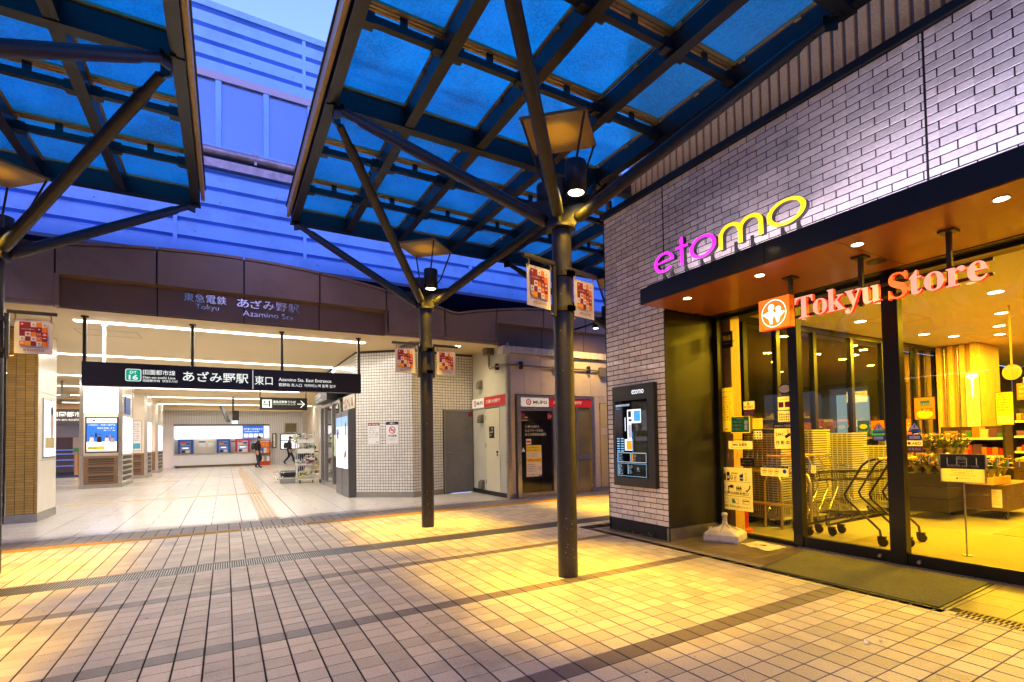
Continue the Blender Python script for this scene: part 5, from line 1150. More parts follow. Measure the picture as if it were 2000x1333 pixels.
# recessed storey, its shadow put into the colour, and corrugated blue wall
NAV = mat('recess_wall', (0.06, 0.08, 0.16), 0.5, var=0.1)
q = MB(); q.box(-20, 20, 12.6, 12.8, 3.5, 5.4); q.box(-20, 20, 10.3, 12.7, 3.52, 3.6)
for i in range(-6, 10): q.box(i*2.1+0.4, i*2.1+0.42, 12.58, 12.6, 3.6, 5.3)
part('recess', q, NAV, st)
COR = mat('corrugated_wall', (0.10, 0.33, 0.80), 0.45, 0.0, var=0.12, vs=1.4, bump=0.04, bs=20, dirt=0.3, ds=1.6, aniso=(1, 1, 0.5))
def corrug(z0, z1, pitch, nm):
    n_ = int(round((z1-z0)/pitch)); pitch = (z1-z0)/n_
    prof = []
    for i in range(n_):
        a = z0+i*pitch; prof += [(0, a), (0, a+pitch*0.70), (0.05, a+pitch*0.74), (0.085, a+pitch*0.82), (0.085, a+pitch*0.90)]
    prof.append((0, z1))
    x = -20.04
    seams = [-20, -16.6, -13.2, -9.8, -6.4, -3.0+2.26, -0.74+2.024, 1.284+3.4, 8.1, 11.5, 15, 20]
    seams = [-20, -14, -8, -4.14, -0.74, 1.284, 4.7, 8.1, 11.5, 15, 20]
    for a, b in zip(seams[:-1], seams[1:]):
        q = MB(); vs = []
        for d, z in prof: vs += [(a+0.006, 10.8+d, z), (b-0.006, 10.8+d, z)]
        q.add(vs, [(2*i, 2*i+1, 2*i+3, 2*i+2) for i in range(len(prof)-1)]); q.box(a+0.006, b-0.006, 10.89, 10.9, z0, z1); part(nm, q, COR, st)
    for a in seams[1:-1]: q = MB(); q.box(a-0.03, a+0.03, 10.79, 10.86, z0+0.02, z1); part('seam_cover', q, COR, st)
corrug(4.60, 6.17, 0.29, 'wall_panel')
corrug(7.93, 9.08, 0.285, 'wall_panel')
q = MB(); q.box(-20, 20, 10.78, 12.9, 4.54, 4.598); part('soffit', q, NAV, st)
q = MB(); r_ = random.Random(9)
for k_ in range(120):
    x = -6+k_*0.42; z = r_.choice([4.72, 5.01, 5.30, 5.59, 5.88, 8.02, 8.3, 8.59, 8.87]); q.disc((x+r_.uniform(-.1, .1), 10.798, z), 0.011, (0, -1, 0), 8)
part('rivets', q, MATS['black'], st, 'stuff')
q = MB(); q.box(-20, 20, 10.77, 10.95, 9.082, 9.20); part('parapet_cap', q, COR, st)
q = MB(); q.box(-20, 20, 10.9, 11.4, 4.6, 9.1); part('core_wall', q, NAV, st)
q = MB(); q.box(-20, 20, 10.76, 10.86, 7.80, 7.93); part('window_head', q, mat('window_head', (0.22, 0.25, 0.38), 0.4), st)
q = MB(); q.box(-20, 20, 10.76, 10.86, 6.555, 6.60); part('window_sill', q, COR, st)
q = MB(); q.tube([(-20, 10.72, 6.47), (20, 10.72, 6.47)], 0.075, 14); q.box(-20, 20, 10.7, 10.86, 6.18, 6.33)
for i in range(-6, 8): x = 0.46+i*2.25; q.tube([(x-0.02, 10.72, 6.47), (x+0.02, 10.72, 6.47)], 0.085, 14); q.box(x-0.02, x+0.02, 10.66, 10.8, 6.35, 6.6)
part('gutter', q, mat('gutter_metal', (0.2, 0.2, 0.26), 0.4, 0.3, var=0.5, vs=7), st)
WGL = mat('window_blue', (0.10, 0.22, 0.55), 0.12, 0.35, var=0.06, vs=1.5)
xw = -0.865-0.75*20
while xw < 16:
    f_ = MB(); f_.box(xw-0.045, xw+0.045, 10.775, 10.86, 6.60, 7.80); w = part('window_post', f_, COR, st)
    q = MB(); q.box(xw+0.047, xw+0.75-0.047, 10.82, 10.84, 6.60, 7.80); part('window_pane', q, WGL, st)
    xw += 0.75
# overhead wires
for i, (a, b, lb) in enumerate((((-3.2, 9.5, 12.3), (3.5, 9.9, 10.6), 'thin overhead cable crossing the sky above the station roof'), ((-1.0, 9.5, 16.5), (4.0, 9.9, 9.6), 'second overhead cable near the right canopy edge against the sky'))):
    a, b = Vector(a), Vector(b); q = MB(); q.tube([a+(b-a)*t_/8+Vector((0, 0, -0.4*math.sin(math.pi*t_/8))) for t_ in range(9)], 0.008, 5); single('overhead_cable', q, MATS['blue'] if 0 else MATS['navy'], lb, 'cable', tuple(a))
# ---------------------------------------------------------------- hall
CEIL = mat('hall_ceiling', (0.72, 0.57, 0.31), 0.55, var=0.02, vs=1.5)
q = MB(); q.box(-14, 5.4, 10.15, 40, 3.40, 3.52); hc = struct('hall_ceiling', q, CEIL)
q = MB(); q.box(-14, 14, 10.15, 10.5, 3.335, 3.40); part('ceiling_edge', q, CEIL, hc)
q = MB()
for (x0, y0) in ((-2.3, 12.2), (3.2, 10.8), (0.2, 20)):
    for (a, b, c, d) in ((0, 0.9, 0, 0.008), (0, 0.9, 0.6, 0.608), (0, 0.008, 0, 0.6), (0.892, 0.9, 0, 0.6)): q.box(x0+a, x0+b, y0+c, y0+d, 3.398, 3.4005)
part('hatch_line', q, MATS['brownprint'], hc)
q = MB(); q.box(-14, 6, 34.2, 34.6, 3.18, 3.40); q.box(-14, 2.9, 29.5, 29.56, 3.34, 3.40); part('ceiling_beam', q, CEIL, hc)
TUBE = mat('tube_lens', (1, 1, 1), 0.3, emit=(1, 0.97, 0.93), es=7)
rows = [(11.42, -2.15, 2.52), (15.62, -3.65, 2.56), (20.2, -6.0, 2.56), (23.8, -6.0, 2.6), (28.0, -6.5, 3.4), (32.6, -6.5, 4.2)]
names = ['nearest', 'second nearest', 'third', 'fourth', 'fifth', 'furthest']
for (y, a, b), nm in zip(rows, names):
    t = thing('strip_light', '%s long white strip light across the hall ceiling' % nm, 'strip light', ((a+b)/2, y, 3.4), 'strip lights across the hall ceiling')
    n_ = max(1, round((b-a)/2.3)); s_ = (b-a)/n_
    for i in range(n_):
        q = MB(); q.box(a+i*s_+0.008, a+(i+1)*s_-0.008, y-0.065, y+0.065, 3.385, 3.3985); part('tube_lens', q, TUBE, t)
    l = bpy.data.lights.new('hall_light', 'AREA'); l.shape = 'RECTANGLE'; l.size = b-a-0.02; l.size_y = 0.125; l.energy = {11.42: 80, 15.62: 78, 20.2: 82, 23.8: 76, 28.0: 84, 32.6: 76}[y]; l.color = (1, 0.93, 0.83)
    o = bpy.data.objects.new('hall_light', l); C.objects.link(o); o.parent = t; o.location = (0, 0, -0.0165)
# side walls and mosaic tiles
MOS = mat('mosaic_tile', (0.74, 0.72, 0.66), 0.25, var=0.05, vs=20, isl=0.06, spec=0.5); MOG = mat('mosaic_grout', (0.05, 0.045, 0.045), 0.7); BASE = mat('skirting_stone', (0.28, 0.26, 0.23), 0.4, var=0.15, vs=12)
def mosaic(nm, label, a, b, z0, z1, holes=(), pitch=0.066, base=0.115):
    a, b = Vector((*a, 0)), Vector((*b, 0)); d = (b-a); L_ = d.length; d.normalize(); n = Vector((d.y, -d.x, 0))
    t = thing(nm, label, 'wall', (a.x, a.y, 0))
    q = MB(); q.prism([(0, z0), (L_, z0), (L_, z1), (0, z1)], a-n*0.006, d, (0, 0, 1), -n*0.15)
    if holes:
        q = MB()
        cuts = sorted(set([0, L_]+[h[0] for h in holes]+[h[1] for h in holes]))
        for c0, c1 in zip(cuts[:-1], cuts[1:]):
            m_ = (c0+c1)/2; hz = [h for h in holes if h[0] < m_ < h[1]]
            zz = z0 if not hz else hz[0][3]
            q.prism([(c0, zz), (c1, zz), (c1, z1), (c0, z1)], a-n*0.006, d, (0, 0, 1), -n*0.15)
    part('backing', q, MOG, t)
    q = MB(); nx = int(L_/pitch); px_ = L_/nx; nz = int((z1-base)/pitch)
    for i in range(nx):
        for j in range(nz):
            u, v = i*px_, base+j*pitch; uc, vc = u+px_/2, v+pitch/2
            if any(h[0]-0.02 < uc < h[1]+0.02 and h[2] <= vc < h[3]+0.02 for h in holes): continue
            g_ = 0.005; o_ = a+d*(u+g_)+Vector((0, 0, v+g_)); w_, h_ = px_-2*g_, pitch-2*g_
            A = [o_, o_+d*w_, o_+d*w_+Vector((0, 0, h_)), o_+Vector((0, 0, h_))]
            B = [p_-n*0.006 for p_ in A]
            q.add(A+B, [(0, 1, 2, 3), (4, 5, 1, 0), (5, 6, 2, 1), (6, 7, 3, 2), (7, 4, 0, 3)])
    part('mosaic_tiles', q, MOS, t, 'stuff')
    if not holes:
        q = MB(); q.prism([(0, 0), (L_, 0), (L_, base-0.003), (0, base-0.003)], a+n*0.004, d, (0, 0, 1), -n*0.1); part('skirting', q, BASE, t)
    return t
mosaic('tiled_wall', 'angled white mosaic tile wall lit by the hall beside the ad case', (2.57, 12.65), (3.62, 11.72), 0, 3.4)
mosaic('tiled_wall', 'short mosaic tile wall behind the middle pole left of the grey door', (3.625, 11.72), (4.43, 11.95), 0, 3.4)
mosaic('tiled_wall', 'strip of mosaic tile wall above the grey steel door', (4.43, 11.955), (5.22, 11.955), 2.03, 3.4, holes=((-1, 2, -1, 2.04),))
tw = mosaic('tiled_wall', 'long mosaic side wall of the hall around the sliding doors', (2.57, 18.4), (2.57, 12.655), 0, 3.4, holes=((0.75, 5.75, -1, 2.72),))
# grey door
t = thing('steel_door', 'plain grey steel door with a lever handle in the tile wall', 'door', (4.85, 11.95, 0))
q = MB(); q.box(4.44, 4.47, 11.90, 12.0, 0, 2.03); q.box(5.21, 5.25, 11.90, 12.0, 0, 2.03); q.box(4.47, 5.21, 11.90, 12.0, 1.995, 2.03); part('frame', q, mat('door_frame_grey', (0.25, 0.23, 0.2), 0.4, 0.3), t)
q = MB(); q.box(4.475, 5.205, 11.93, 11.96, 0.01, 1.99); part('leaf', q, mat('door_grey', (0.17, 0.165, 0.17), 0.4, 0.2, var=0.12, vs=3, dirt=0.3, ds=4), t)
q = MB(); q.tube([(4.53, 11.93, 0.98), (4.53, 11.90, 0.98), (4.62, 11.895, 0.985)], 0.01, 8); part('handle', q, STAIN, t)
q = MB(); q.box(5.08, 5.18, 11.925, 11.93, 1.86, 1.96); part('notice', q, MATS['darkred'], t)
# notices on the angled wall
d = Vector((1.05, -0.93, 0)).normalized(); n = Vector((d.y, -d.x, 0))
def wallnotice(u, z0, w, h, label, f):
    o_ = Vector((2.57, 12.65, 0))+d*u+n*0.008+Vector((0, 0, z0)); t = thing('wall_notice', label, 'notice', o_[:])
    q = MB(); q.prism([(0, 0), (w, 0), (w, h), (0, h)], o_, d, (0, 0, 1), n*0.004); part('sheet', q, MATS['white'], t)
    pn = Panel(o_+n*0.0045, d); f(pn, w, h); pn.build('print', t)
wallnotice(0.31, 1.235, 0.285, 0.485, 'white notice with a red heading band on the angled tile wall', lambda p, w, h: (p.rect(0, w, h*0.86, h, MATS['darkred']), p.text('集会・演説等の禁止', 0.02, h*0.9, Wh, w=w-0.04, bold=0.02), [p.text(s_, 0.025, h*0.72-0.052*i, K, w=min(w-0.05, 0.04*len(s_)), h=0.032) for i, s_ in enumerate(('駅構内において、', '許可なく', '集会・演説・放送', 'ビラ配布・勧誘等', '禁止いたします。'))], p.text('駅長', w*0.7, h*0.05, K, h=0.03)))
wallnotice(0.76, 1.235, 0.305, 0.50, 'no smoking notice with a dark heading on the angled tile wall', lambda p, w, h: (p.rect(0, w, h*0.86, h, MATS['navy']), p.text('お願い', w*0.3, h*0.89, Wh, w=w*0.4, bold=0.02), p.ring(w/2, h*0.62, 0.065, 0.082, Rd, 3, 30), p.rect(w*0.3, w*0.68, h*0.6, h*0.635, K, 1), p.poly([(w*0.3, h*0.74), (w*0.34, h*0.77), (w*0.72, h*0.5), (w*0.68, h*0.47)], Rd, 4), p.text('終日禁煙', w*0.15, h*0.3, K, w=w*0.7, bold=0.02), p.lines(0.03, w-0.03, 0.06, h*0.26, 3, K)))
# sliding doors, sign, poster and the lit ad case on the side wall (plane x = 2.53)
t = thing('station_doors', 'steel framed sliding glass doors in the right side of the hall', 'doors', (2.55, 16, 0))
q = MB()
for y in (14.35, 15.6, 16.9, 17.6): q.box(2.52, 2.62, y-0.05, y+0.05, 0, 2.40)
q.box(2.52, 2.62, 14.3, 17.65, 2.34, 2.42); q.box(2.52, 2.62, 14.3, 17.65, 0, 0.12); part('frame', q, STAIN, t)
DGL = glassmat('door_glass', (0.55, 0.5, 0.35), 1.6)
for a, b in ((14.4, 15.55), (15.65, 16.85), (16.95, 17.55)):
    q = MB(); q.quad((2.57, b, 0.12), (2.57, a, 0.12), (2.57, a, 2.34), (2.57, b, 2.34)); part('glass_pane', q, DGL, t)
q = MB(); q.box(2.56, 2.575, 15.2, 15.5, 0.9, 1.5); part('notice', q, mat('pale_green', (0.5, 0.6, 0.45), 0.5), t)
q = MB(); q.box(2.9, 5.0, 12.9, 18.3, 0, 3.3); struct('shop_core_wall', q, mat('dim_interior', (0.30, 0.24, 0.13), 0.6, var=0.5, vs=2))
t = thing('door_sign', 'black box sign over the side sliding doors', 'sign', (2.45, 16, 2.5)); q = MB(); q.box(2.30, 2.56, 15.0, 17.3, 2.44, 2.72); part('box', q, MATS['black'], t)
pn = Panel((2.2995, 17.2, 2.46), (0, -1, 0)); pn.text('定期券', 0.2, 0.1, Wh, w=1.0, h=0.14); pn.text('Pass Office', 0.3, 0.02, Wh, w=1.1, h=0.06); pn.build('print', t)
t = thing('wall_poster', 'pale poster of red shapes above the lit ad case', 'poster', (2.52, 13.2, 2.05)); q = MB(); q.box(2.525, 2.54, 12.62, 13.95, 2.08, 2.42); part('board', q, MATS['cream'], t)
pn = Panel((2.5245, 13.95, 2.08), (0, -1, 0)); r_ = random.Random(8)
for k_ in range(26): pn.circle(r_.uniform(0.08, 1.2), r_.uniform(0.05, 0.26), r_.uniform(0.02, 0.05), [MATS['darkred'], MATS['brownprint'], MATS['orange'], Wh][k_ % 4], 1+k_*0.3)
pn.build('print', t)
t = thing('ad_case', 'tall dark advertising case with two lit glass panels at the hall corner', 'advertising case', (2.5, 13.4, 0))
ACM = mat('case_grey', (0.10, 0.10, 0.11), 0.35, 0.4, var=0.1)
q = MB(); q.box(2.40, 2.57, 12.66, 14.25, 0.0, 2.03); part('case', q, ACM, t, bev=0.004)
q = MB(); q.box(2.395, 2.402, 13.44, 13.455, 0.02, 2.0); q.box(2.396, 2.401, 12.68, 14.22, 0.30, 0.308); q.box(2.396, 2.401, 12.68, 14.22, 0.63, 0.636); part('seam', q, MATS['black'], t)
AD = mat('ad_glow', (0.6, 0.7, 0.85), 0.3, emit=(0.62, 0.78, 1.0), es=1.3)
for a, b in ((13.42, 12.74), (14.18, 13.48)):
    q = MB(); q.quad((2.3965, a, 0.66), (2.3965, b, 0.66), (2.3965, b, 1.9), (2.3965, a, 1.9)); part('lit_panel', q, AD, t)
    pn = Panel((2.3955, a, 0.66), (0, -1, 0)); w = a-b; r_ = random.Random(int(a*10))
    pn.rect(0, w, 1.0, 1.24, mat('ad_blue', (0.2, 0.35, 0.7), 0.3, emit=(0.15, 0.3, 0.75), es=0.8)); 
    for k_ in range(7):
        u = r_.uniform(0, w*0.7); v = r_.uniform(0, 0.95); pn.poly([(u, v), (u+r_.uniform(.1, .25), v+0.02), (u+r_.uniform(.05, .2), v+r_.uniform(.1, .25)), (u+0.01, v+r_.uniform(.08, .2))], [MATS['cream'], AD, MATS['red'], MATS['brownprint'], MATS['blue'], MATS['white'], MATS['grey']][k_], 2+k_*0.2)
    pn.build('print', t)
# right part of the hall beyond the doors
q = MB(); q.box(4.3, 4.5, 18.4, 38, 0, 3.4); q.box(2.6, 4.5, 18.35, 18.5, 0, 3.4); struct('side_wall', q, mat('cream_wall', (0.62, 0.55, 0.42), 0.5, var=0.05))
for i, (x, y, m, lb) in enumerate(((3.5, 30.5, STAIN, 'steel clad square post in the far right of the hall'), (3.55, 25.0, mat('brown_post', (0.2, 0.13, 0.06), 0.4), 'brown square post beside the magazine rack'), (2.95, 20.5, STAIN, 'steel edged post right behind the side doors'))):
    q = MB(); q.box(x, x+0.22, y, y+0.22, 0, 3.4); single('hall_post', q, m, lb, 'post', (x, y, 0))
t = thing('magazine_rack', 'tall dark magazine rack with a blue poster on top', 'rack', (3.6, 22.0, 0)); q = MB(); q.box(3.3, 3.8, 21.9, 22.1, 0, 1.35)
for k_ in range(12): q.box(3.3, 3.8, 21.84, 21.9, 0.1+0.105*k_, 0.125+0.105*k_)
part('shelves', q, mat('rack_navy', (0.03, 0.035, 0.06), 0.4), t)
q = MB(); r_ = random.Random(3)
for k_ in range(11):
    for j in range(5): q.box(3.31+0.1*j, 3.39+0.1*j, 21.855, 21.87, 0.13+0.105*k_, 0.2+0.105*k_, r_.randint(0, 4))
part('magazine', q, [MATS['white'], MATS['grey'], MATS['blue'], MATS['navy'], MATS['cream']], t, 'stuff')
q = MB(); q.box(3.32, 3.78, 21.86, 21.9, 1.40, 2.0); part('poster', q, MATS['navy'], t); pn = Panel((3.34, 21.858, 1.42), (1, 0, 0)); pn.circle(0.1, 0.45, 0.07, Rd); pn.circle(0.28, 0.2, 0.1, MATS['blue']); pn.circle(0.15, 0.2, 0.06, SKYP); pn.build('print', t)
# ---------------------------------------------------------------- hanging signs in the hall
SBK = mat('sign_black', (0.018, 0.016, 0.017), 0.35); SWH = mat('sign_white', (0.8, 0.85, 0.8), 0.4, emit=(0.85, 0.95, 0.88), es=0.75)
t = thing('station_sign', 'long black hanging station entrance sign with white lettering', 'sign', (0.18, 10.9, 2.27))
q = MB(); q.box(-1.953, 2.32, 10.90, 11.06, 2.272, 2.66); part('box', q, SBK, t, bev=0.004)
for x in (-1.93, -0.50, 0.90, 2.295):
    q = MB(); q.tube([(x, 10.98, 2.66), (x, 10.98, 3.40)], 0.026, 12); q.tube([(x, 10.98, 3.375), (x, 10.98, 3.40)], 0.05, 14); part('hanger_rod', q, POLE, t)
pn = Panel((-1.953, 10.8995, 2.272), (1, 0, 0), lift=0.0012)
GT = mat('line_green', (0.0, 0.35, 0.22), 0.4, emit=(0.0, 0.45, 0.28), es=0.6)
def rrp(u0, u1, v0, v1, r_):
    pts = []
    for cx_, cy_, a0 in ((u1-r_, v1-r_, 0), (u0+r_, v1-r_, 90), (u0+r_, v0+r_, 180), (u1-r_, v0+r_, 270)):
        for k_ in range(5): a = R(a0+k_*22.5); pts.append((cx_+r_*math.cos(a), cy_+r_*math.sin(a)))
    return pts
pn.poly(rrp(0.545, 0.755, 0.09, 0.295, 0.03), SWH, 1); pn.poly(rrp(0.555, 0.745, 0.10, 0.285, 0.025), GT, 2)
pn.text('DT', 0.605, 0.215, SWH, w=0.09, h=0.045, layer=3, bold=0.02); pn.text('16', 0.59, 0.115, SWH, w=0.12, h=0.082, layer=3, bold=0.03)
pn.text('田園都市線', 0.775, 0.208, SWH, w=0.44, h=0.085, bold=0.01); pn.text('Den-en-toshi Line', 0.775, 0.143, SWH, w=0.44, h=0.042, bold=0.01); pn.text('田园都市线  덴엔도시선', 0.775, 0.088, SWH, w=0.47, h=0.042, bold=0.01)
pn.text('あざみ野駅', 1.32, 0.115, SWH, w=0.98, h=0.185, bold=0.012); pn.rect(2.365, 2.375, 0.02, 0.37, SWH)
pn.text('東口', 2.40, 0.10, SWH, w=0.29, h=0.165, bold=0.008); pn.text('Azamino Sta. East Entrance', 2.79, 0.185, SWH, w=0.92, h=0.062, bold=0.008); pn.text('蓟野站 东入口  아자미노역 동쪽 입구', 2.79, 0.085, SWH, w=1.0, h=0.062, bold=0.01)
pn.build('lettering', t)
t = thing('vertical_tube_light', 'slim white vertical tube hanging beside the left sign rod', 'light', (-1.78, 11.6, 3.0)); q = MB(); q.box(-1.80, -1.765, 11.58, 11.615, 2.7, 3.36); part('tube_lens', q, mat('tube_soft', (1, 1, 1), 0.4, emit=(0.9, 0.93, 1), es=1.8), t); q = MB(); q.tube([(-1.78, 11.6, 3.36), (-1.78, 11.6, 3.4)], 0.06, 12); q.box(-1.84, -1.72, 11.55, 11.65, 2.64, 2.70); part('mount', q, MATS['grey'], t)
t = thing('direction_sign', 'small black hanging sign with a white arrow pointing right', 'sign', (1.94, 22.9, 2.6))
q = MB(); q.box(1.10, 2.78, 22.9, 23.0, 2.60, 3.08); part('box', q, SBK, t)
for x in (1.12, 2.74):
    q = MB(); q.tube([(x, 22.95, 3.08), (x, 22.95, 3.4)], 0.02, 8); part('hanger_rod', q, POLE, t)
pn = Panel((1.10, 22.8995, 2.60), (1, 0, 0), lift=0.002); pn.rect(0.09, 0.42, 0.08, 0.40, SWH); pn.rect(0.12, 0.28, 0.20, 0.23, K, 2); pn.circle(0.17, 0.30, 0.035, K, 2); pn.circle(0.33, 0.33, 0.03, K, 2); pn.rect(0.31, 0.36, 0.12, 0.30, K, 2)
pn.text('東急定期券うりば', 0.46, 0.26, SWH, w=0.80, h=0.11, bold=0.015); pn.text('Tokyu Line Commuter Pass Counter', 0.46, 0.19, SWH, w=0.80, h=0.05)
pn.rect(1.32, 1.55, 0.225, 0.255, SWH); pn.poly([(1.42, 0.10), (1.46, 0.10), (1.60, 0.24), (1.46, 0.38), (1.42, 0.38), (1.54, 0.24)], SWH, 2); pn.build('lettering', t)
t = thing('hanging_monitor', 'tilted black monitor hanging from the hall ceiling', 'monitor', (0.27, 27.5, 2.8)); q = MB(); q.tube([(0.27, 27.5, 3.4), (0.27, 27.5, 2.7)], 0.04, 8); q.box(0.24, 0.5, 27.4, 27.6, 2.35, 2.8); part('mount', q, POLE, t)
q = MB(); q.obox((-0.05, 27.4, 2.65), (0.06, 0.1, 0), (-0.03, 0.3, 0), (-0.13, 0, 0.36)); part('screen_case', q, MATS['black'], t); q = MB(); q.box(0.22, 0.45, 27.35, 27.5, 2.22, 2.35); part('lamp', q, AD, t)
t = thing('security_camera', 'small pale security camera under the ceiling at the left of the hall', 'camera', (-4.9, 24, 3.0)); q = MB(); q.tube([(-4.4, 22, 3.4), (-4.4, 22, 2.95)], 0.03, 8); q.obox((-4.4, 22, 2.9), (0.18, 0.05, 0.05), (0, 0.05, 0), (0, 0, 0.05)); part('body', q, MATS['grey'], t)
# ---------------------------------------------------------------- hall pillars
BRT = mat('brown_tile', (0.42, 0.26, 0.06), 0.35, var=0.12, vs=15, isl=0.14, spec=0.5); CRM = mat('cream_panel', (0.74, 0.69, 0.58), 0.25, var=0.04, vs=4); LBX = mat('lightbox', (0.85, 0.85, 0.9), 0.3, emit=(0.95, 0.95, 1.0), es=1.15)  # brown tile colour includes the golden light of the pole lamp
t = thing('hall_pillar', 'nearest hall pillar faced in narrow brown tiles with a cream side', 'pillar', (-3, 13, 0))
q = MB(); q.box(-3.20, -2.81, 12.467, 13.615, 0, 3.4); part('core', q, MOG, t)
q = MB(); q.box(-3.21, -2.795, 12.44, 13.63, -0.002, 0.145); part('base', q, BASE, t)
q = MB(); w3 = (0.395-0.04)/3; z = 0.150
while z < 3.35:
    for i in range(3): q.box(-3.20+i*w3+0.003, -3.20+(i+1)*w3-0.003, 12.455, 12.468, z+0.003, z+0.0425)
    q.box(-2.842, -2.802, 12.452, 12.468, z+0.004, z+0.0415); z += 0.0455
part('brown_tiles', q, BRT, t, 'stuff')
for z0, z1 in ((0.15, 1.06), (1.066, 2.28), (2.286, 3.39)):
    q = MB(); q.box(-2.812, -2.80, 12.475, 13.61, z0, z1); part('side_panel', q, CRM, t)
q = MB(); q.box(-2.80, -2.785, 12.72, 13.50, 1.10, 2.19); part('poster_frame', q, STAIN, t); pn = Panel((-2.7845, 12.75, 1.13), (0, 1, 0)); pn.rect(0, 0.72, 0, 1.03, LBX); pn.rect(0.05, 0.67, 0.15, 0.35, mat('print_ochre', (0.5, 0.4, 0.15), 0.4), 2); pn.circle(0.48, 0.62, 0.12, mat('print_skin', (0.5, 0.35, 0.3), 0.5), 2, ry=0.3); pn.circle(0.48, 0.85, 0.09, MATS['navy'], 3, ry=0.08); pn.poly([(0.1, 0.75), (0.25, 0.9), (0.4, 0.88), (0.3, 0.7)], AD, 3); pn.build('poster_print', t)
t = thing('mirror_wall', 'pale striped wall edge at the left border beside the brown pillar', 'wall', (-3.6, 12.4, 0))
q = MB(); q.box(-5.5, -3.24, 12.46, 12.6, 0, 3.4); part('wall', q, mat('pale_wall', (0.45, 0.42, 0.42), 0.3, var=0.1), t)
q = MB(); z = 0.5
for k_ in range(60):
    z = 0.05+k_*0.055; q.box(-5.5, -3.245, 12.452, 12.462, z, z+0.045, 1 if (0.32 < z < 0.6 or 0.9 < z < 1.35) else 0)
part('band_tiles', q, [MATS['pale_wall'], MATS['navy']], t, 'stuff')
def pillar2(x0, x1, y0, y1, label, front):
    t = thing('hall_pillar', label, 'pillar', ((x0+x1)/2, y0, 0)); w = x1-x0
    q = MB(); q.box(x0+0.02, x1-0.02, y0+0.03, y1-0.03, 0, 3.4); part('core', q, CRM, t)
    q = MB()
    for a in (x0, x1-0.1):
        for b in (y0, y1-0.1): q.box(a, a+0.1, b, b+0.1, 0.1, 3.4)
    part('corner_post', q, STAIN, t)
    q = MB(); q.box(x0-0.005, x1+0.005, y0-0.01, y1+0.01, -0.002, 0.11); part('base', q, BASE, t)
    q = MB(); q.box(x0+0.1, x1-0.1, y0+0.005, y0+0.03, 2.33, 3.39); part('light_box', q, LBX if front else CRM, t)
    q = MB(); q.box(x0+0.1, x1-0.1, y0+0.005, y0+0.03, 1.05, 2.32); part('front_panel', q, CRM, t)
    q = MB(); q.box(x0+0.11, x1-0.1, y0, y0+0.03, 0.12, 1.0); part('louvre_panel', q, mat('louvre_brown', (0.17, 0.10, 0.05), 0.45), t)
    for k_ in range(3):
        z = 0.2+k_*0.27
        q = MB(); q.box(x0+0.22, x1-0.2, y0-0.004, y0, z, z+0.19); part('louvre_slot', q, mat('slot_dark', (0.05, 0.03, 0.02), 0.5), t)
        q = MB(); q.box(x0+0.22, x1-0.2, y0-0.02, y0-0.005, z+0.03, z+0.06); q.box(x0+0.22, x1-0.2, y0-0.02, y0-0.005, z+0.10, z+0.12); part('louvre_blade', q, MATS['louvre_brown'], t)
    q = MB(); q.box(x1-0.005, x1+0.01, y0+0.2, y1-0.3, 1.05, 2.25); part('side_lightbox', q, LBX, t)
    for k_ in range(5):
        q = MB(); q.box(x1-0.005, x1+0.008, y0+0.3, y1-0.4, 0.2+k_*0.17, 0.31+k_*0.17); part('louvre_slot', q, MATS['slot_dark'], t)
    return t
t = pillar2(-3.82, -2.79, 21.1, 23.4, 'large square hall pillar with a glowing top box and blue poster', True)
q = MB(); q.box(-3.675, -2.885, 21.07, 21.105, 1.10, 2.21); part('poster_frame', q, MATS['black'], t)
pn = Panel((-3.64, 21.069, 1.135), (1, 0, 0), lift=0.003); w, h = 0.72, 1.04
PB = mat('poster_blue', (0.02, 0.12, 0.5), 0.4, emit=(0.01, 0.12, 0.55), es=0.9); PW = mat('poster_white', (0.8, 0.8, 0.85), 0.4, emit=(0.85, 0.88, 0.95), es=0.9)
pn.rect(0, w, 0, h, PB); pn.rect(0, w, h*0.86, h, PW, 2); pn.text('J PREP', 0.24, h*0.895, MATS['navy'], w=0.36, h=0.06, layer=3, bold=0.02); pn.circle(0.17, h*0.925, 0.03, MATS['navy'], 3)
pn.text('J PREPは、世界に通ずる', 0.04, h*0.77, PW, w=w-0.08, h=0.05, layer=2); pn.text('英語を指導します。', 0.25, h*0.68, PW, w=0.43, h=0.05, layer=2); pn.text('授業・セミナー案内', 0.4, h*0.62, PW, w=0.28, h=0.03, layer=2)
pn.rect(0, w, 0, h*0.30, PW, 2); pn.rect(0.03, 0.42, h*0.07, h*0.16, MATS['yellow'], 3); pn.rect(0, w, 0, h*0.055, Wh, 3); pn.text('あざみ野校', 0.04, h*0.09, K, w=0.2, h=0.04, layer=4)
SKN = MATS['print_skin']
for u, v, c in ((0.12, 0.44, Wh), (0.30, 0.47, MATS['green']), (0.48, 0.42, Wh), (0.61, 0.40, SKN)):
    pn.poly([(u-0.055, 0.29), (u+0.055, 0.29), (u+0.045, v), (u-0.045, v)], c if c is not MATS['green'] else MATS['black'], 3.5); pn.circle(u, v+0.035, 0.03, SKN, 4); pn.circle(u, v+0.052, 0.03, MATS['black'], 4.2, ry=0.018)
pn.rect(0.20, 0.24, 0.45, 0.58, MATS['black'], 4); pn.rect(0.55, 0.575, 0.42, 0.52, SKN, 4); pn.build('poster_print', t)
q = MB(); q.box(-2.795, -2.775, 21.6, 22.6, 2.35, 2.9); part('blue_sign', q, MATS['blue'], t)
t = pillar2(-3.7, -2.68, 26.2, 27.8, 'second square hall pillar further in with a pale poster', False)
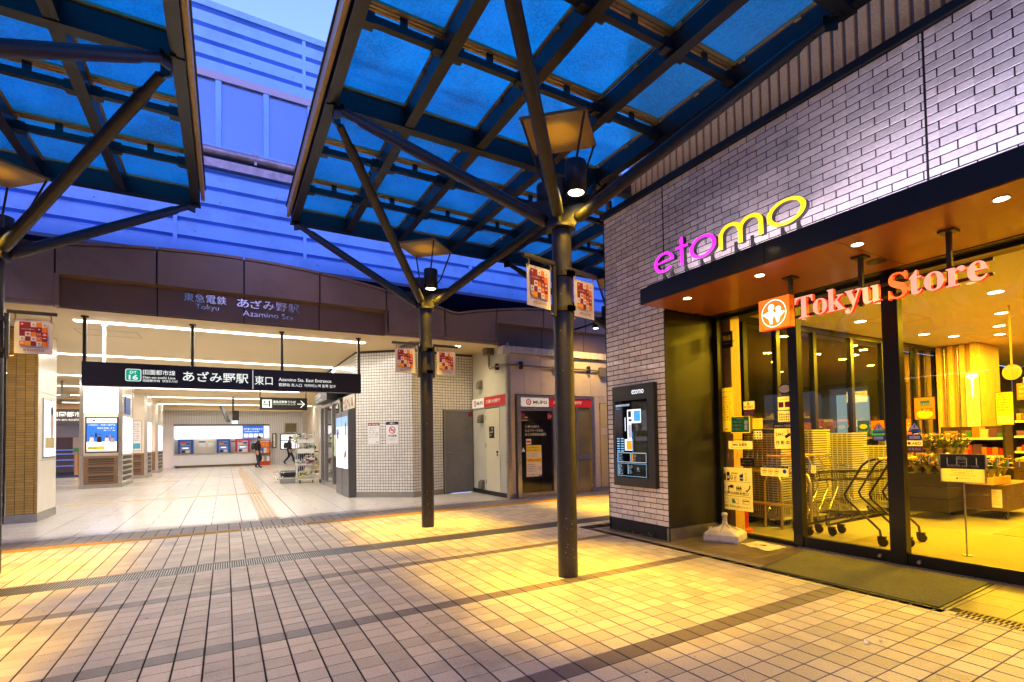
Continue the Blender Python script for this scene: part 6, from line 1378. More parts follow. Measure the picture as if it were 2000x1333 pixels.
pn = Panel((-3.25, 26.19, 1.1), (1, 0, 0), lift=0.003); pn.rect(0, 0.4, 0, 1.2, MATS['grey']); pn.rect(0.02, 0.38, 0.02, 1.18, MATS['white'], 2); pn.lines(0.04, 0.36, 0.35, 1.1, 8, K, layer=3); pn.rect(0.05, 0.35, 0.08, 0.3, SKYP, 3); pn.build('poster_print', t)
t = pillar2(-3.7, -2.73, 30.6, 32.9, 'third square hall pillar near the ticket machines', False)
# ---------------------------------------------------------------- ticket machine wall
TW = mat('white_tile_wall', (0.72, 0.72, 0.72), 0.3, var=0.03)
q = MB(); q.box(-12, -2.5, 36.0, 36.4, 0, 3.4); q.box(2.25, 12, 36.0, 36.4, 0, 3.4); q.box(-2.5, 2.25, 36.0, 36.4, 2.45, 3.4); q.box(-2.5, 2.25, 36.5, 36.6, 0, 2.5); q.box(-2.5, 2.25, 35.85, 36.5, 0.12, 0.72)
wt = struct('ticket_wall', q, TW)
q = MB()
for i in range(60): x = -3.0+i*0.12; q.box(x, x+0.012, 35.995, 36.0, 2.46, 3.35); 
for i in range(24): x = 2.3+i*0.12; q.box(x, x+0.012, 35.995, 36.0, 0.1, 2.45)
part('tile_joints', q, MATS['grey'], wt, 'stuff')
q = MB(); q.box(-2.5, 2.25, 35.80, 36.5, 0.72, 0.78); part('counter_top', q, STAIN, wt)
q = MB(); q.box(-2.2, 2.2, 35.9, 36.1, 0, 0.12); part('kick', q, MATS['louvre_brown'], wt)
q = MB(); q.box(-2.5, 2.25, 35.9, 36.05, 2.38, 2.46); part('lintel', q, MATS['case_grey'], wt)
for i, (a, b) in enumerate(((-2.45, -1.13), (-1.10, 0.82), (0.85, 1.95), (1.97, 2.2))):
    m = PB if i == 2 else LBX
    t = thing('fare_board', ['leftmost bright fare map board over the ticket machines', 'wide bright fare map board over the middle ticket machines', 'blue notice board with white boxes over the pink machine', 'narrow bright board right of the blue notice board'][i], 'board', (a, 36.1, 1.62)); q = MB(); q.box(a, b, 36.05, 36.3, 1.63, 2.36); part('light_box', q, m, t)
    pn = Panel((a, 36.045, 1.63), (1, 0, 0), lift=0.004); w = b-a
    if i == 2: pn.text('お客様へのお知らせ', 0.05, 0.5, PW, w=w*0.9, h=0.1, bold=0.02); pn.text('列車運行情報', 0.08, 0.36, PW, w=w*0.7, h=0.08); [pn.rect(0.05+0.26*k_, 0.27+0.26*k_, 0.05, 0.27, PW) for k_ in range(4)]
    else: pn.text('きっぷ運賃表', w*0.1, 0.6, mat('faint', (0.4, 0.55, 0.5), 0.5), w=w*0.4, h=0.05); pn.text('横浜', w*0.08, 0.2, MATS['faint'], h=0.06)
    pn.build('print', t)
for i, (a, b, m) in enumerate(((-2.2, -1.72, MATS['blue']), (-0.35, 0.1, MATS['blue']), (0.58, 1.1, mat('machine_pink', (0.55, 0.03, 0.15), 0.4)))):
    t = thing('ticket_machine', ['leftmost blue ticket machine in the counter wall', 'middle blue ticket machine in the counter wall', 'dark pink ticket machine in the counter wall'][i], 'ticket machine', (a, 36.2, 0.78))
    q = MB(); q.box(a-0.12, b+0.12, 36.12, 36.45, 0.78, 1.6); part('body', q, m, t)
    q = MB(); q.box(a, b, 36.05, 36.12, 0.80, 1.2); q.box(a, b, 36.05, 36.12, 1.24, 1.48); part('fascia', q, MATS['grey'] if i < 2 else MATS['cream'], t)
    pn = Panel((a, 36.045, 0.8), (1, 0, 0), lift=0.004); w = b-a; pn.rect(0.06, w-0.06, 0.22, 0.38, PB); pn.rect(0.1, w-0.1, 0.28, 0.34, PW, 2); pn.rect(0.05, w*0.45, 0.04, 0.18, MATS['black']); pn.rect(w*0.55, w-0.05, 0.04, 0.18, MATS['cream']); pn.rect(0.02, w*0.5, 0.58, 0.66, MATS['red']); pn.rect(w*0.55, w-0.02, 0.5, 0.62, MATS['blue']); pn.build('print', t)
for i, x in enumerate((-1.35, -0.9, 0.25)):
    t = thing('counter_notice', ['notice on the counter wall right of the left blue machine', 'yellow headed notice between the blue ticket machines', 'notice between the blue and the pink machine'][i], 'notice', (x, 36.3, 1.1)); q = MB(); q.box(x, x+0.32, 36.4, 36.42, 1.15, 1.5); part('sheet', q, MATS['white'], t); q = MB(); q.box(x, x+0.32, 36.39, 36.4, 1.42, 1.5); part('heading', q, MATS['yellow' if i == 1 else 'brownprint'], t)
q = MB(); q.box(-2.5, 2.25, 36.44, 36.5, 0.78, 1.62); struct('machine_wall', q, CRM)
t = thing('leaflet_rack', 'red leaflet rack with posters at the right end of the counter', 'rack', (2.0, 35.7, 0))
q = MB(); q.box(1.72, 2.26, 35.5, 35.8, 0, 0.2); q.box(1.72, 1.75, 35.5, 35.8, 0.2, 1.5); q.box(2.23, 2.26, 35.5, 35.8, 0.2, 1.5)
for z in (0.2, 0.68, 1.06, 1.46): q.box(1.75, 2.23, 35.5, 35.8, z, z+0.03)
part('frame', q, mat('rack_red', (0.5, 0.04, 0.01), 0.4), t)
q = MB(); r_ = random.Random(1)
for z in (0.24, 0.72, 1.1):
    for k_ in range(3): x = 1.77+0.155*k_; q.box(x, x+0.14, 35.55, 35.6, z, z+0.3, r_.randint(0, 4))
part('leaflets', q, [MATS['white'], MATS['cream'], MATS['blue'], MATS['orange'], MATS['grey']], t, 'stuff')
for nm, lb, x0, x1, z0, z1, m in (('wall_notice', 'pale notice with a green strip on the tile pillar right of the counter', 2.40, 2.62, 1.0, 1.9, MATS['cream']), ('wall_screen', 'grey framed dark screen high on the far right wall', 3.06, 3.78, 1.92, 2.56, mat('screen_olive', (0.18, 0.15, 0.08), 0.2)), ('map_board', 'white station map board behind the second walker', 2.83, 3.95, 0.9, 1.87, PW)):
    t = thing(nm, lb, nm.split('_')[1], (x0, 35.95, z0)); q = MB(); q.box(x0, x1, 35.9, 35.98, z0, z1); part('frame', q, STAIN if 'screen' in nm else MATS['black'], t); q = MB(); q.box(x0+0.05, x1-0.05, 35.88, 35.9, z0+0.05, z1-0.05); part('face', q, m, t)
    if nm == 'map_board': q = MB(); q.box(x0, x1, 35.87, 35.88, (z0+z1)/2+0.05, (z0+z1)/2+0.09); part('bar', q, MATS['black'], t)
# ---------------------------------------------------------------- street seen at the far left
q = MB(); q.box(-14, -3.9, 33.99, 34.05, 2.6, 3.4); struct('side_beam', q, CEIL)
t = thing('street_sign', 'second dark station sign seen past the pillars at the far left', 'sign', (-6, 27, 2.3)); q = MB(); q.box(-6.9, -4.3, 26.5, 26.7, 2.15, 2.75); part('box', q, mat('sign_blue_grey', (0.04, 0.05, 0.09), 0.4), t); pn = Panel((-6.9, 26.49, 2.15), (1, 0, 0), lift=0.004); pn.text('田園都市線', 1.3, 0.3, SWH, w=1.1, h=0.2, bold=0.02); pn.text('Den-en-toshi Line', 1.3, 0.15, SWH, w=1.1, h=0.1); pn.build('lettering', t)
t = thing('street_sign', 'grey sign with an up arrow and yellow square at the far left', 'sign', (-5.4, 30, 1.8)); q = MB(); q.box(-6.6, -4.2, 30.0, 30.1, 1.72, 2.25); part('box', q, mat('sign_grey', (0.05, 0.08, 0.13), 0.4), t); pn = Panel((-6.6, 29.99, 1.72), (1, 0, 0), lift=0.004); pn.rect(2.0, 2.4, 0.05, 0.48, MATS['yellow']); pn.poly([(1.55, 0.28), (1.68, 0.42), (1.81, 0.28), (1.75, 0.28), (1.70, 0.33), (1.70, 0.1), (1.66, 0.1), (1.66, 0.33), (1.61, 0.28)], SWH); pn.build('lettering', t)
t = thing('guide_post', 'brown post with small signs at the far left street', 'post', (-5.9, 32, 0)); q = MB(); q.tube([(-5.85, 32, 0), (-5.85, 32, 2.2)], 0.11, 12); part('pole', q, BRT, t); q = MB(); q.box(-5.98, -5.72, 31.85, 31.9, 1.0, 2.0); part('plate', q, MATS['grey'], t); q = MB(); q.box(-5.96, -5.74, 31.83, 31.85, 1.05, 1.25); part('green_plate', q, MATS['green'], t)
t = thing('street_railing', 'street railing with a painted blue glow at the far left', 'railing', (-8, 36, 0)); RBL = mat('rail_blue_glow', (0.15, 0.3, 0.7), 0.4, emit=(0.1, 0.25, 0.9), es=0.25)  # blue light is put into the bars as a faint glow
for z in (0.35, 0.65, 0.95, 1.15):
    q = MB(); q.tube([(-12, 35, z), (-4.2, 35, z)], 0.03, 8); part('bar', q, RBL, t)
for k_ in range(8):
    q = MB(); q.tube([(-12+k_*1.1, 35, 0), (-12+k_*1.1, 35, 1.15)], 0.03, 8); part('post', q, RBL, t)
q = MB(); q.box(-14, -3.9, 35.6, 35.8, 0, 3.4); struct('street_wall', q, mat('dusk_dark', (0.004, 0.008, 0.03), 0.5, var=0.6, vs=0.8))  # the dusk outside is put into the dark wall colour

q = MB(); q.box(-14, -4.6, 29.5, 36, -0.003, 0.001); struct('dusk_floor_sheet', q, mat('street_dusk', (0.03, 0.04, 0.09), 0.5, var=0.4, vs=2))  # dark sheet laid over the floor, dusk painted into its colour
# ---------------------------------------------------------------- bank kiosk right of the grey door
KW = mat('kiosk_panel', (0.60, 0.50, 0.42), 0.35, var=0.05, vs=4, dirt=0.25, ds=2.5); KG = mat('kiosk_side', (0.55, 0.55, 0.45), 0.35, var=0.04, vs=4, dirt=0.2, ds=2)
t = thing('bank_kiosk', 'pale panelled bank cash machine kiosk with red signs', 'kiosk', (6.3, 9.95, 0))
q = MB(); q.box(5.24, 5.40, 10.0, 11.97, 0, 3.33); q.box(5.24, 9.6, 10.45, 10.5, 0, 3.3) ; q.box(5.40, 9.6, 10.0, 10.4, 2.26, 3.28); part('core', q, mat('kiosk_core', (0.15, 0.12, 0.08), 0.6), t)
xs_ = [5.17, 5.57, 6.0, 6.46, 6.92, 7.38, 7.85, 8.3, 8.8, 9.5]
for a, b in zip(xs_[:-1], xs_[1:]):
    q = MB(); q.box(a+0.003, b-0.003, 9.95, 10.0, 2.262, 3.14); part('front_panel', q, KW, t)
q = MB(); q.box(5.17, 5.33, 9.95, 10.0, 0.1, 2.256); part('front_panel', q, KW, t)
q = MB(); q.box(7.47, 7.62, 9.95, 10.0, 0.1, 2.256); part('front_panel', q, KW, t)
q = MB(); q.box(7.66, 8.6, 9.955, 10.0, 0.1, 2.1); part('meter_door', q, mat('meter_door', (0.6, 0.48, 0.24), 0.4, var=0.05), t)
q = MB(); q.box(8.6, 9.5, 9.95, 10.0, 0.1, 2.256); q.box(7.625, 8.6, 9.95, 10.0, 2.11, 2.256); part('front_panel', q, KW, t)
q = MB(); q.box(5.15, 9.6, 9.96, 10.02, 0.0, 0.10); part('skirting', q, BASE, t)
q = MB(); q.box(5.08, 9.6, 9.86, 10.3, 3.145, 3.29); part('coping', q, mat('stained_coping', (0.5, 0.46, 0.42), 0.6, var=0.35, vs=5, aniso=(5, 5, 0.6), dirt=0.5, ds=9), t)
q = MB(); q.box(5.04, 5.2, 9.9, 10.15, 3.12, 3.30); part('coping_end', q, KG, t)
q = MB(); q.box(5.14, 5.22, 9.93, 10.02, 0.0, 3.14); part('corner_trim', q, STAIN, t)
for a, b, z0, z1 in ((10.03, 10.44, 0.1, 2.02), (11.18, 11.9, 0.1, 2.02), (10.03, 11.9, 2.28, 3.39), (10.03, 11.9, 2.025, 2.275)):
    q = MB(); q.box(5.20, 5.24, a, b, z0, z1); part('side_panel', q, KG, t)
q = MB(); q.box(5.19, 5.24, 10.03, 11.93, 0, 0.10); part('side_skirting', q, MATS['black'], t)
dd = MB(); dd.box(5.195, 5.235, 10.455, 11.165, 0.05, 2.0); o = part('service_door', dd, mat('door_cream', (0.66, 0.63, 0.45), 0.35, var=0.04), t)
q = MB(); q.tube([(5.196, 10.56, 1.0), (5.17, 10.56, 1.0)], 0.025, 12); q.tube([(5.196, 10.56, 0.93), (5.18, 10.56, 0.93)], 0.02, 12); h_ = part('lock', q, MATS['black'], o)
for z in (1.75, 1.1, 0.25): q = MB(); q.box(5.185, 5.20, 11.15, 11.18, z, z+0.1); part('hinge', q, MATS['grey'], o)
t2 = thing('arrow_plate', 'small black plate with a white arrow on the cream service door', 'sign', (5.19, 10.85, 1.3)); q = MB(); q.box(5.188, 5.194, 10.72, 10.97, 1.315, 1.58); part('plate', q, MATS['black'], t2); pn = Panel((5.1875, 10.97, 1.315), (0, -1, 0)); pn.rect(0.04, 0.2, 0.13, 0.145, Wh); pn.rect(0.16, 0.175, 0.13, 0.22, Wh, 2); pn.poly([(0.13, 0.2), (0.205, 0.2), (0.168, 0.25)], Wh, 2); pn.text('EXIT', 0.04, 0.05, Wh, w=0.1); pn.build('print', t2)
for i, (y, z) in enumerate(((11.40, 2.50), (11.37, 1.68), (11.37, 0.12))):
    t2 = thing('vent_hood', ['upper grey vent hood on the kiosk side wall', 'middle grey vent hood left of the cream door', 'lowest grey vent hood near the ground on the kiosk side'][i], 'vent', (5.2, y, z), 'vent hoods on the kiosk side'); q = MB()
    prof = [(0.0, 0.0), (0.10, 0.0), (0.10, 0.10), (0.085, 0.16), (0.05, 0.2), (0, 0.21)]
    q.prism(prof, (5.20, y-0.09, z), (-1, 0, 0), (0, 0, 1), (0, 0.18, 0)); part('hood', q, mat('vent_grey', (0.15, 0.13, 0.11), 0.5), t2, bev=0.015)
SR = mat('sign_red', (0.35, 0.012, 0.015), 0.4, emit=(0.4, 0.01, 0.015), es=0.35); SWp = mat('sign_plain', (0.75, 0.72, 0.66), 0.4, emit=(0.8, 0.75, 0.65), es=0.3)
def mufg(pn, w, h):
    s_ = w*0.38; pn.rect(0, s_, 0, h, SWp); pn.rect(s_, w, 0, h, SR)
    pn.ring(s_*0.28, h/2, h*0.20, h*0.33, MATS['red'], 2); pn.circle(s_*0.28, h/2, h*0.1, MATS['red'], 2); pn.text('MUFG', s_*0.44, h*0.32, K, w=s_*0.5, h=h*0.36, bold=0.02)
    pn.text('三菱UFJ銀行', s_+w*0.06, h*0.3, Wh, w=w*0.42, h=h*0.42, bold=0.015)
t2 = thing('bank_sign', 'red and white MUFG sign on the side wall above the cream door', 'sign', (5.18, 10.95, 2.05)); q = MB(); q.box(5.17, 5.20, 10.08, 11.88, 2.045, 2.27); part('box', q, STAIN, t2); pn = Panel((5.1695, 11.88, 2.045), (0, -1, 0)); mufg(pn, 1.8, 0.225); pn.build('print', t2)
t2 = thing('bank_sign', 'red and white MUFG sign over the kiosk entrance', 'sign', (6.4, 9.9, 2.0)); q = MB(); q.box(5.44, 7.34, 9.90, 9.95, 1.99, 2.19); part('box', q, STAIN, t2); pn = Panel((5.44, 9.8995, 1.99), (1, 0, 0)); mufg(pn, 1.9, 0.2); pn.build('print', t2)
t2 = thing('bank_doors', 'steel framed glass entrance of the bank kiosk with notices', 'doors', (6.4, 9.93, 0))
q = MB(); q.box(5.35, 5.44, 9.88, 10.0, 0, 2.24); q.box(7.34, 7.43, 9.88, 10.0, 0, 2.24); q.box(5.44, 7.34, 9.88, 10.0, 2.19, 2.24); q.box(6.27, 6.37, 9.90, 10.0, 0, 1.985); q.box(5.44, 6.27, 9.91, 9.97, 0.0, 0.10); q.box(5.44, 6.27, 9.91, 9.97, 1.90, 1.985); q.box(6.92, 6.97, 9.9, 10.0, 0, 1.985); part('frame', q, STAIN, t2)
q = MB(); q.quad((5.44, 9.94, 0.1), (6.27, 9.94, 0.1), (6.27, 9.94, 1.9), (5.44, 9.94, 1.9)); part('glass_pane', q, glassmat('kiosk_glass', (0.75, 0.7, 0.55), 1.3), t2)
q = MB(); q.box(6.37, 6.92, 9.93, 9.96, 0, 1.985); q.box(6.97, 7.34, 9.93, 9.96, 0, 1.985); part('steel_leaf', q, mat('warm_steel', (0.5, 0.4, 0.18), 0.22, 0.75, var=0.5, vs=1.6), t2)
q = MB(); q.box(6.97, 7.34, 9.915, 9.93, 0.78, 0.9); part('push_bar', q, STAIN, t2)
pn = Panel((5.44, 9.934, 0.1), (1, 0, 0), lift=0.002)
pn.rect(0.14, 0.53, 0.35, 1.04, MATS['cream']); pn.rect(0.14, 0.53, 0.88, 1.04, MATS['yellow'], 2); pn.rect(0.14, 0.53, 0.66, 0.76, MATS['yellow'], 2); pn.text('6:00-24:00', 0.17, 0.685, MATS['red'], w=0.33, h=0.05, layer=3, bold=0.02); pn.lines(0.16, 0.5, 0.9, 1.02, 2, K, layer=3); pn.lines(0.16, 0.5, 0.78, 0.87, 3, K); pn.lines(0.16, 0.42, 0.45, 0.64, 4, K); pn.ring(0.475, 0.53, 0.025, 0.035, Rd, 3); pn.lines(0.16, 0.5, 0.36, 0.42, 1, K); pn.rect(0.45, 0.53, 0.355, 0.38, MATS['blue'], 3)
pn.rect(0.14, 0.27, 1.06, 1.18, MATS['cream']); pn.rect(0.15, 0.26, 1.1, 1.14, Rd, 2)
for i, s_ in enumerate(('三菱UFJ銀行', 'たまプラーザ支店', 'あざみ野駅前出張所')): pn.text(s_, 0.12, 1.42-0.085*i, Wh, w=0.36+0.09*i, h=0.055)
pn.rect(0.0, 0.12, 1.62, 1.76, MATS['darkred']); pn.rect(0.70, 0.83, 1.62, 1.76, MATS['darkred']); pn.text('注意', 0.72, 1.66, Wh, w=0.09, layer=3); pn.poly([(0.02, 0.9), (0.12, 0.9), (0.07, 1.0)], MATS['white']); pn.build('notices', t2)
q = MB(); q.box(5.5, 6.2, 10.30, 10.42, 0, 1.7); part('cash_machine', q, mat('atm_dark', (0.05, 0.045, 0.04), 0.4), t2)
q = MB()
for k_ in range(7): q.box(5.46, 5.9, 10.4, 10.41, 1.35+k_*0.07, 1.365+k_*0.07)
part('blind', q, mat('blind_glow', (0.7, 0.6, 0.35), 0.5, emit=(1, 0.8, 0.4), es=0.5), t2)
t2 = thing('meter_notice', 'small white notice at the right end of the kiosk', 'notice', (7.75, 9.95, 1.35)); q = MB(); q.box(7.70, 7.98, 9.95, 9.955, 1.36, 1.50); part('sheet', q, MATS['cream'], t2); pn = Panel((7.70, 9.9495, 1.36), (1, 0, 0)); pn.lines(0.02, 0.26, 0.02, 0.13, 3, K); pn.build('print', t2)
# conduit with junction boxes
t2 = thing('conduit', 'dark metal conduit with clamps running along the kiosk top', 'conduit', (5.1, 10.5, 3.0)); q = MB(); q.tube([(5.1, 10.75, 3.28), (5.1, 10.75, 2.95), (5.08, 10.65, 2.89), (5.08, 9.98, 2.89), (5.10, 9.90, 2.89), (5.2, 9.90, 2.89), (9.5, 9.90, 2.87)], 0.02, 10); q.tube([(5.15, 10.82, 3.28), (5.15, 10.80, 2.99), (5.13, 10.6, 2.92), (5.13, 10.02, 2.91)], 0.014, 8); part('pipe', q, MATS['vent_grey'], t2)
for x in (5.47, 6.4, 7.3): q = MB(); q.box(x-0.03, x+0.03, 9.87, 9.95, 2.81, 2.97); part('clamp', q, MATS['black'], t2)
q = MB()
q.box(5.06, 5.14, 10.3, 10.36, 2.82, 2.96); part('clamp', q, MATS['black'], t2)
q = MB(); q.box(5.02, 5.20, 10.68, 10.90, 3.22, 3.38); part('junction_box', q, MATS['vent_grey'], t2)
q = MB(); q.box(7.62, 7.82, 9.85, 9.95, 2.74, 2.96); part('junction_box', q, MATS['vent_grey'], t2)
q = MB(); q.box(3.3, 3.42, 10.5, 11.9, 3.30, 3.398); q.box(5.24, 9.6, 10.3, 12.1, 3.34, 3.5); struct('ceiling_bar', q, MATS['case_grey'])
q = MB(); q.box(5.22, 14, 11.97, 12.1, 0, 3.5); struct('rear_wall', q, MATS['dark_interior'])
# ---------------------------------------------------------------- merchandise carts and goods
CAG = mat('cage_wire', (0.6, 0.57, 0.45), 0.35, 0.6)
t = thing('cage_trolley', 'tall wire cage trolley of small goods in front of the side doors', 'trolley', (2.1, 18.6, 0))
q = MB(); x0, x1, y0, y1 = 1.93, 2.42, 18.3, 18.9
for x in (x0, x1):
    for y in (y0, y1): q.tube([(x, y, 0.1), (x, y, 1.65)], 0.014, 6)
for z in (0.15, 0.55, 0.62, 1.0, 1.07, 1.45): 
    for (a, b) in (((x0, y0), (x1, y0)), ((x1, y0), (x1, y1)), ((x1, y1), (x0, y1)), ((x0, y1), (x0, y0))): q.tube([(*a, z), (*b, z)], 0.008, 5)
for k_ in range(9):
    x = x0+(x1-x0)*k_/8; q.tube([(x, y0, 0.15), (x, y0, 0.55)], 0.005, 4); q.tube([(x, y0, 0.62), (x, y0, 0.78)], 0.005, 4); q.tube([(x, y1, 0.15), (x, y1, 1.5)], 0.005, 4)
part('cage', q, CAG, t)
q = MB(); q.box(x0, x1, y0, y1, 0.12, 0.15); q.box(x0, x1, y0, y1, 0.58, 0.6); part('deck', q, MATS['white'], t)
q = MB(); q.box(x0, x1, y0-0.02, y0, 0.95, 1.1); q.box(x0, x1, y0-0.02, y0, 1.28, 1.40); part('shelf_lip', q, MATS['white'], t)
q = MB()
for x in (x0+0.06, x1-0.06): q.tube([(x, y0+0.05, 0.05), (x+0.03, y0+0.05, 0.05)], 0.05, 10)
part('caster', q, MATS['black'], t)
def goods(name, label, x0, x1, y0, y1, z0, z1, n_, mats_, seed):
    r_ = random.Random(seed); q = MB()
    for k_ in range(n_):
        x, y, z = r_.uniform(x0, x1), r_.uniform(y0, y1), r_.uniform(z0, z1); s_ = r_.uniform(0.03, 0.07); a = r_.uniform(0, 3); dx = Vector((math.cos(a), math.sin(a), 0.3)).normalized(); dy = Vector((-dx.y, dx.x, 0)); dz = dx.cross(dy)
        q.obox((x, y, z), dx*s_, dy*s_*0.7, dz*s_*0.4, r_.randint(0, len(mats_)-1))
    o = part(name, q, mats_, None, 'stuff', None); return tag(o, label, 'goods')
goods('packed_goods', 'yellow and white packets on the lowest shelf of the cage trolley', 1.97, 2.38, 18.35, 18.8, 0.2, 0.36, 26, [MATS['yellow'], Wh, MATS['green'], MATS['cream']], 1)
goods('packed_goods', 'red and white shoes hung along the middle of the cage trolley', 1.95, 2.40, 18.28, 18.5, 0.62, 0.78, 22, [MATS['darkred'], Wh, MATS['grey']], 2)
goods('packed_goods', 'pale bundled goods on the top shelves of the cage trolley', 1.85, 2.40, 18.3, 18.8, 1.1, 1.6, 60, [MATS['cream'], MATS['grey'], Wh, MATS['green'], MATS['cream']], 3)
for i, (x, y, z, m) in enumerate(((1.70, 18.9, 0.0, 'grey'), (1.72, 19.0, 0.2, 'black'))):
    t = thing('crate', ['lower plastic wrapped grey crate beside the cage trolley', 'upper dark crate stacked beside the cage trolley'][i], 'crate', (x, y, z)); q = MB(); q.box(x-0.22, x+0.2, y-0.3, y+0.3, z, z+0.19); part('box', q, MATS[m], t, bev=0.02); q = MB(); q.box(x-0.23, x+0.21, y-0.31, y+0.31, z+0.15, z+0.165); part('rim', q, MATS['white'], t)
q = MB(); r_ = random.Random(6)
for k_ in range(40):
    c = Vector((1.45+r_.uniform(-.13, .15), 18.8+r_.uniform(-.2, .2), r_.uniform(0.02, 0.42))); q.add([c, c+Vector((r_.uniform(-.1, .1), r_.uniform(-.1, .1), r_.uniform(0, .08))), c+Vector((r_.uniform(-.1, .1), r_.uniform(-.1, .1), r_.uniform(-.08, 0)))], [(0, 1, 2)])
o = single('plastic_bag', q, glassmat('thin_plastic', (0.8, 0.8, 0.85), 3.0, 0.2), 'crumpled clear plastic wrap beside the crates in the hall', 'bag', (1.45, 18.8, 0))
t = thing('wire_trolley', 'low wire basket trolley beside the crouching worker', 'trolley', (2.6, 20.2, 0)); q = MB(); x0, x1, y0, y1 = 2.35, 2.9, 19.3, 19.9
for z in (0.12, 0.45, 0.85): 
    for (a, b) in (((x0, y0), (x1, y0)), ((x1, y0), (x1, y1)), ((x1, y1), (x0, y1)), ((x0, y1), (x0, y0))): q.tube([(*a, z), (*b, z)], 0.01, 5)
for k_ in range(8): x = x0+(x1-x0)*k_/7; q.tube([(x, y0, 0.12), (x, y0, 0.85)], 0.006, 4); q.tube([(x, y1, 0.12), (x, y1, 0.85)], 0.006, 4)
q.tube([(x1-0.1, y0, 0.85), (x1+0.15, y0-0.1, 0.1)], 0.02, 6); part('cage', q, CAG, t); q = MB(); q.tube([(x0, y0, 0.98), (x1-0.05, y0, 0.98)], 0.018, 8); part('handle', q, MATS['red'], t)
goods('packed_goods', 'green and pale goods in the low wire trolley', 2.4, 2.85, 19.4, 19.8, 0.2, 0.7, 40, [MATS['cream'], MATS['green'], MATS['yellow'], MATS['brownprint'], Wh], 5)

# ---------------------------------------------------------------- people
def body(name, verts, edges, root, z_bands, mats_, label, loc, extra=None, levels=2):
    """one continuous skinned figure; verts: (x,y,z,rx,ry) in metres local; faces coloured by a rule"""
    me = bpy.data.meshes.new('b'); me.from_pydata([v[:3] for v in verts], edges, []); ob = bpy.data.objects.new('b', me); C.objects.link(ob)
    sm = ob.modifiers.new('s', 'SKIN'); sm.use_smooth_shade = True
    for i, v in enumerate(verts):
        sv = me.skin_vertices[0].data[i]; sv.radius = (v[3]*1.2, v[4]*1.2); sv.use_root = (i == root)
    ss = ob.modifiers.new('u', 'SUBSURF'); ss.levels = levels; ss.render_levels = levels
    dg = bpy.context.evaluated_depsgraph_get(); m2 = bpy.data.meshes.new_from_object(ob.evaluated_get(dg)); bpy.data.objects.remove(ob)
    for m in mats_: 
        m2.materials.append(m)
    for p_ in m2.polygons: p_.material_index = z_bands(p_.center); p_.use_smooth = True
    o = bpy.data.objects.new(name, m2); C.objects.link(o); o.location = loc; WL[o.name] = Vector((0, 0, 0)); tag(o, label, 'person'); return o
SKIN = mat('skin', (0.45, 0.27, 0.19), 0.5); SUIT = mat('suit_black', (0.015, 0.015, 0.017), 0.8, var=0.2, vs=20); TRO = mat('trousers_navy', (0.012, 0.018, 0.05), 0.8); HAIR = mat('hair_black', (0.01, 0.009, 0.009), 0.6); SHOE = mat('shoe_black', (0.01, 0.01, 0.01), 0.35); NVJ = mat('jacket_navy', (0.02, 0.025, 0.05), 0.8); SKR = mat('coat_hem', (0.5, 0.33, 0.24), 0.6)
def hand(vs, es, wrist_i, w, d, fwd):
    """palm and five separate curled fingers from a wrist vertex"""
    w = Vector(w); d = Vector(d).normalized(); f = Vector(fwd).normalized(); s_ = d.cross(f).normalized()
    b = len(vs); vs.append((*(w+d*0.05), 0.018, 0.026)); es.append((wrist_i, b))
    for k_, (o_, L_) in enumerate(((-0.026, 0.030), (-0.009, 0.038), (0.009, 0.036), (0.025, 0.028))):
        p = w+d*0.085+f*o_; i = len(vs); vs.append((*p, 0.009, 0.009)); es.append((b, i)); p2 = p+d*L_+s_*0.012; vs.append((*p2, 0.008, 0.008)); es.append((i, i+1)); p3 = p2+d*L_*0.5+s_*0.024; vs.append((*p3, 0.006, 0.006)); es.append((i+1, i+2))
    p = w+d*0.045+f*0.04+s_*0.01; i = len(vs); vs.append((*p, 0.01, 0.01)); es.append((b, i)); vs.append((*(p+d*0.03+f*0.01+s_*0.015), 0.008, 0.008)); es.append((i, i+1))
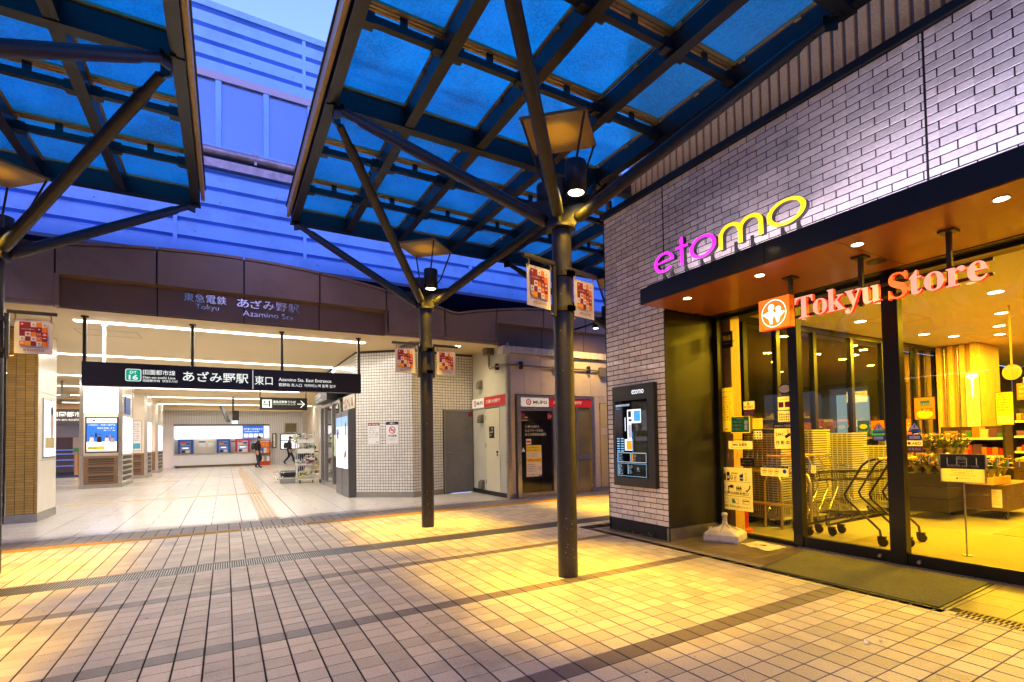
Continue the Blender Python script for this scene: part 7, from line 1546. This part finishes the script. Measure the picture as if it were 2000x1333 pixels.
def walker(loc, rz, s, top_m, low_m, label, ph):
    # walks towards local +x
    V = [(0, 0, 0.93, .12, .15), (0.01, 0, 1.10, .10, .14), (0.03, 0, 1.30, .115, .17), (0.035, 0, 1.43, .07, .09), (0.045, 0, 1.50, .05, .05), (0.06, 0, 1.57, .075, .065), (0.07, 0, 1.65, .085, .072), (0.07, 0, 1.70, .06, .055)]
    E_ = [(0, 1), (1, 2), (2, 3), (3, 4), (4, 5), (5, 6), (6, 7)]
    for sd, kx, kz, ax, az, tx in ((1, 0.16, 0.50, 0.02 if ph else -0.12, 0.09, 0), (-1, 0.02, 0.48, 0.24 if ph else 0.08, 0.09, 0)):
        if sd == 1 and ph: kx, ax = 0.02, -0.30
        if sd == -1 and ph: kx, ax = 0.20, 0.30
        b = len(V); V += [(0.0, sd*0.09, 0.86, .09, .09), (kx, sd*0.095, kz, .062, .062), (ax, sd*0.09, az+ (0.04 if ax < -0.2 else 0), .042, .042), (ax+0.15, sd*0.10, 0.035, .03, .04)]
        E_ += [(0, b), (b, b+1), (b+1, b+2), (b+2, b+3)]
    for sd, ex, hx in ((1, -0.10, 0.10), (-1, -0.02, 0.18)):
        b = len(V); V += [(0.02, sd*0.18, 1.38, .06, .06), (ex, sd*0.23, 1.12, .045, .045), (hx, sd*0.20, 0.94, .03, .03)]; E_ += [(2, b), (b, b+1), (b+1, b+2)]
        hand(V, E_, b+2, (hx, sd*0.20, 0.94), (0.35, 0, -0.9), (0.9, 0, 0.35))
    def rule(c):
        if c.z > 1.49: return 2 if (c.z > 1.66 or c.x < 0.02) else 0
        if c.z < 0.07: return 4
        if abs(c.y) > 0.155 and 0.74 < c.z < 0.945: return 0
        if c.z < 0.86: return 3
        return 1
    o = body('person', V, E_, 0, rule, [SKIN, top_m, HAIR, low_m, SHOE], label, loc); o.rotation_euler.z = rz; o.scale = (s, s, s)
    q = MB(); q.lathe(0.07, 0, [(0.0, 1.76), (0.05, 1.75), (0.088, 1.70), (0.094, 1.64), (0.08, 1.60)], 14); part('hair', q, HAIR, o)
    q = MB()
    for sd in (-1, 1): q.obox((0.145, sd*0.028, 1.625), (0.004, 0, 0), (0, 0.011, 0), (0, 0, 0.005), 1)
    q.obox((0.155, 0, 1.60), (0.014, 0, 0.004), (0, 0.009, 0), (0, 0, 0.016)); q.obox((0.138, 0, 1.562), (0.004, 0, 0), (0, 0.022, 0), (0, 0, 0.004), 2)
    for sd in (-1, 1): q.obox((0.055, sd*0.078, 1.61), (0.012, 0, 0), (0, 0.008, 0), (0, 0, 0.025))
    part('face', q, [SKIN, HAIR, MATS['darkred']], o)
    q = MB(); 
    q.tube([(-0.17, 0, 1.02), (-0.18, 0, 1.12), (-0.175, 0, 1.28), (-0.15, 0, 1.36)], [0.11, 0.13, 0.12, 0.07], 12); part('backpack', q, mat('bag_black', (0.02, 0.02, 0.022), 0.7), o)
    return o
walker((1.42, 31.6, 0), R(-8), 0.97, SUIT, TRO, 'person in a dark suit with a backpack walking past the counter', 0)
walker((3.25, 35.2, 0), R(0), 0.97, mat('jacket_dark', (0.02, 0.02, 0.03), 0.8), TRO, 'person in dark clothes with a backpack striding by the map board', 1)
# bending worker behind the trolley
V = [(0, 0, 0.78, .14, .15), (0.14, 0, 0.96, .12, .17), (0.30, 0, 1.03, .12, .18), (0.40, 0, 1.05, .06, .06), (0.50, 0, 1.06, .085, .075), (0.56, 0, 1.03, .07, .065)]
E_ = [(0, 1), (1, 2), (2, 3), (3, 4), (4, 5)]
for sd in (-1, 1):
    b = len(V); V += [(0.02, sd*0.1, 0.72, .09, .09), (0.10, sd*0.11, 0.42, .062, .062), (-0.02, sd*0.11, 0.09, .042, .042), (0.13, sd*0.12, 0.035, .03, .04)]; E_ += [(0, b), (b, b+1), (b+1, b+2), (b+2, b+3)]
    b = len(V); V += [(0.32, sd*0.19, 0.98, .06, .06), (0.40, sd*0.22, 0.74, .045, .045), (0.55, sd*0.18, 0.60, .03, .03)]; E_ += [(2, b), (b, b+1), (b+1, b+2)]; hand(V, E_, b+2, (0.55, sd*0.18, 0.60), (0.8, 0, -0.5), (0, 1, 0))
def rule(c):
    if c.x > 0.40 and c.z > 0.9: return 2 if c.z > 1.03 else 0
    if c.z < 0.07: return 4
    if c.x > 0.5 and c.z < 0.66: return 0
    if c.z < 0.72 and c.x < 0.3: return 3
    return 1
o = body('person', V, E_, 0, rule, [SKIN, NVJ, HAIR, TRO, SHOE], 'person in a navy jacket bending over behind the trolleys', (2.25, 20.8, 0)); o.rotation_euler.z = R(12); o.scale = (1.05, 1.05, 1.05)

t = thing('eave_or_added_lamp', 'small lamp under the eave over the bank kiosk beside the brick corner', 'lamp', (7.0, 9.2, 3.75))
q = MB(); q.tube([(7.0, 9.2, 3.72), (7.0, 9.2, 3.86)], 0.07, 16); q.bar((7.0, 9.25, 3.84), (7.0, 10.0, 3.84), 0.04, 0.04); part('housing', q, MATS['black'], t)
q = MB(); q.disc((7.0, 9.2, 3.715), 0.055, (0, 0, -1)); part('lens', q, LENS, t)
l = bpy.data.lights.new('eave_or_added_light', 'SPOT'); l.energy = 110; l.color = (1, 0.62, 0.15); l.spot_size = R(140); l.spot_blend = 1; l.shadow_soft_size = 0.05
o = bpy.data.objects.new('eave_or_added_light', l); C.objects.link(o); o.parent = t; o.location = (0, 0, -0.05); o.rotation_euler = (R(22), R(-14), 0)
t = thing('eave_or_added_lamp', 'added ceiling lamp brightening the tile wall and grey steel door', 'lamp', (4.4, 10.9, 3.39))  # extra lamp, added to brighten the tile wall and door
q = MB(); q.tube([(4.4, 10.9, 3.399), (4.4, 10.9, 3.385)], 0.08, 20, cap=False); part('rim', q, Wh, t); q = MB(); q.disc((4.4, 10.9, 3.388), 0.075, (0, 0, -1)); part('lens', q, LENS, t)
l = bpy.data.lights.new('eave_or_added_light', 'SPOT'); l.energy = 60; l.color = (1, 0.75, 0.4); l.spot_size = R(150); l.spot_blend = 1; l.shadow_soft_size = 0.07
o = bpy.data.objects.new('eave_or_added_light', l); C.objects.link(o); o.parent = t; o.location = (0, 0, -0.02)
# ---------------------------------------------------------------- shops across the plaza, behind the camera (seen in the glass)
DF = mat('shop_dark', (0.07, 0.06, 0.055), 0.6, var=0.3, vs=1.0)
t = thing('opposite_building', 'dark shop building across the plaza mirrored in the store glass', 'building', (-9.5, 0, 0))
q = MB(); q.box(-9.9, -9.5, -16, 9.9, 0, 8.5); part('facade', q, DF, t)
for k_ in range(8):
    q = MB(); y = -14+3*k_; q.box(-9.5, -9.44, y, y+2.4, 4.6, 6.2); part('window', q, MATS['window_blue'], t)
    q = MB(); q.box(-9.52, -9.46, y, y+2.4, 0.4, 2.7); part('shop_window', q, mat('shop_glow', (0.3, 0.2, 0.1), 0.5, var=0.5, vs=2, emit=(1, 0.6, 0.25), es=0.25), t)
q = MB(); q.box(-9.5, -7.6, -16, 9.9, 3.1, 3.3); part('awning', q, MATS['hall_ceiling'], t)
for k_ in range(5):
    q = MB(); q.box(-8.6, -8.5, -13+4.6*k_, -9+4.6*k_, 3.08, 3.1); part('strip_lens', q, TUBE, t)
q = MB(); q.box(-7.66, -7.6, 1.5, 4.5, 2.7, 3.05); part('sign_box', q, PB, t)
t = thing('opposite_building', 'dark building closing the plaza behind the camera', 'building', (3, -16, 0))
q = MB(); q.box(-10, 30, -16.4, -16, 0, 9); part('facade', q, DF, t)
for k_ in range(9):
    q = MB(); x = -8+3.4*k_; q.box(x, x+2.6, -16, -15.94, 5, 6.8); part('window', q, MATS['window_blue'], t)
    q = MB(); q.box(x, x+2.6, -16, -15.95, 0.3, 2.8); part('shop_window', q, MATS['shop_glow'], t)
